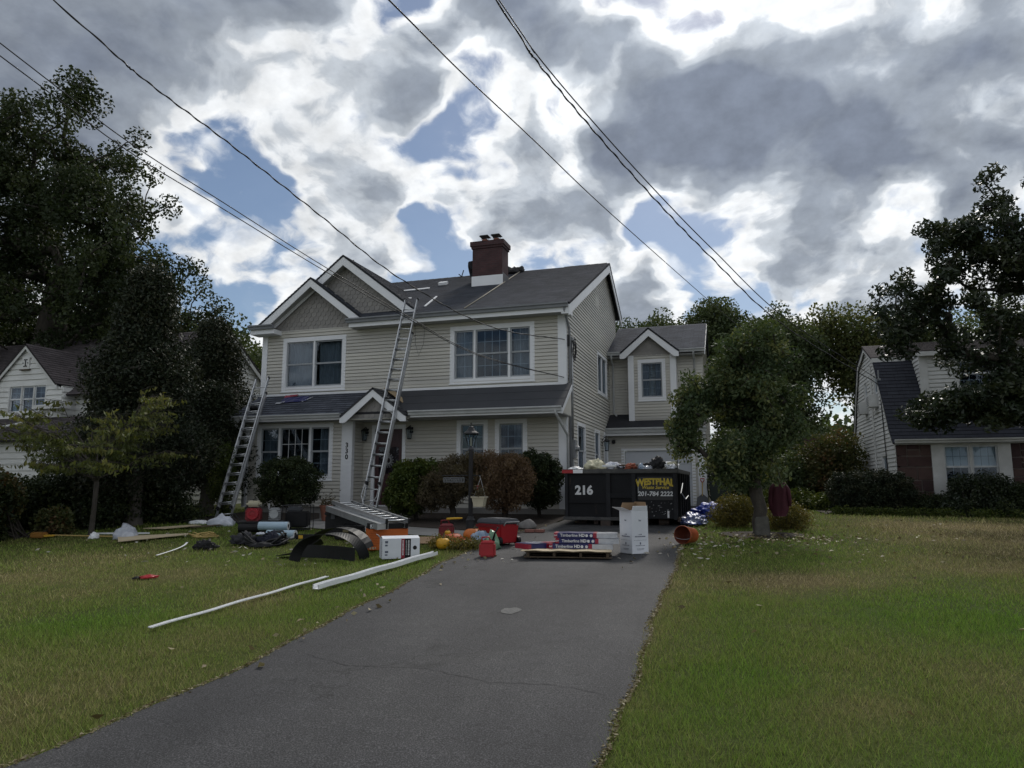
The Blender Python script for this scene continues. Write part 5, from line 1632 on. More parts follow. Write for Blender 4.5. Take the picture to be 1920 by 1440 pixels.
plant('laceleaf_maple', 'domed reddish weeping maple behind the hanging flower pot', 'shrub', (-5.35, 16.4, 0.71), (-5.3, 16.4, 1.2),
      [(-5.30, 16.15, 1.80, 0.72, 0.64, 0.52), (-5.25, 16.1, 1.42, 0.66, 0.56, 0.40), (-5.6, 16.1, 2.12, 0.42, 0.4, 0.24), (-4.85, 16.1, 1.62, 0.34, 0.4, 0.40), (-5.0, 16.1, 2.05, 0.3, 0.3, 0.24)], 340, 90, 0.08, 0.07, 0.018, maple_l, bark_m, 0.075, 43, droop=0.9, bias=0.3, parts=('trunk', 'foliage'), limbs=120)
plant('holly_shrub', 'dark green egg-shaped holly at the right front corner of the house', 'shrub', (-4.78, 17.55, 0.76), (-4.78, 17.5, 1.0),
      [(-4.72, 17.4, 1.76, 0.58, 0.56, 0.58), (-4.74, 17.4, 1.45, 0.54, 0.50, 0.44), (-4.85, 17.3, 2.18, 0.36, 0.34, 0.26), (-4.42, 17.35, 1.9, 0.3, 0.3, 0.3)], 430, 70, 0.055, 0.05, 0.03, box_l, bark_m, 0.05, 44, bias=0.26, parts=('stems', 'foliage'), limbs=160)
hedge('flower_clump', 'low pale flowering plants around the pumpkins', 'plant', [(-4.9, 11.6, 0.60, 0.22, 0.3, 0.10), (-4.45, 11.45, 0.58, 0.42, 0.22, 0.10), (-4.3, 12.0, 0.62, 0.2, 0.35, 0.13)], 130, 22, ysh_l, 45, 0.04, 0.025, 0.05, tr=0.004)

# pear tree on the right of the driveway
plant('pear_tree', 'leafy upright pear tree beside the driveway with dead leaves below', 'tree', (0.40, 14.71, 0.63), (0.30, 14.6, 2.1),
      [(0.05, 14.5, 3.0, 1.20, 1.10, 1.12), (0.32, 14.5, 3.95, 0.90, 0.85, 0.80), (-0.28, 14.4, 2.35, 0.90, 0.9, 0.62), (0.70, 14.6, 2.5, 0.62, 0.7, 0.66), (0.75, 14.6, 4.55, 0.22, 0.25, 0.30), (0.1, 14.5, 1.75, 0.8, 0.7, 0.35), (-0.75, 14.3, 3.0, 0.5, 0.6, 0.7), (1.05, 14.6, 4.62, 0.10, 0.12, 0.28), (0.55, 14.5, 4.85, 0.08, 0.1, 0.18), (-0.95, 14.3, 2.6, 0.25, 0.3, 0.4), (1.15, 14.6, 3.2, 0.22, 0.3, 0.4)],
      330, 88, 0.115, 0.088, 0.042, pear_l, bark_m, 0.125, 50, droop=0.6, bias=0.5, minr=0.011, gaps=(1.25, -0.14))
hedge('shrub', 'yellowing leafy shrub left of the pear trunk', 'shrub', [(-0.05, 16.1, 0.98, 0.48, 0.4, 0.36)], 150, 55, ysh_l, 51, 0.05, 0.02, 0.09, upright=0.5, tr=0.008)
hedge('shrub', 'yellowing leafy shrub right of the pear trunk under the jacket', 'shrub', [(0.92, 15.7, 0.92, 0.42, 0.4, 0.30)], 130, 50, ysh_l, 52, 0.05, 0.02, 0.09, upright=0.5, tr=0.008)
# large tree right, trunk outside the picture
plant('magnolia_tree', 'large dark spreading tree overhanging the right neighbour house', 'tree', (7.9, 19.3, 0.80), (7.6, 19.2, 3.6),
      [(6.9, 18.4, 7.9, 1.35, 1.2, 1.35), (5.3, 18.1, 7.25, 1.05, 0.9, 0.52), (6.2, 18.4, 6.5, 1.7, 1.3, 0.75), (4.25, 18.0, 5.7, 1.05, 1.0, 0.72), (5.2, 18.2, 5.5, 1.0, 1.0, 0.7), (3.85, 18.0, 5.0, 0.65, 0.8, 0.5), (6.6, 18.5, 4.5, 1.35, 1.2, 1.25), (5.2, 18.2, 3.35, 1.15, 0.9, 0.55), (6.9, 18.5, 3.1, 1.2, 0.9, 0.45), (8.5, 18.8, 6.2, 1.6, 1.6, 2.3), (4.4, 18.1, 3.15, 0.6, 0.6, 0.45), (5.9, 18.3, 3.7, 0.9, 0.8, 0.6), (4.9, 18.25, 3.35, 0.8, 0.6, 0.42), (5.7, 18.4, 3.25, 0.9, 0.6, 0.42), (6.6, 18.5, 3.3, 0.9, 0.7, 0.5), (7.3, 18.6, 3.9, 1.0, 0.9, 0.8), (5.0, 18.1, 4.5, 0.45, 0.5, 0.4)],
      560, 115, 0.15, 0.135, 0.05, magn_l, bark_m, 0.30, 60, bias=0.5, minr=0.016, flatc=0.75, gaps=(0.8, -0.2))
# right neighbour planting
hedge('yew_hedge', 'dense dark clipped yew at the corner of the gambrel house', 'hedge', [(2.75, 21.15, 1.40, 0.40, 0.45, 0.50), (3.15, 21.05, 1.42, 0.45, 0.5, 0.52), (3.6, 20.95, 1.42, 0.45, 0.5, 0.52), (4.0, 20.85, 1.38, 0.40, 0.45, 0.50), (2.8, 21.1, 1.08, 0.40, 0.4, 0.25), (3.4, 21.0, 1.08, 0.6, 0.45, 0.26), (3.95, 20.9, 1.08, 0.4, 0.4, 0.25)], 760, 90, cedar_l, 61, 0.065, 0.026, 0.065, upright=0.4, bias=0.25)
hedge('shrub', 'low dark spreading shrub beside the clipped yew', 'shrub', [(4.5, 20.9, 1.05, 0.45, 0.4, 0.28), (4.9, 20.9, 1.0, 0.4, 0.35, 0.25)], 150, 70, box_l, 62, 0.05, 0.025, 0.08)
hedge('azalea_shrub', 'mounded green shrub below the gambrel house front window', 'shrub', [(5.55, 20.6, 1.30, 0.55, 0.5, 0.50), (6.1, 20.7, 1.38, 0.5, 0.5, 0.46), (5.3, 20.3, 1.02, 0.4, 0.4, 0.24)], 330, 75, magn_l, 63, 0.07, 0.03, 0.09)
hedge('shrub', 'dark low shrubs along the right edge below the stone wall', 'shrub', [(6.9, 20.2, 1.15, 0.8, 0.5, 0.42), (7.9, 20.0, 1.15, 0.9, 0.6, 0.42), (6.2, 19.9, 0.98, 0.5, 0.4, 0.24)], 300, 65, box_l, 64, 0.06, 0.03, 0.1)
hedge('ground_cover', 'pale-edged low plants along the far right lawn border', 'plant', [(2.6 + 0.75 * k, 20.35 - 0.18 * k, 0.86, 0.42, 0.2, 0.10) for k in range(8)], 220, 30, boxg_l, 65, 0.05, 0.03, 0.07, tr=0.004)
# between the houses, right
hedge('shrub', 'tall reddish-yellow vine-covered shrub beside the gambrel house', 'shrub', [(2.7, 25.6, 2.0, 0.9, 0.8, 1.1), (1.9, 26.0, 1.4, 0.8, 0.7, 0.7), (3.5, 26.3, 2.4, 0.7, 0.6, 1.0)], 330, 60, vine_l, 70, 0.10, 0.06, 0.16)
hedge('shrub', 'dark green thicket behind the pear tree', 'shrub', [(0.3, 24.0, 1.6, 1.0, 0.8, 0.9), (1.4, 25.2, 1.7, 0.9, 0.8, 0.9), (-0.1, 26.0, 2.2, 0.9, 0.8, 1.2)], 340, 60, bg_l, 71, 0.10, 0.06, 0.17)
hedge('shrub', 'low bright weeds at the back of the side yard', 'shrub', [(1.8, 23.2, 1.1, 0.6, 0.4, 0.25), (2.5, 22.8, 1.05, 0.5, 0.4, 0.22), (1.0, 22.8, 1.1, 0.5, 0.4, 0.25)], 150, 45, boxg_l, 72, 0.08, 0.04, 0.12)
def bgtree(label, base, h, blobs, seed, lm=bg_l, n=170, per=230, cr=0.42, tr=0.25, L=0.17, W=0.11, bias=0.5):
    plant('background_tree', label, 'tree', base, (base[0], base[1], base[2] + h), blobs, n, per, cr, L, W, lm, bark_m, tr, seed, group='trees in the back yards', bias=bias, minr=0.02, gaps=(0.55, -0.12))
bgtree('round green treetop just right of the main house gable', (-5.0, 41.5, 1.0), 6, [(-5.4, 41.5, 9.2, 2.0, 2, 1.8), (-3.2, 42, 9.6, 2.2, 2, 1.9)], 80, n=150)
bgtree('green treetops above the garage wing roof', (0.2, 44, 1.05), 6, [(-0.8, 44, 10.3, 2.5, 2, 2.1), (1.8, 44.5, 10.0, 2.2, 2, 2.1), (0.6, 44, 7.4, 3.0, 2, 2.2)], 81, n=230)
bgtree('dark green tree behind the pear tree crown', (3.2, 38, 1.0), 4.5, [(2.4, 38, 8.1, 2.0, 2, 1.9), (1.6, 37, 5.0, 2.2, 2, 2.2), (2.6, 36.5, 3.4, 1.2, 1.4, 1.6)], 82, n=230)
bgtree('yellow-green airy tree left of the gambrel house', (6.3, 39.0, 1.0), 5.5, [(5.4, 39, 9.3, 1.6, 1.8, 1.5), (4.4, 39, 8.2, 1.4, 1.5, 1.2), (6.8, 39, 7.8, 1.4, 1.5, 1.3), (5.8, 39, 6.6, 1.0, 1.2, 0.9)], 83, bgy_l, n=150, per=110, cr=0.42, bias=0.45)
bgtree('tall bare-limbed tree with thin leaves behind the gambrel house', (8.2, 42.0, 1.0), 8.0, [(8.6, 42, 9.2, 1.8, 2, 1.5), (11, 43, 9.2, 2.2, 2, 1.6), (7.9, 42, 7.2, 1.3, 1.5, 1.3)], 84, bg_l, n=170, per=100, cr=0.45)
bgtree('dark leafy tree low behind the side yard', (5.0, 33.0, 0.95), 2.5, [(5.0, 33, 2.7, 1.5, 1.5, 1.2), (3.4, 32, 2.4, 1.2, 1.4, 1.1), (6.4, 34, 4.0, 1.0, 1.4, 2.0)], 85, n=200, per=140, cr=0.36)
bgtree('distant tree behind the far right tree', (13.5, 36, 1.0), 5.0, [(13, 36, 7.5, 3.5, 2.5, 2.6), (17, 35, 7.5, 3.5, 3, 3.0)], 86, n=170)
# far woodland closing the view
rng = np.random.RandomState(90)
N = 900
an = rng.uniform(R(-62), R(50), N)
dd = rng.uniform(62, 80, N)
cl = np.stack([np.sin(an) * dd, np.cos(an) * dd, 1.2 + rng.rand(N) ** 0.8 * (3.6 + 0.9 * np.sin(an * 9) + 0.6 * np.sin(an * 23))], 1)
cen = np.repeat(cl, 110, 0) + rng.normal(size=(N * 110, 3)) * np.array([1.3, 1.3, 0.9])
cen[:, 2] = np.maximum(cen[:, 2], gzn(cen[:, 1]))
o = obj('woodland', leaf_mesh('woodland', cen, 0.62, 0.45, rng, bg_l, 0, 0, np.repeat(rng.rand(N), 110)))
props(o, 'far belt of woodland closing the view behind the houses', 'woodland', kind='stuff')

# ------------------------------------------------------------------ grass
def grass(name, label, x0, x1, y0, y1, seed):
    rng = np.random.RandomState(seed)
    out = []
    for (ra, rb, dens, wd) in [(2.2, 5.5, 7000, 0.0038), (5.5, 8.5, 4200, 0.0052), (8.5, 12.5, 1700, 0.008), (12.5, 18, 620, 0.013), (18, 25, 240, 0.02)]:
        n = int((x1 - x0) * (y1 - y0) * dens)
        n = min(n, 3000000)
        x = rng.uniform(x0, x1, n); y = rng.uniform(y0, y1, n)
        d = np.hypot(x, y)
        # wedge seen by the camera, widened for a step to either side
        az = np.degrees(np.arctan2(x, y)) + 17.4
        k = (d >= ra) & (d < rb) & (np.abs(az) < 36 + 260 / (d + 1.5))
        out.append(np.stack([x[k], y[k], np.full(k.sum(), wd)], 1))
    P = np.concatenate(out)
    x, y, wd = P.T
    L = np.vectorize(dl)(y); Rr = np.vectorize(dr)(y)
    j = rng.normal(size=len(x)) * 0.025
    k = ((x < L + j + 0.01) | (x > Rr + j - 0.01))
    k &= ~((y > 14.9 + 0.1 * np.sin(x * 3)) & (x > -13.9) & (x < -4.0))
    k &= ~((x > -9.6) & (x < -4.2) & (y > 14.15 - 0.275 * (x + 9.4)) & (y < 15.2))
    k &= ~(((x - 0.4) / 0.75) ** 2 + ((y - 14.55) / 0.62) ** 2 < 0.9)
    k &= ~((y > 20.2) & (x > 2.2))
    k &= ~((y > 24.7) & (x > -5))
    x, y, wd = x[k], y[k], wd[k]
    n = len(x)
    dry = dryness(x, y)
    dry = np.clip(dry + rng.normal(size=n) * 0.13 + 0.25 * np.exp(-np.minimum(np.abs(x - np.vectorize(dl)(y)), np.abs(x - np.vectorize(dr)(y))) / 0.12) * 0.6, 0, 1)
    z = gzn(y)
    tuft = 0.45 + 0.75 * vnoise(x, y, 3.0, 5) + 0.45 * vnoise(x, y, 11.0, 6)
    h = (0.020 + 0.030 * rng.rand(n) ** 1.3) * tuft * np.where(rng.rand(n) > 0.985, 1.9, 1.0)
    h = np.where((y > 13.5), h * 1.25, h)
    an = rng.uniform(0, 2 * np.pi, n)
    lean = h * rng.uniform(0.2, 1.1, n)
    la = rng.uniform(0, 2 * np.pi, n)
    v = np.empty((n, 3, 3))
    dx = np.cos(an) * wd * 0.5; dy = np.sin(an) * wd * 0.5
    v[:, 0] = np.stack([x - dx, y - dy, z - 0.004], 1)
    v[:, 1] = np.stack([x + dx, y + dy, z - 0.004], 1)
    v[:, 2] = np.stack([x + np.cos(la) * lean, y + np.sin(la) * lean, z + h], 1)
    f = np.arange(3 * n).reshape(n, 3)
    me = bpy.data.meshes.new(name)
    fill_mesh(me, v.reshape(-1, 3), f, {'rnd': ('FACE', rng.rand(n)), 'dry': ('FACE', dry)})
    me.materials.append(grass_m)
    o = obj(name, me)
    props(o, label, 'grass', kind='stuff')
    print('grass', n)
grass('grass', 'mown patchy lawn grass left of the driveway', -22, -3.2, 1.0, 19.5, 100)
grass('grass', 'mown patchy lawn grass with dry spots right of the driveway', -1.3, 13, 1.0, 23, 101)
# fallen leaves
rng = np.random.RandomState(110)
pts = []
for cx, cy, sx_, sy_, n in [(0.6, 14.0, 0.8, 0.45, 300), (3.0, 14.5, 3.0, 3.0, 150), (0.3, 13.0, 1.2, 1.2, 80), (5.5, 12.5, 2.5, 3.0, 70), (1.2, 8.0, 1.5, 2.5, 7), (-0.75, 12.0, 0.35, 1.2, 22), (-4.1, 11.0, 0.3, 1.0, 26), (-3.9, 6.0, 0.25, 2.2, 26), (-8, 10.5, 2.5, 1.6, 40), (-2.2, 11.5, 1.4, 1.0, 10)]:
    pts.append(np.stack([cx + rng.normal(size=n) * sx_, cy + rng.normal(size=n) * sy_], 1))
P = np.concatenate(pts)
cen = np.stack([P[:, 0], P[:, 1], gzn(P[:, 1]) + 0.035], 1)
o = obj('fallen_leaves', leaf_mesh('fallen_leaves', cen, 0.07, 0.04, rng, fallen_l, 0, 0, None, 0.8))
props(o, 'dry fallen leaves scattered over the lawn and driveway edge', 'leaves', kind='stuff')

# crumbs of asphalt, soil and dry clippings along the driveway edges
rng = np.random.RandomState(120)
y = rng.uniform(2.2, 15, 5200)
sd = rng.rand(5200) > 0.5
x = np.where(sd, np.vectorize(dl)(y), np.vectorize(dr)(y)) + np.where(sd, 1, -1) * (np.abs(rng.normal(size=5200)) * 0.022 - 0.03)
cen = np.stack([x, y, gzn(y) + 0.022], 1)
o = obj('edge_crumbs', leaf_mesh('edge_crumbs', cen, 0.030, 0.012, rng, fallen_l, 0, 0, None, 0.85))
props(o, 'dry clippings and crumbs along both driveway edges', 'debris', kind='stuff')
# pale scraps dropped around the work site
pts = []
for cx, cy, sx_, sy_, n in [(-0.6, 12.2, 0.5, 0.8, 40), (-2.0, 11.6, 1.2, 0.6, 18), (-6.0, 9.6, 0.8, 0.4, 12), (-8.5, 11.0, 2.0, 1.2, 40), (-11.5, 12.0, 1.8, 1.0, 30), (-0.6, 15.5, 0.3, 1.5, 30), (-3.4, 10.6, 0.3, 0.5, 8)]:
    pts.append(np.stack([cx + rng.normal(size=n) * sx_, cy + rng.normal(size=n) * sy_], 1))
P = np.concatenate(pts)
cen = np.stack([P[:, 0], P[:, 1], gzn(P[:, 1]) + 0.04], 1)
o = obj('work_scraps', leaf_mesh('work_scraps', cen, 0.085, 0.028, rng, mat('scrap_white', (0.60, 0.58, 0.52), (0.3, 0.26, 0.2), 9, 0.7), 0, 0, None, 0.85))
props(o, 'small pale offcuts and scraps dropped around the work site', 'debris', kind='stuff')
# ------------------------------------------------------------------ objects
def axis_mtx(base, top, xhint):
    b, t = Vector(base), Vector(top)
    z = (t - b).normalized()
    x = Vector(xhint); x = (x - z * x.dot(z)).normalized()
    y = z.cross(x)
    m = Matrix.Identity(4)
    for i in range(3):
        m[i][0], m[i][1], m[i][2], m[i][3] = x[i], y[i], z[i], b[i]
    return m, (t - b).length

def rail_mesh(L, s):
    mb = MB()
    # channel section: web and two flanges
    mb.box(-0.004, 0.004, -0.036, 0.036, 0, L)
    mb.box(min(0.004 * s, 0.026 * s), max(0.004 * s, 0.026 * s), -0.036, -0.031, 0, L)
    mb.box(min(0.004 * s, 0.026 * s), max(0.004 * s, 0.026 * s), 0.031, 0.036, 0, L)
    return mb

def ladder(name, label, base, top, xhint, w, secs, feet=True, leveler=False):
    mtx, L = axis_mtx(base, top, xhint)
    t = thing(name, label, 'ladder', base, mtx=mtx)
    WO[t.name] = Vector((0, 0, 0))
    rung = MB(); rung.tube([(-w / 2 + 0.004, 0, 0), (w / 2 - 0.004, 0, 0)], 0.0165, 8)
    rme = rung.mesh('rung', alu_m, True)
    for k, (z0, z1, off, dw) in enumerate(secs):
        ww = w - dw
        for s in (-1, 1):
            o = rail_mesh(z1 - z0, -s).build('rail', alu_m, t)
            o.location = (s * ww / 2, off, z0)
            mb = MB(); mb.box(-0.014, 0.014, -0.042, 0.042, 0, 0.05)
            o2 = mb.build('rail_cap', blackp_m, t); o2.location = (s * ww / 2, off, z1 - 0.02)
        z = z0 + 0.22
        while z < z1 - 0.08:
            o = obj('rung', rme, None, t); o.location = (0, off, z); o.scale = (ww / w, 1, 1)
            z += 0.305
        if k:
            for s in (-1, 1):
                mb = MB(); mb.box(-0.03, 0.03, -0.06, 0.03, -0.03, 0.05); o = mb.build('rung_lock', blackp_m, t); o.location = (s * (ww / 2 - 0.02), off + 0.02, z0 + 0.04)
    if feet:
        for s in (-1, 1):
            mb = MB(); mb.hexa([(-0.03, -0.07, -0.01), (0.03, -0.07, -0.01), (0.03, 0.05, -0.01), (-0.03, 0.05, -0.01), (-0.02, -0.045, 0.05), (0.02, -0.045, 0.05), (0.02, 0.045, 0.05), (-0.02, 0.045, 0.05)])
            o = mb.build('foot', blackp_m, t); o.location = (s * w / 2, secs[0][2], 0)
    if leveler:
        for s in (-1, 1):
            mb = MB(); mb.tube([(s * w * 0.5, -0.05, 0.62), (s * w * 0.52, -0.09, 0.3), (s * w * 0.15, -0.12, 0.02)], 0.016, 6); mb.build('leveler_leg', alu_m, t)
    return t
ladder('extension_ladder', 'tall aluminium extension ladder leaning on the upper eave above the door', (-8.99, 16.42, 0.98), (-8.62, 17.96, 6.80), (1, 0, 0), 0.43, [(0, 5.0, 0.05, 0.0), (0.61, 6.03, -0.03, 0.03)], True, True)
ladder('extension_ladder', 'shorter aluminium extension ladder leaning on the left lower gutter', (-12.58, 15.35, 0.68), (-13.45, 17.90, 4.75), (1, 0.15, 0), 0.43, [(0, 4.3, 0.05, 0.0), (0.305, 4.85, -0.03, 0.03)], True)
# ladder sections laid across boxes
def lying(name, label, a, b2, xh, w, extra):
    t = ladder(name, label, a, b2, xh, w, [(0, (Vector(b2) - Vector(a)).length, 0.0, 0.0)], False)
    return t
ladder('ladder_section', 'wide aluminium ladder section lying tilted across the crate and orange box', (-7.74, 13.02, 1.24), (-5.45, 11.00, 0.985), (0.55, 0.62, 0), 0.40, [(0, 3.05, 0.0, 0.0), (0.05, 3.0, -0.09, 0.04)], False)
mb = MB(); mb.box(-0.09, 0.09, -0.05, 0.05, 0, 2.95); mb.box(-0.10, -0.06, -0.055, 0.055, 0.01, 2.94); mb.box(0.06, 0.10, -0.055, 0.055, 0.01, 2.94)
mm, _ = axis_mtx((-7.86, 12.80, 1.12), (-5.62, 10.82, 0.90), (0.55, 0.62, 0))
one('scaffold_plank', mb, alu_m, 'ribbed aluminium plank lying under the tilted ladder section', 'plank', mtx=mm)

# lamp post with lantern, name plate and hanging pot
lp = thing('lamp_post', 'dark lamp post with glass lantern, name plate and hanging pot bracket', 'lamp post', (-5.10, 13.5, 0.57))
mb = MB(); mb.lathe([(0.115, 0), (0.115, 0.06), (0.09, 0.08), (0.085, 0.30), (0.10, 0.32), (0.075, 0.36), (0.06, 0.40)], 12); mb.build('base', black_m, lp)
mb = MB(); mb.lathe([(0.046, 0.38), (0.042, 1.70), (0.06, 1.715), (0.06, 1.74), (0.045, 1.76), (0.03, 1.80)], 12); mb.build('shaft', mat('post_iron', (0.055, 0.055, 0.062), None, 6, 0.5), lp, smooth=True)
mb = MB(); mb.lathe([(0.06, 1.79), (0.13, 2.04)], 8, cap=False); lg = mb.build('lantern_glass', glass_m, lp)
mb = MB()
for k in range(8):
    a = 2 * math.pi * k / 8
    mb.tube([(0.06 * math.cos(a), 0.06 * math.sin(a), 1.79), (0.132 * math.cos(a), 0.132 * math.sin(a), 2.04)], 0.006, 4)
mb.build('lantern_cage', black_m, lg)
mb = MB(); mb.lathe([(0.018, 1.80), (0.018, 1.96), (0.0, 1.99)], 8); mb.build('candle', cream_m, lg)
mb = MB(); mb.lathe([(0.165, 2.035), (0.16, 2.06), (0.10, 2.10), (0.06, 2.16), (0.055, 2.18), (0.02, 2.20), (0.012, 2.24), (0.02, 2.255), (0.0, 2.28)], 12); mb.build('lantern_roof', black_m, lp)
mb = MB(); mb.tube([(0.02, 0, 1.205), (-0.62, 0, 1.205)], 0.010, 6); mb.tube([(0, 0, 1.205), (0.22, -0.02, 1.205)], 0.010, 6); mb.build('cross_arm', black_m, lp)
mb = MB(); mb.box(-0.60, -0.12, -0.010, 0.010, 1.06, 1.175); sgn = mb.build('name_plate', black_m, lp, bevel=0.004)
mb = MB(); ring(mb, Fr(0, -0.012, 1, 0), -0.585, -0.135, 1.072, 1.163, 0.008, 0, 0.004); mb.build('plate_border', greybox_m, sgn)
mb = MB()
rng = random.Random(5)
x = -0.56
while x < -0.17:
    w = rng.choice([0.012, 0.02, 0.026]); h0 = rng.uniform(0, 0.012)
    mb.box(x, x + 0.008, -0.0145, -0.0125, 1.09, 1.145 - h0); mb.box(x + 0.008, x + w, -0.0145, -0.0125, 1.135 - h0, 1.143 - h0)
    x += w + 0.012
mb.build('worn_letters', greybox_m, sgn, kind='stuff')
fp = thing('hanging_pot', 'cream flower pot hanging from the lamp post with one red bloom', 'flower pot', (-4.90, 13.47, 1.16))
mb = MB(); mb.hexa([(-0.095, -0.08, 0), (0.095, -0.08, 0), (0.095, 0.08, 0), (-0.095, 0.08, 0), (-0.13, -0.10, 0.18), (0.13, -0.10, 0.18), (0.13, 0.10, 0.18), (-0.13, 0.10, 0.18)]); mb.box(-0.145, 0.145, -0.115, 0.115, 0.175, 0.20); mb.build('pot', cream_m, fp)
mb = MB()
for s in (-1, 1): mb.tube([(s * 0.12, 0, 0.19), (0.02, 0, 0.56), (0.0, 0, 0.61)], 0.005, 4)
mb.build('hanger', galv_m, fp)
r2 = np.random.RandomState(7)
c = np.stack([r2.normal(size=260) * 0.07, r2.normal(size=260) * 0.06, 0.20 + np.abs(r2.normal(size=260)) * 0.10], 1)
obj('foliage', leaf_mesh('foliage', c, 0.05, 0.026, r2, maple2_l, 0.2), None, fp)
mb = MB()
for k in range(9):
    a = k * 2.4; mb.lathe([(0.0, 0), (0.018, 0.008), (0.0, 0.02)], 6, (-0.045 + 0.018 * math.cos(a), 0.015 * math.sin(a), 0.385 + 0.008 * (k % 3)))
mb.tube([(-0.02, 0, 0.2), (-0.045, 0, 0.385)], 0.004, 4)
mb.build('flower', red_m, fp)

# ------------------------------------------------------------------ dumpster
dm = thing('dumpster', 'black roll-off dumpster marked 216 filled with roofing debris', 'dumpster', (-2.48, 15.9, 0.70))
W2, DL, H0, H1 = 1.235, 4.1, 0.16, 1.16    # half width, length, floor, rim
mb = MB()
mb.box(-W2, W2, 0.0, 0.04, H0, H1); mb.box(-W2, W2, DL - 0.04, DL, H0, H1); mb.box(-W2, -W2 + 0.035, 0.04, DL - 0.04, H0, H1); mb.box(W2 - 0.035, W2, 0.04, DL - 0.04, H0, H1); mb.box(-W2 + 0.035, W2 - 0.035, 0.04, DL - 0.04, H0, H0 + 0.03)
mb.build('body', dump_m, dm)
mb = MB(); mb.box(-W2 - 0.05, W2 + 0.05, -0.07, 0.035, H1 - 0.02, H1 + 0.075); mb.box(-W2 - 0.05, W2 + 0.05, DL - 0.035, DL + 0.05, H1 - 0.02, H1 + 0.075); mb.box(-W2 - 0.05, -W2 + 0.045, 0.035, DL - 0.035, H1 - 0.018, H1 + 0.073); mb.box(W2 - 0.045, W2 + 0.05, 0.035, DL - 0.035, H1 - 0.018, H1 + 0.073)
mb.build('rim', dumprim_m, dm, bevel=0.012)
post_m = mat('dumpster_post_paint', (0.020, 0.021, 0.025), (0.011, 0.0115, 0.014), 5, 0.6, 0.3, 30, 0.003, dirt=0.4, spec=0.25)
for x0, x1 in ((-W2, -W2 + 0.07), (-0.30, -0.20), (0.27, 0.36), (W2 - 0.07, W2)):
    mb = MB(); mb.box(x0, x1, -0.05, -0.001, H0 - 0.02, H1 - 0.02); mb.build('post', post_m, dm, bevel=0.008)
mb = MB(); mb.box(-0.20, 0.27, -0.045, -0.001, 0.60, 0.70); mb.build('crossbar', dump_m, dm, bevel=0.006)
mb = MB(); mb.box(-W2 + 0.07, -0.30, -0.035, -0.001, 0.48, 0.52); mb.build('crossbar', dump_m, dm, bevel=0.006)
mb = MB(); mb.box(-0.195, 0.265, -0.004, -0.001, H0 + 0.02, 0.595); mb.build('hook_recess_shade', mat('recess_shade_black', (0.006, 0.006, 0.007), None, 4, 0.9), dm)  # flat plate; its black stands in for the shade inside the hook recess
mb = MB(); mb.box(-W2 - 0.04, 0.10, -0.10, 0.02, H0 - 0.05, H0 + 0.02); mb.build('front_sill', dumprim_m, dm, bevel=0.012)
mb = MB(); mb.box(-0.42, -0.20, -0.12, 0.3, -0.02, H0 - 0.05); mb.build('hook_plate', rust_m, dm, bevel=0.01)
for x in (-0.55, 0.55):
    mb = MB(); mb.box(x - 0.05, x + 0.05, 0.05, DL - 0.05, 0.02, H0); mb.build('skid_rail', rust_m, dm)
for x, y in ((-0.92, 0.35), (0.92, 0.35), (-0.92, DL - 0.4), (0.92, DL - 0.4)):
    mb = MB(); mb.tube([(x - 0.11, y, 0.085), (x + 0.11, y, 0.085)], 0.085, 14); mb.build('roller', rust_m, dm, smooth=False)
for k in range(6):
    y0 = 0.35 + k * 0.66
    mb = MB(); mb.box(W2 + 0.0005, W2 + 0.06, y0, y0 + 0.09, H0 - 0.03, H1 - 0.02); mb.build('side_rib', dump_m, dm, bevel=0.008)
mb = MB(); mb.box(W2 + 0.0005, W2 + 0.05, 0.0, DL, H0 - 0.06, H0 + 0.03); mb.build('side_sill', rust_m, dm)
mb = MB(); mb.tube([(W2 + 0.08, 0.2, 0.72), (W2 + 0.10, 1.2, 0.55), (W2 + 0.09, 2.4, 0.62)], 0.012, 5); mb.tube([(W2 + 0.08, 0.1, 0.7), (W2 + 0.10, 0.5, 0.92)], 0.012, 5); mb.build('tarp_rod', galv_m, dm)
mb = MB(); mb.box(-W2 - 0.056, -W2 + 0.20, -0.076, -0.0705, H1 - 0.012, H1 + 0.065); mb.build('reflector', red_m, dm)
mb = MB(); mb.box(-W2 + 0.20, -W2 + 0.42, -0.076, -0.0705, H1 - 0.012, H1 + 0.065); mb.build('reflector', white_m, dm)
mb = MB(); mb.box(W2 - 0.21, W2 - 0.17, -0.012, -0.002, 0.18, 0.33); mb.build('paint_mark', textw_m, dm)
text('216', dm, textw_m, 0.27, (-W2 + 0.43, -0.006, 0.76), (R(90), 0, 0), 0.012)
mb = MB(); mb.box(0.40, W2 - 0.09, -0.008, -0.001, 0.56, 1.06); sg = mb.build('sign', mat('sign_black', (0.011, 0.011, 0.014), None, 5, 0.35), dm)
arch = lambda v: Vector((v.x, v.y * (1 + 0.6 * abs(v.x)) - 0.22 * v.x * v.x, v.z))
text('WESTPHAL', sg, texty_m, 0.175, (0.775, -0.0115, 0.955), (R(90), 0, 0), 0.009, warp=arch, space=0.93)
text('Waste Service', sg, texty_m, 0.10, (0.775, -0.0115, 0.83), (R(90), 0, 0), 0.002, shear=0.3)
text('201-784 2222', sg, textw_m, 0.135, (0.775, -0.0115, 0.69), (R(90), 0, R(0)), 0.004, shear=0.12)
mb = MB(); mb.box(0.405, 0.413, -0.011, -0.0085, 0.70, 0.98); mb.build('sign_edge', textw_m, sg)
rng = random.Random(3)
mb = MB()
for k in range(40):
    x = rng.uniform(0.55, W2 - 0.1); z = rng.uniform(0.2, 0.52); s = rng.uniform(0.004, 0.014)
    mb.box(x, x + s * 1.6, -0.004, -0.0015, z, z + s)
mb.build('paint_chips', greybox_m, dm, kind='stuff')

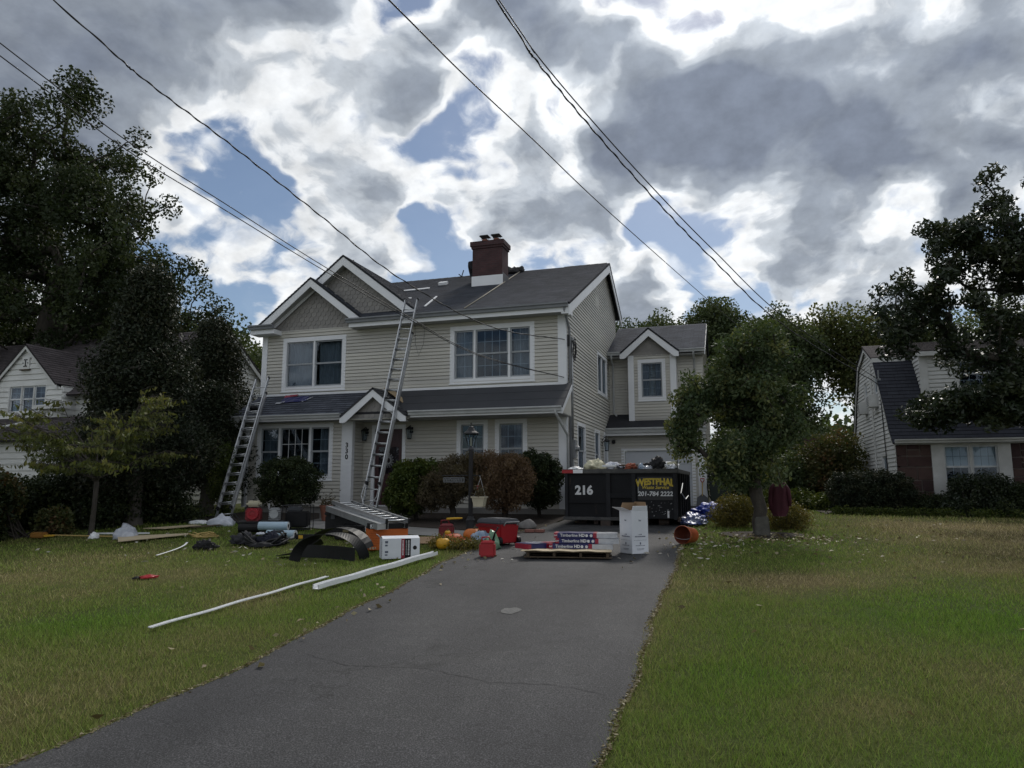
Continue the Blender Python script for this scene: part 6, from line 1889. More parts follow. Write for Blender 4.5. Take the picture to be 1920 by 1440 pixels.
def crumple(size, seed, sub=3, amp=0.35, freq=2.4, flat=None):
    bm = bmesh.new()
    bmesh.ops.create_icosphere(bm, subdivisions=sub, radius=1.0)
    s = Vector((seed * 7.31, seed * 3.7, seed * 1.9))
    for v in bm.verts:
        p = v.co.copy()
        n1 = mnoise.noise(p * freq + s); n2 = mnoise.noise(p * freq * 2.7 + s * 2)
        rdg = abs(mnoise.noise(p * freq * 1.4 - s))
        v.co = p * (1 + amp * (n1 + 0.5 * n2 - 0.8 * rdg))
        v.co = Vector((v.co.x * size[0], v.co.y * size[1], v.co.z * size[2]))
        if v.co.z < 0: v.co.z *= 0.25
    me = bpy.data.meshes.new('crumple')
    bm.to_mesh(me); bm.free()
    me.polygons.foreach_set('use_smooth', [True] * len(me.polygons))
    return me

def lump(name, label, cat, loc, size, m, seed, rotz=0.0, amp=0.35, freq=2.4, group=None, sub=3):
    me = crumple(size, seed, sub, amp, freq)
    me.materials.append(m)
    o = obj(name, me)
    o.location = loc; o.rotation_euler = (0, 0, rotz)
    return props(o, label, cat, group)

# debris heaped in the dumpster
fill = MB()
nx_, ny_ = 26, 36
vs = []; fs = []
for j in range(ny_ + 1):
    for i in range(nx_ + 1):
        x = -3.68 + 2.4 * i / nx_; y = 15.95 + 4.0 * j / ny_
        e = min(i, nx_ - i, 3) / 3.0 * min(j, ny_ - j, 3) / 3.0
        vs.append((x, y, 1.70 + 0.16 * e + 0.10 * e * mnoise.noise(Vector((x * 3, y * 3, 0))) + 0.05 * e * mnoise.noise(Vector((x * 9, y * 9, 4)))))
for j in range(ny_):
    for i in range(nx_):
        a = j * (nx_ + 1) + i
        fs.append((a, a + 1, a + nx_ + 2, a + nx_ + 1))
fill.add(vs, fs)
props(fill.build('torn_shingles', mat('old_shingle_debris', (0.10, 0.095, 0.088), (0.035, 0.034, 0.034), 14, 0.9, 0.6, 30, 0.02)), 'heap of torn grey shingles filling the dumpster', 'debris', kind='stuff')
zt = 1.94
rng_ = np.random.RandomState(77)
for nm, cc, nn, L_, W_ in (('torn_scraps', (0.36, 0.34, 0.30), 130, 0.16, 0.07), ('felt_scraps', (0.02, 0.02, 0.022), 110, 0.22, 0.12)):
    c_ = np.stack([rng_.uniform(-3.6, -1.32, nn), 15.95 + rng_.rand(nn) ** 1.5 * 3.6, 1.87 + 0.10 * rng_.rand(nn)], 1)
    o = obj(nm, leaf_mesh(nm, c_, L_, W_, rng_, mat(nm + '_mix', cc, tuple(q * 0.5 for q in cc), 6, 0.85), 0, 0, None, 0.55))
    props(o, {'torn_scraps': 'pale torn paper and board scraps over the dumpster heap', 'felt_scraps': 'black torn felt scraps over the dumpster heap'}[nm], 'debris', kind='stuff')
junk = [
    ('insulation_scrap', 'cream crumpled insulation foam on the left of the dumpster heap', (-3.05, 16.15, zt + 0.02), (0.24, 0.18, 0.16), fgrip_m, 1),
    ('insulation_scrap', 'flat cream foam scrap at the dumpster left rim beside the reflector', (-3.50, 16.05, zt - 0.01), (0.17, 0.14, 0.06), white_m, 2),
    ('plastic_sack', 'pale grey sack on the dumpster heap right of the cream foam', (-2.72, 16.35, zt + 0.02), (0.26, 0.2, 0.12), cloth_m, 3),
    ('rag', 'rust-red rag in the middle of the dumpster heap', (-2.25, 16.1, zt), (0.12, 0.12, 0.11), mat('rust_rag', (0.24, 0.065, 0.035), None, 5, 0.9), 4),
    ('plastic_bottle', 'pale blue crushed jug on the dumpster heap', (-2.02, 16.08, zt), (0.06, 0.07, 0.10), bagblue_m, 5),
    ('garbage_bag', 'upright knotted black garbage bag on the dumpster heap', (-1.66, 16.2, zt + 0.02), (0.15, 0.15, 0.21), blackp_m, 6),
    ('plastic_sheet', 'bright white plastic sheet right of the black garbage bag', (-1.42, 16.3, zt + 0.01), (0.20, 0.16, 0.12), white_m, 7),
    ('cardboard_scrap', 'grey-lilac bundle at the right end of the dumpster heap', (-1.36, 16.05, zt - 0.01), (0.12, 0.1, 0.09), plastic_m, 8),
    ('garbage_bag', 'low dark torn garbage bag behind the blue jug', (-1.95, 16.45, zt), (0.22, 0.16, 0.12), blackp_m, 9),
    ('plastic_sack', 'white sack scrap between the blue jug and the black bag', (-1.86, 16.05, zt - 0.02), (0.10, 0.09, 0.08), plastic_m, 10)]
for nm, lb, lc, sz, m_, sd in junk:
    lump(nm, lb, nm.split('_')[-1], lc, tuple(1.2 * q for q in sz), m_, sd, sd * 0.7, 0.34, 2.4, sub=4)
lump('bag_knot', 'gathered black neck of the upright garbage bag', 'bag', (-1.67, 16.2, zt + 0.17), (0.065, 0.065, 0.12), blackp_m, 14, 0, 0.3, 3)
mb = MB(); mb.box(-0.55, 0.55, -0.02, 0.02, 0, 0.03); one('lath', mb, oldwood_m, 'grey wooden lath lying over the dumpster heap', 'lath', loc=(-2.55, 16.2, zt + 0.07), rotz=0.25)
mb = MB(); mb.box(-0.4, 0.4, -0.05, 0.05, 0, 0.02); one('board_scrap', mb, mat('weathered_board', (0.26, 0.24, 0.22), None, 6, 0.8), 'weathered board across the middle of the dumpster heap', 'board', mtx=Matrix.Translation((-2.45, 16.45, zt + 0.10)) @ Matrix.Rotation(-0.4, 4, 'Z') @ Matrix.Rotation(0.12, 4, 'Y'))
mb = MB(); mb.box(-0.16, 0.16, -0.03, 0.03, 0, 0.05); one('foam_strip', mb, white_m, 'white foam strip on the dumpster front rim', 'foam', loc=(-2.70, 15.88, zt + 0.04), rotz=0.02, bevel=0.012)
mb = MB(); mb.hexa([(-0.12, 0, 0), (0.10, 0.02, 0), (0.10, 0.035, 0), (-0.12, 0.015, 0), (-0.10, 0.05, 0.16), (0.12, 0.06, 0.19), (0.12, 0.075, 0.19), (-0.10, 0.065, 0.16)]); one('foam_board', mb, fgrip_m, 'cream foam board standing at the right end of the dumpster heap', 'board', loc=(-1.16 - 0.18, 16.05, zt - 0.02), rotz=0.1)
mb = MB(); mb.hexa([(-0.01, 0, 0), (0.01, 0, 0), (0.01, 0.15, 0), (-0.01, 0.15, 0), (0.0, 0, 0.22), (0.01, 0, 0.24), (0.01, 0.12, 0.22), (0.0, 0.12, 0.2)]); one('shingle_scrap', mb, felt_m, 'dark shingle scrap sticking up beside the cream foam board', 'shingle', loc=(-1.23, 16.02, zt - 0.01))

# ------------------------------------------------------------------ pallet of shingles
pz = gz(11.2) + 0.018
pl = thing('pallet', 'low wooden pallet with plywood top on the driveway', 'pallet', (-2.55, 11.15, pz), R(9))
for k in range(3):
    mb = MB(); mb.box(-0.66, 0.66, -0.42 + 0.40 * k - 0.045, -0.42 + 0.40 * k + 0.045, 0.0, 0.016); mb.build('bottom_board', oldwood_m, pl)
for k in range(4):
    x = -0.60 + 0.40 * k
    mb = MB(); mb.box(x - 0.02, x + 0.02, -0.47, 0.47, 0.016, 0.075); mb.build('stringer', oldwood_m, pl)
for k in range(6):
    y = -0.42 + 0.168 * k
    mb = MB(); mb.box(-0.65, 0.65, y - 0.045, y + 0.045, 0.075, 0.091); mb.build('deck_board', oldwood_m, pl)
mb = MB()
vs = []; fs = []
for i in range(13):
    x = -0.70 + 1.36 * i / 12
    z = 0.093 + 0.012 * math.sin(i * 0.9) ** 2 * (1 if 0 < i < 12 else 0.3)
    vs += [(x, -0.52, z), (x, 0.40, z), (x, -0.52, z + 0.012), (x, 0.40, z + 0.012)]
for i in range(12):
    a = 4 * i; b2 = a + 4
    fs += [(a, b2, b2 + 2, a + 2), (a + 2, b2 + 2, b2 + 3, a + 3), (a + 1, a + 3, b2 + 3, b2 + 1), (a, a + 1, b2 + 1, b2)]
fs += [(0, 2, 3, 1), (48, 49, 51, 50)]
mb.add(vs, fs)
mb.build('plywood_sheet', ply_m, pl)
def pack(label, loc, rotz, L=0.98, D=0.34, H=0.075, letters=True, seed=0):
    t = thing('shingle_bundle', label, 'shingle bundle', loc, rotz, 'wrapped shingle bundles')
    def slab(x0, x1, nm, m_):
        mb = MB()
        n = 10; vs = []; fs = []
        for i in range(n + 1):
            x = x0 + (x1 - x0) * i / n
            dz = 0.006 * mnoise.noise(Vector((x * 6, seed, 0))); dy = 0.008 * mnoise.noise(Vector((x * 7, seed, 5)))
            vs += [(x, -D / 2 + dy, 0), (x, -D / 2 + dy, H + dz), (x, D / 2, H + dz), (x, D / 2, 0)]
        for i in range(n):
            a = 4 * i; b2 = a + 4
            fs += [(a, b2, b2 + 1, a + 1), (a + 1, b2 + 1, b2 + 2, a + 2), (a + 2, b2 + 2, b2 + 3, a + 3), (a + 3, b2 + 3, b2, a)]
        fs += [(0, 1, 2, 3), tuple(4 * n + k for k in (3, 2, 1, 0))]
        mb.add(vs, fs)
        return mb.build(nm, m_, t)
    slab(-L / 2, -L / 2 + 0.055, 'wrapper_end', wrapr_m)
    slab(-L / 2 + 0.0555, L / 2 - 0.37, 'wrapper', navy_m)
    slab(L / 2 - 0.3695, L / 2 - 0.315, 'wrapper_band', wrapr_m)
    slab(L / 2 - 0.3145, L / 2, 'clear_wrap', wrapw_m)
    if letters:
        text('Timberline', t, textw_m, 0.062, (-L / 2 + 0.235, -D / 2 - 0.012, H * 0.52), (R(90), 0, 0), 0.0012)
        text('HD', t, textw_m, 0.062, (-L / 2 + 0.435, -D / 2 - 0.012, H * 0.52), (R(90), 0, 0), 0.003)
        text('GAF', t, textw_m, 0.026, (-L / 2 + 0.028, -D / 2 - 0.012, H * 0.5), (R(90), 0, 0), 0.001)
        for k in range(2):
            mb = MB(); mb.tube([(L / 2 - 0.47 + 0.07 * k, -D / 2 - 0.0135, H * 0.5), (L / 2 - 0.47 + 0.07 * k, -D / 2 - 0.008, H * 0.5)], 0.022, 14); mb.build('roundel', textw_m, t)
    return t
bz = pz + 0.108
pack('bottom of the three stacked shingle bundles', (-2.36, 11.15, bz + 0.001), R(9), seed=1)
pack('middle of the three stacked shingle bundles, nudged right', (-2.27, 11.20, bz + 0.082), R(9.5), seed=2)
pack('topmost of the three stacked shingle bundles', (-2.30, 11.24, bz + 0.163), R(8), seed=3)
t = pack('single flat shingle bundle turned end-on at the pallet left', (-3.0, 11.06, bz + 0.001), R(52), L=0.72, D=0.36, letters=False, seed=4)
mb = MB(); mb.box(-0.34, 0.02, -0.181, 0.181, 0.079, 0.083); mb.build('printed_panel', navy_m, t)
mb = MB(); mb.box(-0.20, -0.12, -0.17, 0.17, 0.0835, 0.0845); mb.box(-0.05, 0.0, -0.10, 0.17, 0.0835, 0.0845); mb.build('printed_stripe', wrapw_m, t)
mb = MB(); mb.box(0.05, 0.25, -0.16, 0.05, 0.079, 0.083); mb.build('printed_panel', wrapr_m, t)

# tall white carton with open flaps
tc_ = thing('carton', 'tall white printed carton with open flaps standing on the driveway', 'carton', (-1.60, 11.62, gz(11.62) + 0.018), R(45))
h_, a_ = 0.66, 0.16
cf = [Fr(0, -a_, 1, 0), Fr(a_, 0, 0, 1), Fr(0, a_, -1, 0), Fr(-a_, 0, 0, -1)]
for k, f_ in enumerate(cf):
    mb = MB(); mb.fbox(f_, -a_ + 0.002, a_ - 0.002, -0.006, 0.0, 0, h_ + 0.0004 * k); mb.build('side', whitecard_m, tc_)
mb = MB(); mb.box(-a_ + 0.006, a_ - 0.006, -a_ + 0.006, a_ - 0.006, 0.004, 0.01); mb.build('bottom', brown_m, tc_)
def flap(f_, ang, ln, m_=whitecard_m):
    c, s = math.cos(ang), math.sin(ang)
    mb = MB(); mb.hexa([f_(-a_ + 0.006, 0, h_), f_(a_ - 0.006, 0, h_), f_(a_ - 0.006, -0.005, h_ + 0.001), f_(-a_ + 0.006, -0.005, h_ + 0.001), f_(-a_ + 0.02, ln * s, h_ + ln * c), f_(a_ - 0.02, ln * s, h_ + ln * c), f_(a_ - 0.02, ln * s - 0.005, h_ + ln * c + 0.001), f_(-a_ + 0.02, ln * s - 0.005, h_ + ln * c + 0.001)])
    mb.build('flap', m_, tc_)
flap(cf[0], R(12), 0.08); flap(cf[1], R(-10), 0.14, brown_m); flap(cf[2], R(-25), 0.14, brown_m); flap(cf[3], R(70), 0.17)
for f_ in (cf[0], cf[3]):
    mb = MB(); rr = random.Random(8)
    for z0, z1, n, wd in [(0.29, 0.305, 1, 0.06), (0.255, 0.278, 1, 0.20), (0.12, 0.132, 1, 0.18), (0.07, 0.08, 1, 0.14), (0.055, 0.062, 1, 0.12), (0.50, 0.53, 1, 0.045), (0.205, 0.209, 1, 0.24)]:
        x = -wd / 2
        while x < wd / 2:
            w = rr.uniform(0.006, 0.02)
            mb.fbox(f_, x, min(wd / 2, x + w), 0.0012, 0.0018, z0, z1 - rr.uniform(0, (z1 - z0) * 0.4))
            x += w + 0.005
    mb.fbox(f_, -0.012, 0.012, 0.0012, 0.0018, 0.14, 0.175)
    mb.build('print', print_m, tc_, kind='stuff')

# orange bucket on its side
bk = thing('bucket', 'orange plastic bucket lying on its side at the driveway edge', 'bucket', mtx=Matrix.Translation((-0.86, 12.95, gz(12.95) + 0.165)) @ Matrix.Rotation(R(-22), 4, 'Z') @ Matrix.Rotation(R(86), 4, 'X'))
mb = MB(); mb.lathe([(0.128, -0.19), (0.15, 0.15), (0.158, 0.15), (0.158, 0.185), (0.152, 0.188)], 28, cap=False); mb.build('shell', bucket_m, bk, smooth=True)
mb = MB(); mb.lathe([(0.150, 0.187), (0.146, 0.15), (0.124, -0.18), (0.0, -0.182)], 28, cap=False); mb.build('inside', bucketin_m, bk, smooth=True)
mb = MB(); mb.tube([(0.16 * math.cos(a), 0.16 * math.sin(a) * 0.35 - 0.02, 0.17 + 0.02 * math.sin(a)) for a in [R(180 + 180 * k / 14) for k in range(15)]], 0.004, 5); mb.build('handle', galv_m, bk)

# cooler
ck = thing('cooler', 'red rolling cooler with dark grey lid beside the lamp post', 'cooler', (-4.10, 12.25, gz(12.2) + 0.02), R(-32))
mb = MB(); mb.hexa([(-0.29, -0.19, 0.03), (0.29, -0.19, 0.03), (0.29, 0.19, 0.03), (-0.29, 0.19, 0.03), (-0.33, -0.22, 0.36), (0.33, -0.22, 0.36), (0.33, 0.22, 0.36), (-0.33, 0.22, 0.36)]); mb.build('tub', red_m, ck, bevel=0.02)
mb = MB(); mb.hexa([(-0.345, -0.235, 0.362), (0.345, -0.235, 0.362), (0.345, 0.235, 0.362), (-0.345, 0.235, 0.362), (-0.32, -0.21, 0.45), (0.32, -0.21, 0.45), (0.32, 0.21, 0.45), (-0.32, 0.21, 0.45)]); lid = mb.build('lid', coolergrey_m, ck, bevel=0.02)
mb = MB(); mb.box(-0.20, 0.20, -0.14, 0.14, 0.4505, 0.458); mb.build('lid_tray', mat('cooler_lid_inset', (0.075, 0.08, 0.09), None, 5, 0.5), lid, bevel=0.006)
mb = MB(); mb.box(-0.345, 0.345, -0.236, -0.226, 0.30, 0.345); mb.build('rim_band', darkred_m, ck)
for s in (-1, 1):
    mb = MB(); mb.tube([(0.28, s * 0.21 - 0.03, 0.075), (0.28, s * 0.21 + 0.03, 0.075)], 0.075, 14); mb.build('wheel', blackp_m, ck)
mb = MB(); mb.tube([(0.345, -0.15, 0.34), (0.40, -0.15, 0.40), (0.40, 0.15, 0.40), (0.345, 0.15, 0.34)], 0.012, 6); mb.build('handle', greybox_m, ck)

def gascan(label, loc, rotz, s, m_, spout):
    t = thing('gas_can', label, 'gas can', loc, rotz)
    mb = MB(); mb.hexa([(-0.13 * s, -0.09 * s, 0), (0.13 * s, -0.09 * s, 0), (0.13 * s, 0.09 * s, 0), (-0.13 * s, 0.09 * s, 0), (-0.125 * s, -0.085 * s, 0.22 * s), (0.125 * s, -0.085 * s, 0.22 * s), (0.125 * s, 0.085 * s, 0.22 * s), (-0.125 * s, 0.085 * s, 0.22 * s)]); mb.build('body', m_, t, bevel=0.025 * s)
    mb = MB(); mb.hexa([(-0.12 * s, -0.08 * s, 0.215 * s), (0.12 * s, -0.08 * s, 0.215 * s), (0.12 * s, 0.08 * s, 0.215 * s), (-0.12 * s, 0.08 * s, 0.215 * s), (-0.06 * s, -0.04 * s, 0.255 * s), (0.09 * s, -0.04 * s, 0.255 * s), (0.09 * s, 0.04 * s, 0.255 * s), (-0.06 * s, 0.04 * s, 0.255 * s)]); mb.build('shoulder', m_, t, bevel=0.01)
    mb = MB(); mb.tube([(-0.09 * s, 0, 0.22 * s), (-0.09 * s, 0, 0.30 * s), (0.02 * s, 0, 0.31 * s), (0.05 * s, 0, 0.24 * s)], 0.014 * s, 7); mb.build('handle', m_, t, smooth=True)
    mb = MB(); mb.tube([(0.09 * s, 0, 0.245 * s), (0.09 * s, 0, 0.275 * s)], 0.028 * s, 12); mb.build('cap', blackp_m, t)
    if spout == 'yellow':
        mb = MB(); mb.tube([(0.0, 0, 0.325 * s), (0.12 * s, -0.02, 0.335 * s), (0.26 * s, -0.03, 0.34 * s)], [0.02 * s, 0.018 * s, 0.013 * s], 8); mb.build('spout', yellow_m, t, smooth=True)
    else:
        mb = MB(); mb.tube([(0.09 * s, 0, 0.27 * s), (0.115 * s, 0, 0.36 * s), (0.17 * s, 0, 0.46 * s)], [0.018 * s, 0.015 * s, 0.011 * s], 8); mb.build('spout', blackp_m, t, smooth=True)
    return t
gascan('bright red gas can with black spout at the front edge of the driveway', (-3.76, 10.72, gz(10.72) + 0.018), R(12), 0.98, red_m, 'black')
gascan('dark red gas can with yellow spout behind the pumpkins', (-5.30, 12.75, gz(12.75) + 0.02), R(20), 1.15, darkred_m, 'yellow')

def pumpkin(label, loc, r_, h, m_, stem=0.05, ribs=9, tilt=0.0):
    t = thing('pumpkin', label, 'pumpkin', loc, group='pumpkins by the lamp post')
    mb = MB(); vs = []; fs = []
    nu, nv = 36, 12
    for j in range(nv + 1):
        p = math.pi * j / nv
        for i in range(nu):
            a = 2 * math.pi * i / nu
            k = 1 - 0.09 * abs(math.sin(a * ribs / 2)) ** 0.6 * math.sin(p) * 0 - 0.10 * (1 - abs(math.sin(a * ribs / 2))) ** 2
            rr = r_ * math.sin(p) ** 0.8 * k
            z = h / 2 * (1 - math.cos(p) * -1) if False else h / 2 + h / 2 * -math.cos(p) * (1 - 0.18 * (math.sin(p) < 0.5) * (0.5 - math.sin(p)) * 2)
            vs.append((rr * math.cos(a), rr * math.sin(a), z))
    for j in range(nv):
        for i in range(nu):
            i2 = (i + 1) % nu
            fs.append((j * nu + i, j * nu + i2, (j + 1) * nu + i2, (j + 1) * nu + i))
    mb.add(vs, fs)
    mb.build('flesh', m_, t, smooth=True)
    mb = MB(); mb.tube([(0, 0, h * 0.86), (0.004, 0, h * 0.95 + stem * 0.4), (0.018, 0.004, h * 0.95 + stem)], [0.018, 0.012, 0.010], 6); mb.build('stem', stem_m, t)
    return t
G0 = lambda x, y: (x, y, gz(y) + 0.012)
pumpkin('yellow gourd-like pumpkin with tall stem in front of the others', G0(-4.80, 11.40), 0.125, 0.20, pumpy_m, 0.08, 7)
pumpkin('wide red-orange pumpkin behind the yellow one', G0(-4.88, 12.0), 0.20, 0.21, pumpr_m, 0.03, 10)
pumpkin('large orange pumpkin nearest the lamp post', G0(-4.62, 12.42), 0.205, 0.26, pump_m, 0.05, 9)
pumpkin('small flat red-orange pumpkin in the middle of the row', G0(-4.55, 11.85), 0.135, 0.14, pumpr_m, 0.03, 9)
pumpkin('small red-orange pumpkin half hidden by flowers', G0(-4.72, 11.72), 0.125, 0.13, pumpr_m, 0.03, 8)
pumpkin('tiny pale yellow gourd lying on the wide pumpkin', (-4.95, 11.96, gz(11.96) + 0.19), 0.055, 0.08, pumpy_m, 0.03, 7)

lump('shopping_bag', 'pale blue stuffed plastic bag in front of the cooler', 'bag', (-4.30, 11.92, gz(11.9) + 0.05), (0.20, 0.16, 0.24), bagblue_m, 21, 0.3, 0.42, 2.6)
lump('shopping_bag', 'green and white knotted plastic bag beside the red gas can', 'bag', (-3.98, 11.62, gz(11.6) + 0.05), (0.14, 0.13, 0.24), baggreen_m, 22, 0.8, 0.40, 2.6)
lump('rock', 'rounded grey rock at the driveway edge of the planting bed', 'rock', (-4.30, 14.82, gz(14.8) + 0.05), (0.21, 0.16, 0.17), stone_m, 23, 0.2, 0.18, 1.2)
for k, (x, y) in enumerate(((-4.06, 14.16), (-3.86, 14.20))):
    mb = MB(); mb.box(-0.098, 0.098, -0.05, 0.05, 0, 0.06)
    one('brick', mb, brickred_m, ['left of the two red edging bricks by the grey rock', 'right of the two red edging bricks by the grey rock'][k], 'brick', 'edging bricks', bevel=0.006, loc=(x, y, gz(y) + 0.02), rotz=R(4 - 9 * k))

# boxes on the lawn
ob = thing('carton', 'orange tool carton with black top band on the lawn', 'carton', (-5.78, 11.24, gz(11.2) + 0.02), R(37))
mb = MB(); mb.box(-0.33, 0.33, -0.20, 0.20, 0, 0.345); mb.build('body', orange_m, ob, bevel=0.006)
mb = MB(); mb.box(-0.3302, 0.3302, -0.2002, 0.2002, 0.346, 0.44); bnd = mb.build('top_band', blackp_m, ob, bevel=0.006)
text('RIDGID', bnd, textw_m, 0.072, (-0.20, -0.2025, 0.392), (R(90), 0, 0), 0.003)
mb = MB(); ring(mb, Fr(0, -0.2012, 1, 0), -0.315, -0.085, 0.358, 0.427, 0.006, 0, 0.001); mb.build('logo_frame', textw_m, bnd)
mb = MB()
for k in range(9):
    z = 0.30 - 0.028 * k
    mb.box(-0.315, -0.17 + 0.03 * math.sin(k * 2.1), -0.2013, -0.2004, z, z + 0.006)
mb.build('print', mat('print_dark_orange', (0.30, 0.06, 0.012), None, 5, 0.6), ob, kind='stuff')
mb = MB(); mb.tube([(-0.10, -0.2018, 0.20), (-0.10, -0.2002, 0.20)], 0.034, 16); mb.build('hand_hole', blackp_m, ob)
mb = MB(); mb.box(-0.32, -0.29, -0.2014, -0.2004, 0.015, 0.05); mb.box(-0.275, -0.245, -0.2014, -0.2004, 0.015, 0.05); mb.box(-0.23, -0.21, -0.2014, -0.2004, 0.02, 0.05); mb.build('icon', cream_m, ob, kind='stuff')
wb = thing('carton', 'white carton with red and black stripes open on the lawn', 'carton', (-5.09, 10.34, gz(10.3) + 0.018), R(36))
mb = MB()
mb.box(-0.29, 0.29, -0.15, -0.145, 0, 0.30); mb.box(-0.29, 0.29, 0.145, 0.15, 0, 0.26); mb.box(0.285, 0.29, -0.145, 0.145, 0, 0.30); mb.box(-0.29, -0.285, -0.145, 0.145, 0, 0.30); mb.box(-0.285, 0.285, -0.145, 0.145, 0.0, 0.005)
mb.build('body', whitecard_m, wb)
mb = MB(); mb.hexa([(-0.288, -0.149, 0.3005), (0.288, -0.149, 0.3005), (0.288, -0.02, 0.335), (-0.288, -0.02, 0.335), (-0.288, -0.149, 0.305), (0.288, -0.149, 0.305), (0.288, -0.02, 0.34), (-0.288, -0.02, 0.34)]); mb.build('flap', whitecard_m, wb)
mb = MB(); mb.hexa([(-0.292, -0.145, 0.30), (-0.288, -0.145, 0.30), (-0.288, 0.145, 0.30), (-0.292, 0.145, 0.30), (-0.35, -0.14, 0.36), (-0.346, -0.14, 0.362), (-0.346, 0.14, 0.362), (-0.35, 0.14, 0.36)]); mb.build('flap', whitecard_m, wb)
mb = MB(); mb.box(-0.283, 0.283, -0.143, 0.143, 0.18, 0.19); mb.build('inside', blackp_m, wb)
mb = MB(); mb.box(0.0, 0.055, -0.1515, -0.1502, 0.0, 0.299); mb.build('red_stripe', wrapr_m, wb)
mb = MB(); mb.box(0.056, 0.15, -0.1515, -0.1502, 0.0, 0.299); mb.build('black_stripe', blackp_m, wb)
mb = MB()
rr = random.Random(2)
z = 0.05
while z < 0.27:
    h2 = rr.uniform(0.008, 0.018)
    mb.box(0.018, 0.038, -0.1525, -0.1517, z, z + h2); mb.box(0.105, 0.128, -0.1525, -0.1517, z, z + h2 * 0.9); mb.box(0.075, 0.083, -0.1525, -0.1517, z, z + h2)
    z += h2 + 0.006
mb.build('print', textw_m, wb, kind='stuff')
mb = MB(); mb.tube([(0.215, -0.1525, 0.16), (0.215, -0.1502, 0.16)], 0.032, 16); o = mb.build('hand_hole', blackp_m, wb); 
mb = MB()
for k, (x, z, a, c) in enumerate([(-0.25, 0.235, 0.045, 0.035), (-0.25, 0.19, 0.04, 0.025), (-0.25, 0.09, 0.05, 0.03), (-0.25, 0.05, 0.04, 0.02)]):
    mb.box(x, x + a, -0.1515, -0.1504, z, z + c)
for k in range(7):
    mb.box(-0.2915, -0.2904, -0.10 + 0.03 * (k % 2), -0.075 + 0.03 * (k % 2), 0.04 + 0.032 * k, 0.06 + 0.032 * k)
mb.build('print', print_m, wb, kind='stuff')
mb = MB(); mb.hexa([(-0.2, -0.12, 0), (0.2, -0.12, 0), (0.2, 0.12, 0.10), (-0.2, 0.12, 0.10), (-0.2, -0.12, 0.006), (0.2, -0.12, 0.006), (0.2, 0.12, 0.106), (-0.2, 0.12, 0.106)])
one('cardboard_sheet', mb, brown_m, 'bent brown cardboard sheet behind the white carton', 'cardboard', loc=(-5.45, 12.1, gz(12.1) + 0.02), rotz=R(30))
cr_ = thing('crate', 'black plastic crate holding up the aluminium ladder section', 'crate', (-7.62, 13.0, gz(13) + 0.02), R(20))
mb = MB(); mb.box(-0.36, 0.36, -0.26, 0.26, 0, 0.40); mb.build('body', blackp_m, cr_, bevel=0.02)
mb = MB(); mb.box(-0.375, 0.375, -0.275, 0.275, 0.402, 0.47); mb.build('lid', blackp_m, cr_, bevel=0.015)
for s in (-1, 1):
    mb = MB(); mb.box(s * 0.2 - 0.04, s * 0.2 + 0.04, -0.285, -0.262, 0.33, 0.43); mb.build('latch', coolergrey_m, cr_, bevel=0.004)
tb = thing('tool_box', 'black tool box with yellow label panel before the crate', 'tool box', (-7.18, 12.42, gz(12.4) + 0.02), R(24))
mb = MB(); mb.box(-0.27, 0.27, -0.15, 0.15, 0, 0.20); mb.build('body', blackp_m, tb, bevel=0.015)
mb = MB(); mb.box(-0.28, 0.28, -0.16, 0.16, 0.202, 0.25); mb.build('lid', blackp_m, tb, bevel=0.01)
mb = MB(); mb.box(-0.13, -0.01, -0.1525, -0.151, 0.02, 0.12); mb.build('label_panel', mat('label_tan', (0.40, 0.30, 0.10), (0.2, 0.15, 0.06), 40, 0.5), tb)
mb = MB(); mb.box(-0.12, -0.01, -0.1525, -0.151, 0.135, 0.185); mb.build('label_panel', mat('label_dark_tan', (0.17, 0.14, 0.07), None, 40, 0.5), tb)
mb = MB(); mb.tube([(-0.12, 0, 0.25), (-0.12, 0, 0.29), (0.12, 0, 0.29), (0.12, 0, 0.25)], 0.014, 6); mb.build('handle', blackp_m, tb)

# bent strip of black rubber sheet
def strip(path, width_dir, w, th=0.007):
    mb = MB(); n = len(path); vs = []; fs = []
    for i, p in enumerate(path):
        p = Vector(p)
        t_ = (Vector(path[min(i + 1, n - 1)]) - Vector(path[max(i - 1, 0)])).normalized()
        wd = Vector(width_dir[i] if isinstance(width_dir, list) else width_dir); wd = (wd - t_ * wd.dot(t_)).normalized()
        nn = t_.cross(wd)
        vs += [p - wd * w / 2 - nn * th / 2, p + wd * w / 2 - nn * th / 2, p + wd * w / 2 + nn * th / 2, p - wd * w / 2 + nn * th / 2]
    for i in range(n - 1):
        a = 4 * i; b2 = a + 4
        for k in range(4): fs.append((a + k, a + (k + 1) % 4, b2 + (k + 1) % 4, b2 + k))
    fs += [(0, 3, 2, 1), tuple(4 * (n - 1) + k for k in range(4))]
    mb.add(vs, fs)
    return mb
g = gz(9.9) + 0.02
rs = thing('rubber_strip', 'coiled wide strip of black rubber sheeting arching over the lawn', 'rubber strip', (-6.0, 9.9, g))
pa = []
for k in range(37):
    a = R(180 - 180 * k / 36)
    pa.append((-5.98 + 0.44 * math.cos(a), 9.50 + 0.55 * (k / 36), g + 0.40 * math.sin(a) ** 0.8))
strip(pa, (0.35, 1, 0.05), 0.20).build('arch', rubber_m, rs, True)
pa = []
for k in range(16):
    a = R(180 - 165 * k / 15)
    pa.append((-6.15 + 0.52 * math.cos(a), 10.25 + 0.15 * (k / 15), g + 0.46 * math.sin(a) ** 0.85))
strip(pa, (0.15, 1, 0), 0.24).build('rear_arch', rubber_m, rs, True)
pa = [(-6.62 + 1.10 * k / 14, 9.98 - 0.27 * (k / 14) + 0.10 * math.sin(k / 14 * 3.1), g + 0.105) for k in range(15)]
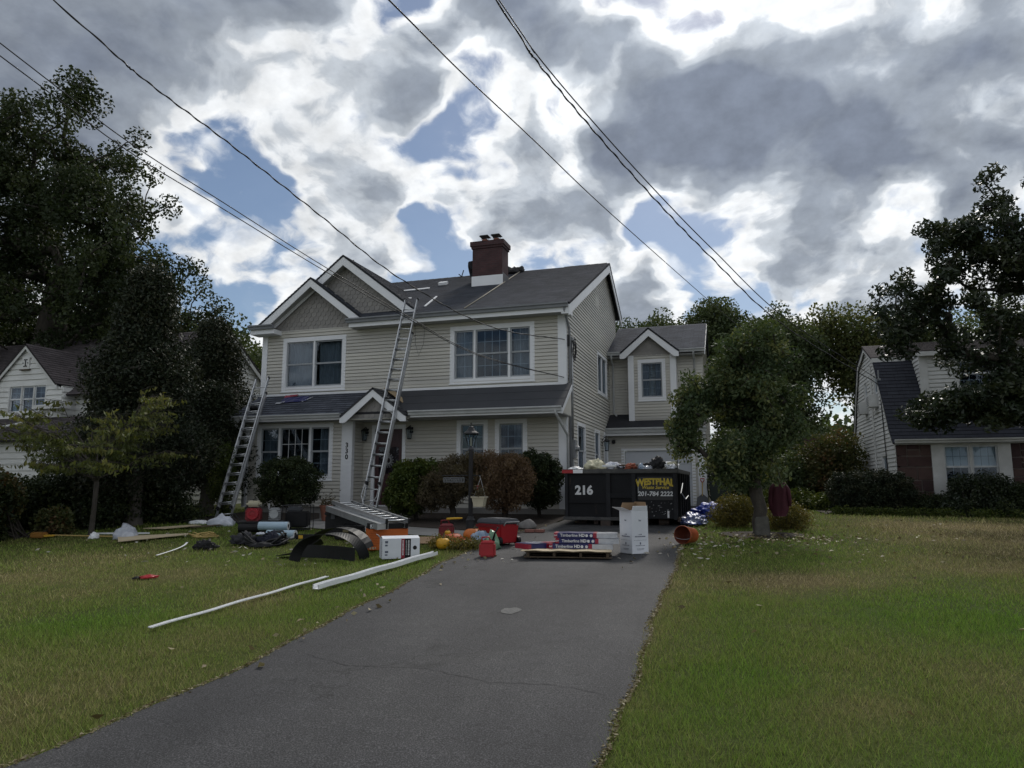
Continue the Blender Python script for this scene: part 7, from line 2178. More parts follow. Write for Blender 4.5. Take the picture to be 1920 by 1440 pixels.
strip(pa, (0, 0, 1), 0.20).build('standing_band', rubber_m, rs, True)
pa = [(-7.05, 10.0, g + 0.02), (-6.85, 10.05, g + 0.05), (-6.6, 10.2, g + 0.14), (-6.45, 10.3, g + 0.24)]
strip(pa, (0.2, 1, 0), 0.26).build('loose_end', rubber_m, rs, True)

# air compressor with red engine
ac = thing('air_compressor', 'wheeled gas air compressor with red engine and white fuel tank', 'compressor', (-9.55, 12.95, gz(12.95) + 0.02), R(28))
for y in (-0.2, 0.2):
    mb = MB(); mb.tube([(-0.45, y, 0.13), (0.5, y, 0.13)], 0.10, 14); mb.build('air_tank', blackp_m, ac, smooth=False)
mb = MB(); mb.box(-0.48, 0.42, -0.24, 0.24, 0.235, 0.26); mb.build('deck', black_m, ac)
mb = MB(); mb.box(-0.34, -0.04, -0.20, 0.12, 0.262, 0.53); eng = mb.build('engine', mat('engine_red_side', (0.22, 0.008, 0.016), None, 4, 0.4), ac, bevel=0.03)
mb = MB(); mb.lathe([(0.0, 0.04), (0.06, 0.042), (0.065, 0.03), (0.115, 0.03), (0.125, 0.05), (0.125, 0.08)], 18); o = mb.build('fan_shroud', mat('engine_red', (0.30, 0.008, 0.018), None, 4, 0.35), eng); o.location = (-0.19, -0.275, 0.41); o.rotation_euler = (R(-90), 0, 0)
mb = MB(); mb.box(-0.33, -0.05, -0.20, 0.08, 0.56, 0.68); mb.build('fuel_tank', cream_m, ac, bevel=0.04)
mb = MB(); mb.tube([(-0.19, -0.05, 0.68), (-0.19, -0.05, 0.705)], 0.035, 12); mb.build('fuel_cap', blackp_m, ac)
mb = MB(); mb.box(-0.24, -0.14, -0.1, 0.0, 0.50, 0.56); mb.build('tank_bracket', black_m, ac)
mb = MB()
for k in range(6):
    mb.box(0.12, 0.34, -0.13, 0.10, 0.28 + 0.04 * k, 0.305 + 0.04 * k)
mb.box(0.15, 0.31, -0.10, 0.07, 0.262, 0.53)
mb.build('pump', greybox_m, ac, kind='stuff')
mb = MB(); mb.tube([(0.23, -0.19, 0.40), (0.23, -0.135, 0.40)], 0.09, 16); mb.build('flywheel', galv_m, ac)
mb = MB(); mb.tube([(-0.45, -0.2, 0.2), (-0.62, -0.2, 0.40), (-0.62, 0.2, 0.40), (-0.45, 0.2, 0.2)], 0.014, 6); mb.build('handle', black_m, ac)
mb = MB(); mb.tube([(0.42, -0.30, 0.13), (0.42, -0.24, 0.13)], 0.13, 16); mb.build('wheel', rubber_m, ac)
mb = MB(); mb.tube([(0.42, 0.24, 0.13), (0.42, 0.30, 0.13)], 0.13, 16); mb.build('wheel', rubber_m, ac)
mb = MB(); mb.tube([(0.1, 0.0, 0.50), (0.1, 0.0, 0.62)], 0.02, 8); mb.build('air_filter', galv_m, ac)
gn = thing('generator', 'dark boxy generator in a tube frame behind the compressor', 'generator', (-9.25, 13.75, gz(13.7) + 0.02), R(24))
mb = MB(); mb.box(-0.24, 0.24, -0.18, 0.18, 0.06, 0.40); mb.build('body', blackp_m, gn, bevel=0.03)
mb = MB(); mb.box(-0.22, 0.10, -0.16, 0.16, 0.402, 0.50); mb.build('tank', coolergrey_m, gn, bevel=0.03)
for y in (-0.22, 0.22):
    mb = MB(); mb.tube([(-0.30, y, 0.02), (-0.30, y, 0.53), (0.30, y, 0.53), (0.30, y, 0.02), (-0.30, y, 0.02)], 0.014, 6); mb.build('frame_hoop', black_m, gn)

# rolls of pale blue membrane
for k, (x, y, rz, lb) in enumerate(((-9.0, 12.55, 16, 'upper pale blue roll of roofing membrane beside the compressor'), (-8.62, 12.28, 6, 'lower pale blue roll of roofing membrane nearest the camera'))):
    t = thing('membrane_roll', lb, 'roll', (x, y, gz(y) + (0.22 if k == 0 else 0.09)), R(rz), 'pale blue rolls')
    mb = MB(); vs_ = [(-0.30, 0, 0), (0.30, 0, 0)]
    mb.tube(vs_, 0.085, 18, cap=False)
    mb.build('wrap', ltblue_m, t, smooth=True)
    for s in (-1, 1):
        mb = MB(); mb.lathe([(0.085, 0), (0.04, 0.001)], 18, cap=False); o = mb.build('roll_end', white_m, t); o.location = (s * 0.30, 0, 0); o.rotation_euler = (0, R(90), 0)
    mb = MB(); mb.tube([(-0.305, 0, 0), (0.305, 0, 0)], 0.038, 14); mb.build('core', blackp_m, t)

# heaps of hoses, pouches and straps
def loops(seed, n, cx, cy, rad, m_, label, cat, name, tube=0.012, lift=0.10):
    rr = random.Random(seed)
    mb = MB()
    pts = []
    a = 0; 
    for k in range(n * 14):
        a += 2 * math.pi / 14
        q = rad * (0.55 + 0.45 * mnoise.noise(Vector((k * 0.13, seed, 0))) + 0.2)
        x = cx + q * math.cos(a) * 1.25 + 0.10 * rad * mnoise.noise(Vector((k * 0.05, 3, seed))); y = cy + q * math.sin(a)
        pts.append((x, y, gz(y) + 0.025 + lift * abs(mnoise.noise(Vector((k * 0.21, seed, 9))))))
    mb.tube(pts, tube, 6)
    return one(name, mb, m_, label, cat, smooth=True)
loops(1, 8, -8.25, 11.30, 0.40, rubber_m, 'black air hose coiled on the lawn before the compressor', 'hose', 'air_hose', 0.017, 0.34)
loops(2, 6, -10.35, 12.15, 0.28, ropey_m, 'loose yellow rope coil at the end of the pale plank', 'rope', 'rope', 0.010, 0.22)
lump('tool_bag', 'dark slumped tool bag at the left of the black hose', 'bag', (-8.95, 10.55, gz(10.5) + 0.03), (0.20, 0.13, 0.15), blackp_m, 31, 0.4, 0.5, 3.4, sub=4)
lump('tool_bag', 'grey-black tool pouch lying on the coiled hose', 'bag', (-8.72, 11.3, gz(11.3) + 0.05), (0.26, 0.16, 0.17), mat('charcoal_canvas', (0.035, 0.035, 0.04), None, 6, 0.85), 32, 0.2, 0.5, 3.6, sub=4)
lump('nail_gun_case', 'navy-black pouch with straps in the middle of the hose pile', 'bag', (-8.2, 11.45, gz(11.4) + 0.05), (0.26, 0.16, 0.16), mat('navy_canvas', (0.016, 0.018, 0.032), None, 6, 0.85), 33, 0.5, 0.6, 4.0, sub=4)
lump('tool_bag', 'small black pouch nearest the camera below the hose pile', 'bag', (-8.1, 11.0, gz(11) + 0.03), (0.24, 0.10, 0.08), blackp_m, 34, 0.6, 0.4, 2.4)
t = thing('nail_gun', 'black pneumatic nail gun with yellow panel right of the hose pile', 'nail gun', (-7.72, 11.75, gz(11.7) + 0.02), R(20))
mb = MB(); mb.box(-0.20, 0.22, -0.05, 0.05, 0.06, 0.15); mb.build('body', blackp_m, t, bevel=0.02)
mb = MB(); mb.box(-0.12, -0.04, -0.053, -0.0505, 0.075, 0.135); mb.build('panel', yellow_m, t)
mb = MB(); mb.hexa([(0.05, -0.03, 0.0), (0.30, -0.03, 0.0), (0.30, 0.03, 0.0), (0.05, 0.03, 0.0), (0.02, -0.03, 0.07), (0.22, -0.03, 0.10), (0.22, 0.03, 0.10), (0.02, 0.03, 0.07)]); mb.build('magazine', blackp_m, t, bevel=0.01)
mb = MB(); mb.tube([(-0.20, 0, 0.10), (-0.28, 0, 0.07)], 0.03, 8); mb.build('nose', galv_m, t)
mb = MB(); mb.tube([(-0.1, 0.0, 0.0), (-0.1, 0.03, 0.0)], 0.03, 10); one('tape_measure', mb, yellow_m, 'small yellow tape measure on the grass beside the rubber strip', 'tape measure', loc=(-7.15, 11.15, gz(11.1) + 0.06), bevel=0.006)
lump('glove', 'pale work glove on the hose pile', 'glove', (-8.42, 11.35, gz(11.35) + 0.20), (0.08, 0.05, 0.04), cloth_m, 36, 0.5, 0.4, 2.4)

# cloth, bags, boards on the left lawn
lump('dust_sheet', 'crumpled white cloth at the foot of the left ladder', 'cloth', (-11.75, 14.35, gz(14.3) + 0.02), (0.34, 0.22, 0.24), cloth_m, 41, 0.5, 0.5, 1.9)
lump('plastic_bag', 'crumpled translucent plastic bag beside the pale plank', 'bag', (-11.85, 11.65, gz(11.6) + 0.02), (0.24, 0.20, 0.26), plastic_m, 42, 0.2, 0.45, 2.0)
lump('plastic_bag', 'small white plastic bag lying near the cedar shade', 'bag', (-12.6, 14.6, gz(14.6) + 0.02), (0.28, 0.16, 0.09), white_m, 43, 0.3, 0.4, 2.0)
lump('work_shoe', 'small white shoe at the foot of the young tree', 'shoe', (-12.55, 11.55, gz(11.5) + 0.02), (0.09, 0.12, 0.12), white_m, 44, 0.3, 0.3, 2.0)
def slab_on_ground(name, label, cat, poly, th, m_):
    mb = MB(); mb.prism([(x, y, gz(y) + 0.05) for x, y in poly], (0, 0, th)); return one(name, mb, m_, label, cat)
slab_on_ground('plywood_offcut', 'tapered pale plywood offcut lying on the left lawn', 'board', [(-11.95, 11.55), (-11.20, 10.85), (-10.75, 12.20), (-10.90, 12.32)], 0.014, ply_m)
slab_on_ground('plywood_offcut', 'second pale board lying nearer the cedars', 'board', [(-12.75, 13.0), (-12.2, 13.05), (-11.9, 13.85), (-12.2, 13.95)], 0.014, ply_m)
slab_on_ground('plywood_offcut', 'short brownish board end beside the white cloth', 'board', [(-11.95, 13.5), (-11.75, 13.4), (-11.45, 14.0), (-11.6, 14.1)], 0.014, oldwood_m)
def broom():
    t = thing('push_broom', 'yellow-handled broom lying on the lawn by the young tree', 'broom', (-13.5, 11.3, gz(11.3) + 0.03), R(19))
    mb = MB(); mb.tube([(0.1, 0, 0.05), (1.35, 0, 0.02)], 0.014, 7); mb.build('handle', ropey_m, t)
    mb = MB(); mb.hexa([(-0.05, -0.05, 0.02), (0.15, -0.02, 0.03), (0.15, 0.02, 0.03), (-0.05, 0.05, 0.02), (-0.05, -0.05, 0.06), (0.15, -0.02, 0.06), (0.15, 0.02, 0.06), (-0.05, 0.05, 0.06)]); mb.build('ferrule', yellow_m, t)
    mb = MB(); mb.box(-0.30, -0.05, -0.11, 0.11, 0.0, 0.11); mb.build('bristles', mat('bristle_orange', (0.42, 0.20, 0.04), (0.26, 0.12, 0.03), 60, 0.9, 0.8, 90, 0.02, stretch=(1, 8, 8)), t, bevel=0.02)
broom()
mb = MB(); mb.box(-0.55, 0.55, -0.02, 0.02, 0, 0.03); one('lath', mb, white_m, 'thin white lath behind the young tree trunk', 'lath', loc=(-12.4, 12.1, gz(12.1) + 0.04), rotz=R(22))
mb = MB(); pts = [(-9.02 - 0.8 * q, 9.52 + 1.56 * q + 0.16 * math.sin(q * 3.1), gz(9.52 + 1.56 * q) + 0.05) for q in [k / 12 for k in range(13)]]
mb2 = strip(pts, (1, 0.2, 0), 0.035, 0.004); one('plastic_strip', mb2, white_m, 'thin curved white plastic strip on the left lawn', 'strip')
mb = MB()
lump('work_glove', 'red and black work glove lying alone on the left lawn', 'glove', (-7.55, 7.85, gz(7.85) + 0.025), (0.115, 0.06, 0.04), red_m, 46, 0.9, 0.5, 2.6)
lump('work_glove', 'black cuff of the glove pair on the left lawn', 'glove', (-7.66, 7.78, gz(7.78) + 0.02), (0.07, 0.05, 0.03), blackp_m, 47, 0.9, 0.5, 2.6)
# long gutter lengths on the lawn
def gutter_len(name, label, a, b2, w, h, m_):
    a, b2 = Vector(a), Vector(b2)
    d = (b2 - a).normalized(); s = d.cross(Vector((0, 0, 1))).normalized()
    prof = [(-w / 2, 0), (-w / 2, h), (-w / 2 + 0.012, h), (-w / 2 + 0.006, 0.006), (w / 2 - 0.006, 0.006), (w / 2 - 0.012, h * 0.9), (w / 2, h), (w / 2, 0)]
    k = len(prof); n = 14
    mb = MB(); vs = []; fs = []
    for i in range(n + 1):
        p = a.lerp(b2, i / n)
        for u, z in prof: vs.append(p + s * u + Vector((0, 0, z + 0.004 * math.sin(i * 1.3))))
    for i in range(n):
        for j in range(k): fs.append((i * k + j, i * k + (j + 1) % k, (i + 1) * k + (j + 1) % k, (i + 1) * k + j))
    mb.add(vs, fs)
    return one(name, mb, m_, label, 'gutter length')
gutter_len('gutter_length', 'long thin white metal strip lying on the lawn, farther left', (-5.27, 5.54, gz(5.54) + 0.035), (-5.17, 8.40, gz(8.4) + 0.04), 0.05, 0.012, white_m)
gutter_len('gutter_length', 'wide bright white downspout length lying along the driveway edge', (-4.83, 7.60, gz(7.6) + 0.035), (-4.57, 10.55, gz(10.55) + 0.05), 0.085, 0.055, white_m)

# flower pot by the steps
ft = thing('flower_pot', 'terracotta pot with wilted plant left of the front steps', 'flower pot', (-9.75, 15.75, gz(15.75) + 0.03))
mb = MB(); mb.lathe([(0.13, 0), (0.185, 0.32), (0.20, 0.32), (0.20, 0.38), (0.18, 0.38), (0.17, 0.30), (0.0, 0.30)], 20, cap=False); mb.build('pot', terra_m, ft, smooth=False)
r2 = np.random.RandomState(17)
c = np.stack([r2.normal(size=200) * 0.11, r2.normal(size=200) * 0.11, 0.36 + np.abs(r2.normal(size=200)) * 0.12], 1)
obj('foliage', leaf_mesh('foliage', c, 0.06, 0.03, r2, maple2_l, 0.3), None, ft)
lump('white_pouch', 'small white bag hanging at the side of the terracotta pot', 'bag', (-9.42, 15.55, gz(15.5) + 0.22), (0.06, 0.05, 0.12), white_m, 48, 0, 0.3, 2)

# side of the garage: tarp, shovel, hose, bins
def tarp(label, cx, cy, w, d, h, seed, m_):
    me = crumple((w, d, h), seed, 5, 0.30, 2.3)
    for v in me.vertices:
        v.co.z += 0.04 * abs(mnoise.noise(v.co * 6 + Vector((seed, 0, 0))))
    me.materials.append(m_)
    o = obj('tarp', me); o.location = (cx, cy, gz(cy) + 0.03)
    return props(o, label, 'tarp')
tarp('bunched blue tarp on the grass beside the garage', -0.50, 17.9, 0.66, 0.45, 0.34, 3, bluetarp_m)
tarp('flat blue and white tarp end beside the dumpster', -0.95, 16.6, 0.30, 0.60, 0.20, 5, mat('tarp_blue_white', (0.34, 0.37, 0.46), (0.025, 0.05, 0.28), 7, 0.35, 0.4, 10, 0.02))
sv = thing('shovel', 'shovel with red D-handle leaning on the garage trim', 'shovel', mtx=axis_mtx((-1.10, 24.45, 0.88), (-1.09, 24.80, 1.82), (1, 0, 0))[0])
mb = MB(); mb.tube([(0, 0, 0.36), (0, 0, 0.84)], 0.018, 8); mb.build('shaft', ropey_m, sv)
mb = MB(); mb.hexa([(-0.20, -0.03, 0.0), (0.20, -0.03, 0.0), (0.20, -0.02, 0.0), (-0.20, -0.02, 0.0), (-0.17, 0.0, 0.30), (0.17, 0.0, 0.30), (0.17, 0.01, 0.30), (-0.17, 0.01, 0.30)]); mb.hexa([(-0.17, 0.0, 0.30), (0.17, 0.0, 0.30), (0.17, 0.01, 0.30), (-0.17, 0.01, 0.30), (-0.025, 0.005, 0.42), (0.025, 0.005, 0.42), (0.025, 0.015, 0.42), (-0.025, 0.015, 0.42)]); mb.build('blade', coolergrey_m, sv)
mb = MB(); mb.tube([(0, 0, 0.82), (-0.055, 0, 0.90), (-0.06, 0, 0.97), (0.06, 0, 0.97), (0.055, 0, 0.90), (0, 0, 0.82)], 0.015, 7); mb.build('grip', red_m, sv, smooth=True)
mb = MB()
for k in range(5):
    mb.tube([(-0.86 + 0.012 * k, 24.80 + 0.10 * math.sin(a) * 0.3, 1.50 + (0.36 + 0.012 * k) * math.sin(a)) if False else (-0.80 + 0.14 * math.cos(a), 24.78 + 0.015 * k, 1.55 + (0.40 + 0.01 * k) * math.sin(a)) for a in [2 * math.pi * i / 26 for i in range(27)]], 0.012, 5)
one('garden_hose', mb, rubber_m, 'black garden hose looped on the garage corner', 'hose', smooth=True)
bn = thing('waste_bin', 'dark green waste bin behind the garage corner', 'bin', (-0.45, 21.3, gz(21.3)))
mb = MB(); mb.hexa([(-0.24, -0.26, 0), (0.24, -0.26, 0), (0.24, 0.26, 0), (-0.24, 0.26, 0), (-0.30, -0.32, 0.80), (0.30, -0.32, 0.80), (0.30, 0.32, 0.80), (-0.30, 0.32, 0.80)]); mb.build('body', binm_m, bn, bevel=0.02)
mb = MB(); mb.box(-0.32, 0.32, -0.34, 0.34, 0.80, 0.86); mb.build('lid', binm_m, bn, bevel=0.02)
bn = thing('trash_can', 'pale grey trash can left of the clipped yew', 'trash can', (2.95, 23.6, gz(23.6)))
mb = MB(); mb.lathe([(0.24, 0), (0.28, 0.66)], 16); mb.build('body', bing_m, bn)
mb = MB(); mb.lathe([(0.30, 0.66), (0.30, 0.70), (0.22, 0.74), (0.0, 0.75)], 16); mb.build('lid', binm_m, bn)
mb = MB(); mb.lathe([(0.29, 0.70), (0.305, 0.705), (0.29, 0.715)], 16, cap=False); mb.build('lid_rim', white_m, bn)
# second chimney far behind
mb = MB(); mb.box(2.55, 3.35, 29.5, 30.2, 0.9, 3.2); mb.box(2.48, 3.42, 29.43, 30.27, 3.2, 3.35)
one('garden_chimney', mb, brick_m, 'low dark brick chimney in the yard beside the gambrel house', 'chimney', bevel=0.01)
# stone block and debris under the pear tree
mb = MB(); mb.hexa([(-0.14, -0.10, 0), (0.14, -0.11, 0), (0.13, 0.10, 0), (-0.13, 0.10, 0), (-0.12, -0.08, 0.36), (0.12, -0.09, 0.37), (0.11, 0.08, 0.36), (-0.11, 0.08, 0.35)])
one('stone_block', mb, mat('mossy_stone', (0.10, 0.095, 0.082), (0.06, 0.058, 0.05), 9, 0.9, 0.6, 25, 0.01), 'upright grey stone block at the foot of the pear tree', 'stone', loc=(0.42, 14.42, gz(14.42) + 0.01), rotz=0.1, bevel=0.02)
# maroon jacket hung on a branch stub
def jacket():
    t = thing('jacket', 'maroon jacket hanging from a branch right of the pear trunk', 'jacket', (0.80, 15.1, 0.98))
    me = bpy.data.meshes.new('jacket')
    bm = bmesh.new()
    nu, nv = 28, 16
    rows = []
    for j in range(nv + 1):
        q = j / nv
        z = 0.72 * (1 - q)
        w = 0.05 + 0.165 * min(1, q / 0.22) ** 0.6 + 0.012 * math.sin(q * 9)
        d = 0.04 + 0.075 * min(1, q / 0.25)
        if q > 0.8: w *= 1 - 0.35 * (q - 0.8) / 0.2
        rows.append([bm.verts.new((w * math.cos(a) + 0.012 * math.sin(5 * a + 6 * q) + (-0.02 * q), d * math.sin(a) + 0.014 * math.sin(7 * a), z)) for a in [2 * math.pi * i / nu for i in range(nu)]])
    for j in range(nv):
        for i in range(nu):
            bm.faces.new((rows[j][i], rows[j][(i + 1) % nu], rows[j + 1][(i + 1) % nu], rows[j + 1][i]))
    bm.faces.new(rows[0]); bm.faces.new(rows[-1][::-1])
    bm.to_mesh(me); bm.free()
    me.polygons.foreach_set('use_smooth', [True] * len(me.polygons))
    obj('body', me, maroon_m, t)
    t.scale = (0.82, 0.9, 0.95)
    for s in (-1, 1):
        mb = MB(); mb.tube([(s * 0.10, -0.01, 0.66), (s * 0.19, -0.02, 0.52), (s * 0.215, -0.03, 0.34), (s * 0.205, -0.03, 0.20 if s > 0 else 0.12)], [0.05, 0.058, 0.052, 0.045], 10); mb.build('sleeve', maroon_m, t, smooth=True)
    mb = MB(); mb.tube([(-0.06, 0, 0.70), (0, 0.02, 0.76), (0.06, 0, 0.70)], 0.022, 8); mb.build('hood', maroon_m, t, smooth=True)
jacket()
# ------------------------------------------------------------------ on the roofs
def rz(y): return eaveZ + (y - eaveY) * sl
mb = MB(); mb.tube([(-7.35, 24.72, 9.66), (-7.36, 24.4, rz(24.4) + 0.03), (-7.25, 22.0, rz(22.0) + 0.03), (-7.15, 20.0, rz(20.0) + 0.03), (-7.09, 18.15, rz(18.15) + 0.03)], 0.016, 6)
one('safety_rope', mb, rope_m, 'pale safety rope running down the main roof from the ridge', 'rope', smooth=True)
def roofboard(name, label, cat, x, y, L, w, rot, m_, th=0.03, tilt=0.0):
    n = Vector((0, -sl, 1)).normalized()
    xa = Vector((1, 0, 0)); ya = n.cross(xa)
    mtx = Matrix.Identity(4)
    c, s = math.cos(rot), math.sin(rot)
    X = xa * c + ya * s; Yv = n.cross(X)
    for i in range(3):
        mtx[i][0], mtx[i][1], mtx[i][2] = X[i], Yv[i], n[i]
    p = Vector((x, y, rz(y))) + n * 0.02
    for i in range(3): mtx[i][3] = p[i]
    mb = MB(); mb.box(-L / 2, L / 2, -w / 2, w / 2, 0, th)
    return one(name, mb, m_, label, cat, mtx=mtx)
roofboard('loose_board', 'white flat board lying on the main roof by the large gable', 'board', -10.55, 22.35, 0.95, 0.16, 0.12, white_m)
roofboard('gutter_scrap', 'small white scrap below the white board on the roof', 'scrap', -10.0, 20.6, 0.18, 0.12, 0.3, white_m)
roofboard('nail_box', 'white box of nails near the roof ridge left of the chimney', 'box', -9.80, 23.0, 0.30, 0.22, 0.0, white_m, 0.10)
roofboard('loose_stick', 'slanting pale stick rising from the top of the tall ladder', 'stick', -8.80, 19.7, 1.75, 0.05, 1.75, white_m)
mb = MB(); mb.tube([(-9.75, 24.62, 9.46), (-9.70, 24.62, 9.62), (-9.66, 24.62, 9.74)], 0.02, 6); mb.tube([(-9.75, 24.62, 9.50), (-9.86, 24.62, 9.60)], 0.02, 6)
one('roof_hook', mb, black_m, 'small dark forked hook on the ridge left of the chimney', 'hook')
for k, (x, y, s) in enumerate(((-7.62, 24.35, 0.26), (-7.40, 24.55, 0.22), (-7.78, 24.5, 0.20))):
    lump('shingle_scraps', ['dark heap of torn shingles on the ridge right of the chimney', 'torn shingle heap at the top of the safety rope', 'torn shingle scraps close behind the chimney'][k], 'debris', (x, y, rz(y) + 0.03), (s, s * 0.8, s * 0.85), mat('torn_shingle_%d' % k, (0.06, 0.058, 0.06), (0.025, 0.025, 0.027), 20, 0.9), 60 + k, k, 0.6, 3.2)
# wrappers left on the lower roof
def lowroof(y): return LZ + (y - LE) * (TZ - LZ) / (YF - LE)
def lowboard(name, label, x, y, L, w, rot, m_):
    n = Vector((0, -(TZ - LZ) / (YF - LE), 1)).normalized()
    X = Vector((math.cos(rot), 0, 0)) + n.cross(Vector((1, 0, 0))) * math.sin(rot); Yv = n.cross(X)
    p = Vector((x, y, lowroof(y))) + n * 0.022
    mtx = Matrix.Identity(4)
    for i in range(3): mtx[i][0], mtx[i][1], mtx[i][2], mtx[i][3] = X[i], Yv[i], n[i], p[i]
    mb = MB(); vs = []; fs = []
    for j in range(5):
        for i in range(9):
            u, v_ = i / 8 - 0.5, j / 4 - 0.5
            vs.append((u * L, v_ * w, 0.012 + 0.03 * abs(mnoise.noise(Vector((u * 5, v_ * 5, L * 9))))))
    for j in range(4):
        for i in range(8):
            a = j * 9 + i; fs.append((a, a + 1, a + 10, a + 9))
    mb.add(vs, fs)
    return one(name, mb, m_, label, 'wrapper', mtx=mtx)
lowboard('shingle_wrapper', 'navy empty shingle wrapper lying on the left lower roof', -12.45, 18.15, 0.85, 0.36, 0.1, navy_m)
lowboard('shingle_wrapper', 'red end of a wrapper beside the upper left window sill', -12.75, 18.36, 0.42, 0.16, 0.15, wrapr_m)
lowboard('shingle_wrapper', 'pale strip of wrapper at the lower left of the navy one', -12.85, 17.98, 0.28, 0.10, 0.4, wrapw_m)
lowboard('shingle_wrapper', 'pale edge strip right of the navy wrapper', -12.02, 18.12, 0.36, 0.06, 0.9, wrapw_m)
lump('cap', 'dark cap lying on the lower roof behind the left ladder', 'cap', (-13.55, 17.68, lowroof(17.68) + 0.03), (0.14, 0.12, 0.10), blackp_m, 71, 0, 0.3, 2)

# person crouching behind the chimney
def person():
    pts = {'pelvis': (-8.63, 23.0, 8.92), 'belly': (-8.67, 22.98, 9.10), 'chest': (-8.67, 22.95, 9.32), 'neck': (-8.47, 22.90, 9.50), 'head0': (-8.35, 22.87, 9.57), 'head1': (-8.25, 22.84, 9.64),
           'shL': (-8.73, 22.80, 9.40), 'elL': (-8.59, 22.70, 9.12), 'haL': (-8.32, 22.80, 9.05), 'shR': (-8.57, 23.10, 9.42), 'elR': (-8.37, 23.15, 9.15), 'haR': (-8.17, 23.0, 9.10),
           'hipL': (-8.63, 22.90, 8.90), 'knL': (-8.29, 22.85, 9.02), 'anL': (-8.47, 22.82, 8.70), 'toL': (-8.29, 22.80, 8.68), 'hipR': (-8.61, 23.10, 8.92), 'knR': (-8.29, 23.15, 8.98), 'anR': (-8.57, 23.15, 8.82), 'toR': (-8.39, 23.15, 8.80)}
    rad = {'pelvis': 0.155, 'belly': 0.14, 'chest': 0.165, 'neck': 0.06, 'head0': 0.085, 'head1': 0.095, 'shL': 0.075, 'elL': 0.05, 'haL': 0.04, 'shR': 0.075, 'elR': 0.05, 'haR': 0.04, 'hipL': 0.11, 'knL': 0.07, 'anL': 0.05, 'toL': 0.045, 'hipR': 0.11, 'knR': 0.07, 'anR': 0.05, 'toR': 0.045}
    ed = [('pelvis', 'belly'), ('belly', 'chest'), ('chest', 'neck'), ('neck', 'head0'), ('head0', 'head1'), ('chest', 'shL'), ('shL', 'elL'), ('elL', 'haL'), ('chest', 'shR'), ('shR', 'elR'), ('elR', 'haR'),
          ('pelvis', 'hipL'), ('hipL', 'knL'), ('knL', 'anL'), ('anL', 'toL'), ('pelvis', 'hipR'), ('hipR', 'knR'), ('knR', 'anR'), ('anR', 'toR')]
    nm = list(pts)
    me = bpy.data.meshes.new('person')
    me.from_pydata([pts[k] for k in nm], [(nm.index(a), nm.index(b2)) for a, b2 in ed], [])
    o = bpy.data.objects.new('person', me)
    col.objects.link(o)
    o.modifiers.new('skin', 'SKIN')
    ss = o.modifiers.new('sub', 'SUBSURF'); ss.levels = 2; ss.render_levels = 2
    for i, k in enumerate(nm):
        me.skin_vertices[0].data[i].radius = (rad[k], rad[k])
    me.skin_vertices[0].data[0].use_root = True
    me.materials.append(skin_m)
    props(o, 'person in dark clothes crouching behind the roof chimney', 'person')
person()

# ------------------------------------------------------------------ overhead cables
def smooth_path(pts, n=10):
    P = [Vector(p) for p in pts]
    P = [P[0] * 2 - P[1]] + P + [P[-1] * 2 - P[-2]]
    out = []
    for i in range(1, len(P) - 2):
        for k in range(n):
            t = k / n
            a, b2, c, d = P[i - 1], P[i], P[i + 1], P[i + 2]
            out.append(0.5 * ((2 * b2) + (c - a) * t + (2 * a - 5 * b2 + 4 * c - d) * t * t + (3 * b2 - a - 3 * c + d) * t ** 3))
    out.append(P[-2])
    return out
def cable(label, pts, r_, group='overhead cables', twist=False):
    P = smooth_path(pts)
    mb = MB()
    if twist:
        Q2 = []
        fine = smooth_path([tuple(p) for p in P], 5)
        for i, p in enumerate(fine):
            a = i * 0.55
            Q2.append(p + Vector((math.cos(a) * r_ * 0.7, 0, math.sin(a) * r_ * 0.7)))
        mb.tube(Q2, r_ * 0.8, 5)
        mb.tube(fine, r_ * 0.6, 5)
    else:
        mb.tube(P, r_, 6)
    return one('overhead_cable', mb, wire_m, label, 'cable', group, smooth=True)
def ext(p, q, k):
    p, q = Vector(p), Vector(q)
    return tuple(p + (p - q).normalized() * k)
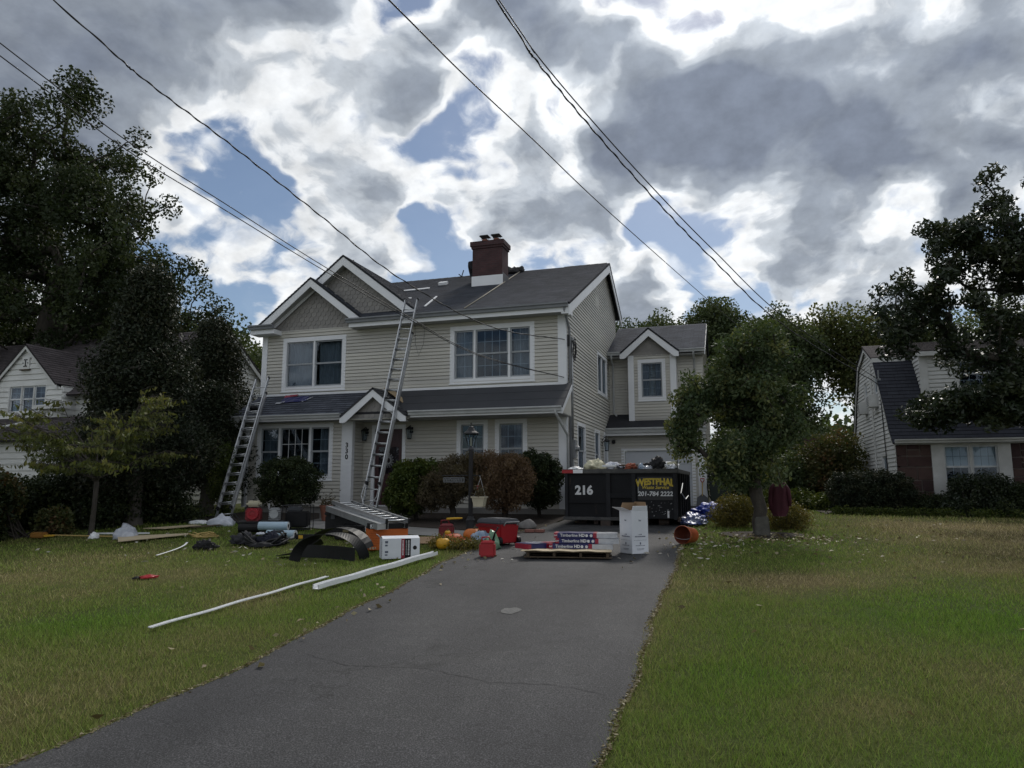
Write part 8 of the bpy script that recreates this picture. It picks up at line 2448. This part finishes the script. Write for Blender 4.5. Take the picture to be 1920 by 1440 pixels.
A = [(-8.01, 6.12, 7.68), (-7.67, 7.23, 7.21), (-7.28, 8.53, 6.83), (-6.78, 10.19, 6.29), (-6.15, 12.26, 5.61), (-5.27, 15.17, 5.21), (-4.24, 18.62, 5.50)]
cable('thick twisted service cable ending at the right corner of the beige house', [ext(A[0], A[1], 8)] + A, 0.013, twist=True)
B = [(-8.68, 5.99, 7.14), (-8.13, 7.51, 6.47), (-7.61, 8.93, 6.04), (-6.96, 10.71, 5.51), (-6.24, 12.71, 4.99), (-5.44, 14.92, 4.51), (-4.20, 18.90, 4.46)]
cable('upper of the two thin cables crossing the large gable', [ext(B[0], B[1], 8)] + B, 0.008)
B2 = [(x - 0.03 + 0.05 * i / 6, y, z - 0.14 + 0.022 * i) for i, (x, y, z) in enumerate(B)]
cable('lower of the two thin cables crossing the large gable', [ext(B2[0], B2[1], 8)] + B2, 0.008)
Cc = [(-3.95, 7.39, 7.68), (-3.67, 9.28, 7.72), (-3.29, 11.81, 7.85), (-2.59, 16.53, 8.07), (-0.53, 30.48, 9.03)]
cable('single thin cable running down to the treetops right of the house', [ext(Cc[0], Cc[1], 8)] + Cc + [(0.8, 39.5, 9.7)], 0.011)
D = [(-2.65, 7.79, 7.68), (-2.36, 8.47, 7.27), (-1.86, 9.58, 6.81), (-1.14, 11.22, 6.28), (-0.30, 13.11, 5.76), (1.14, 16.38, 5.06), (4.2, 23.4, 4.55)]
cable('thick cable of the pair running to the gambrel house', [ext(D[0], D[1], 8)] + D, 0.013, twist=True)
D2 = [(x + 0.012 + 0.02 * i, y, z + 0.03 + 0.012 * i) for i, (x, y, z) in enumerate(D)]
D2[-1] = (4.2, 23.4, 4.7)
cable('thin upper cable of the pair running to the gambrel house', [ext(D2[0], D2[1], 8)] + D2, 0.009)
mb = MB(); mb.tube([(-8.70, 18.35, 6.3), (-8.66, 18.33, 5.6), (-8.55, 18.33, 5.25), (-8.40, 18.33, 5.6), (-8.38, 18.35, 6.2)], 0.006, 5)
one('cord', mb, wire_m, 'thin dark cord hanging below the eave beside the tall ladder', 'cord', smooth=True)
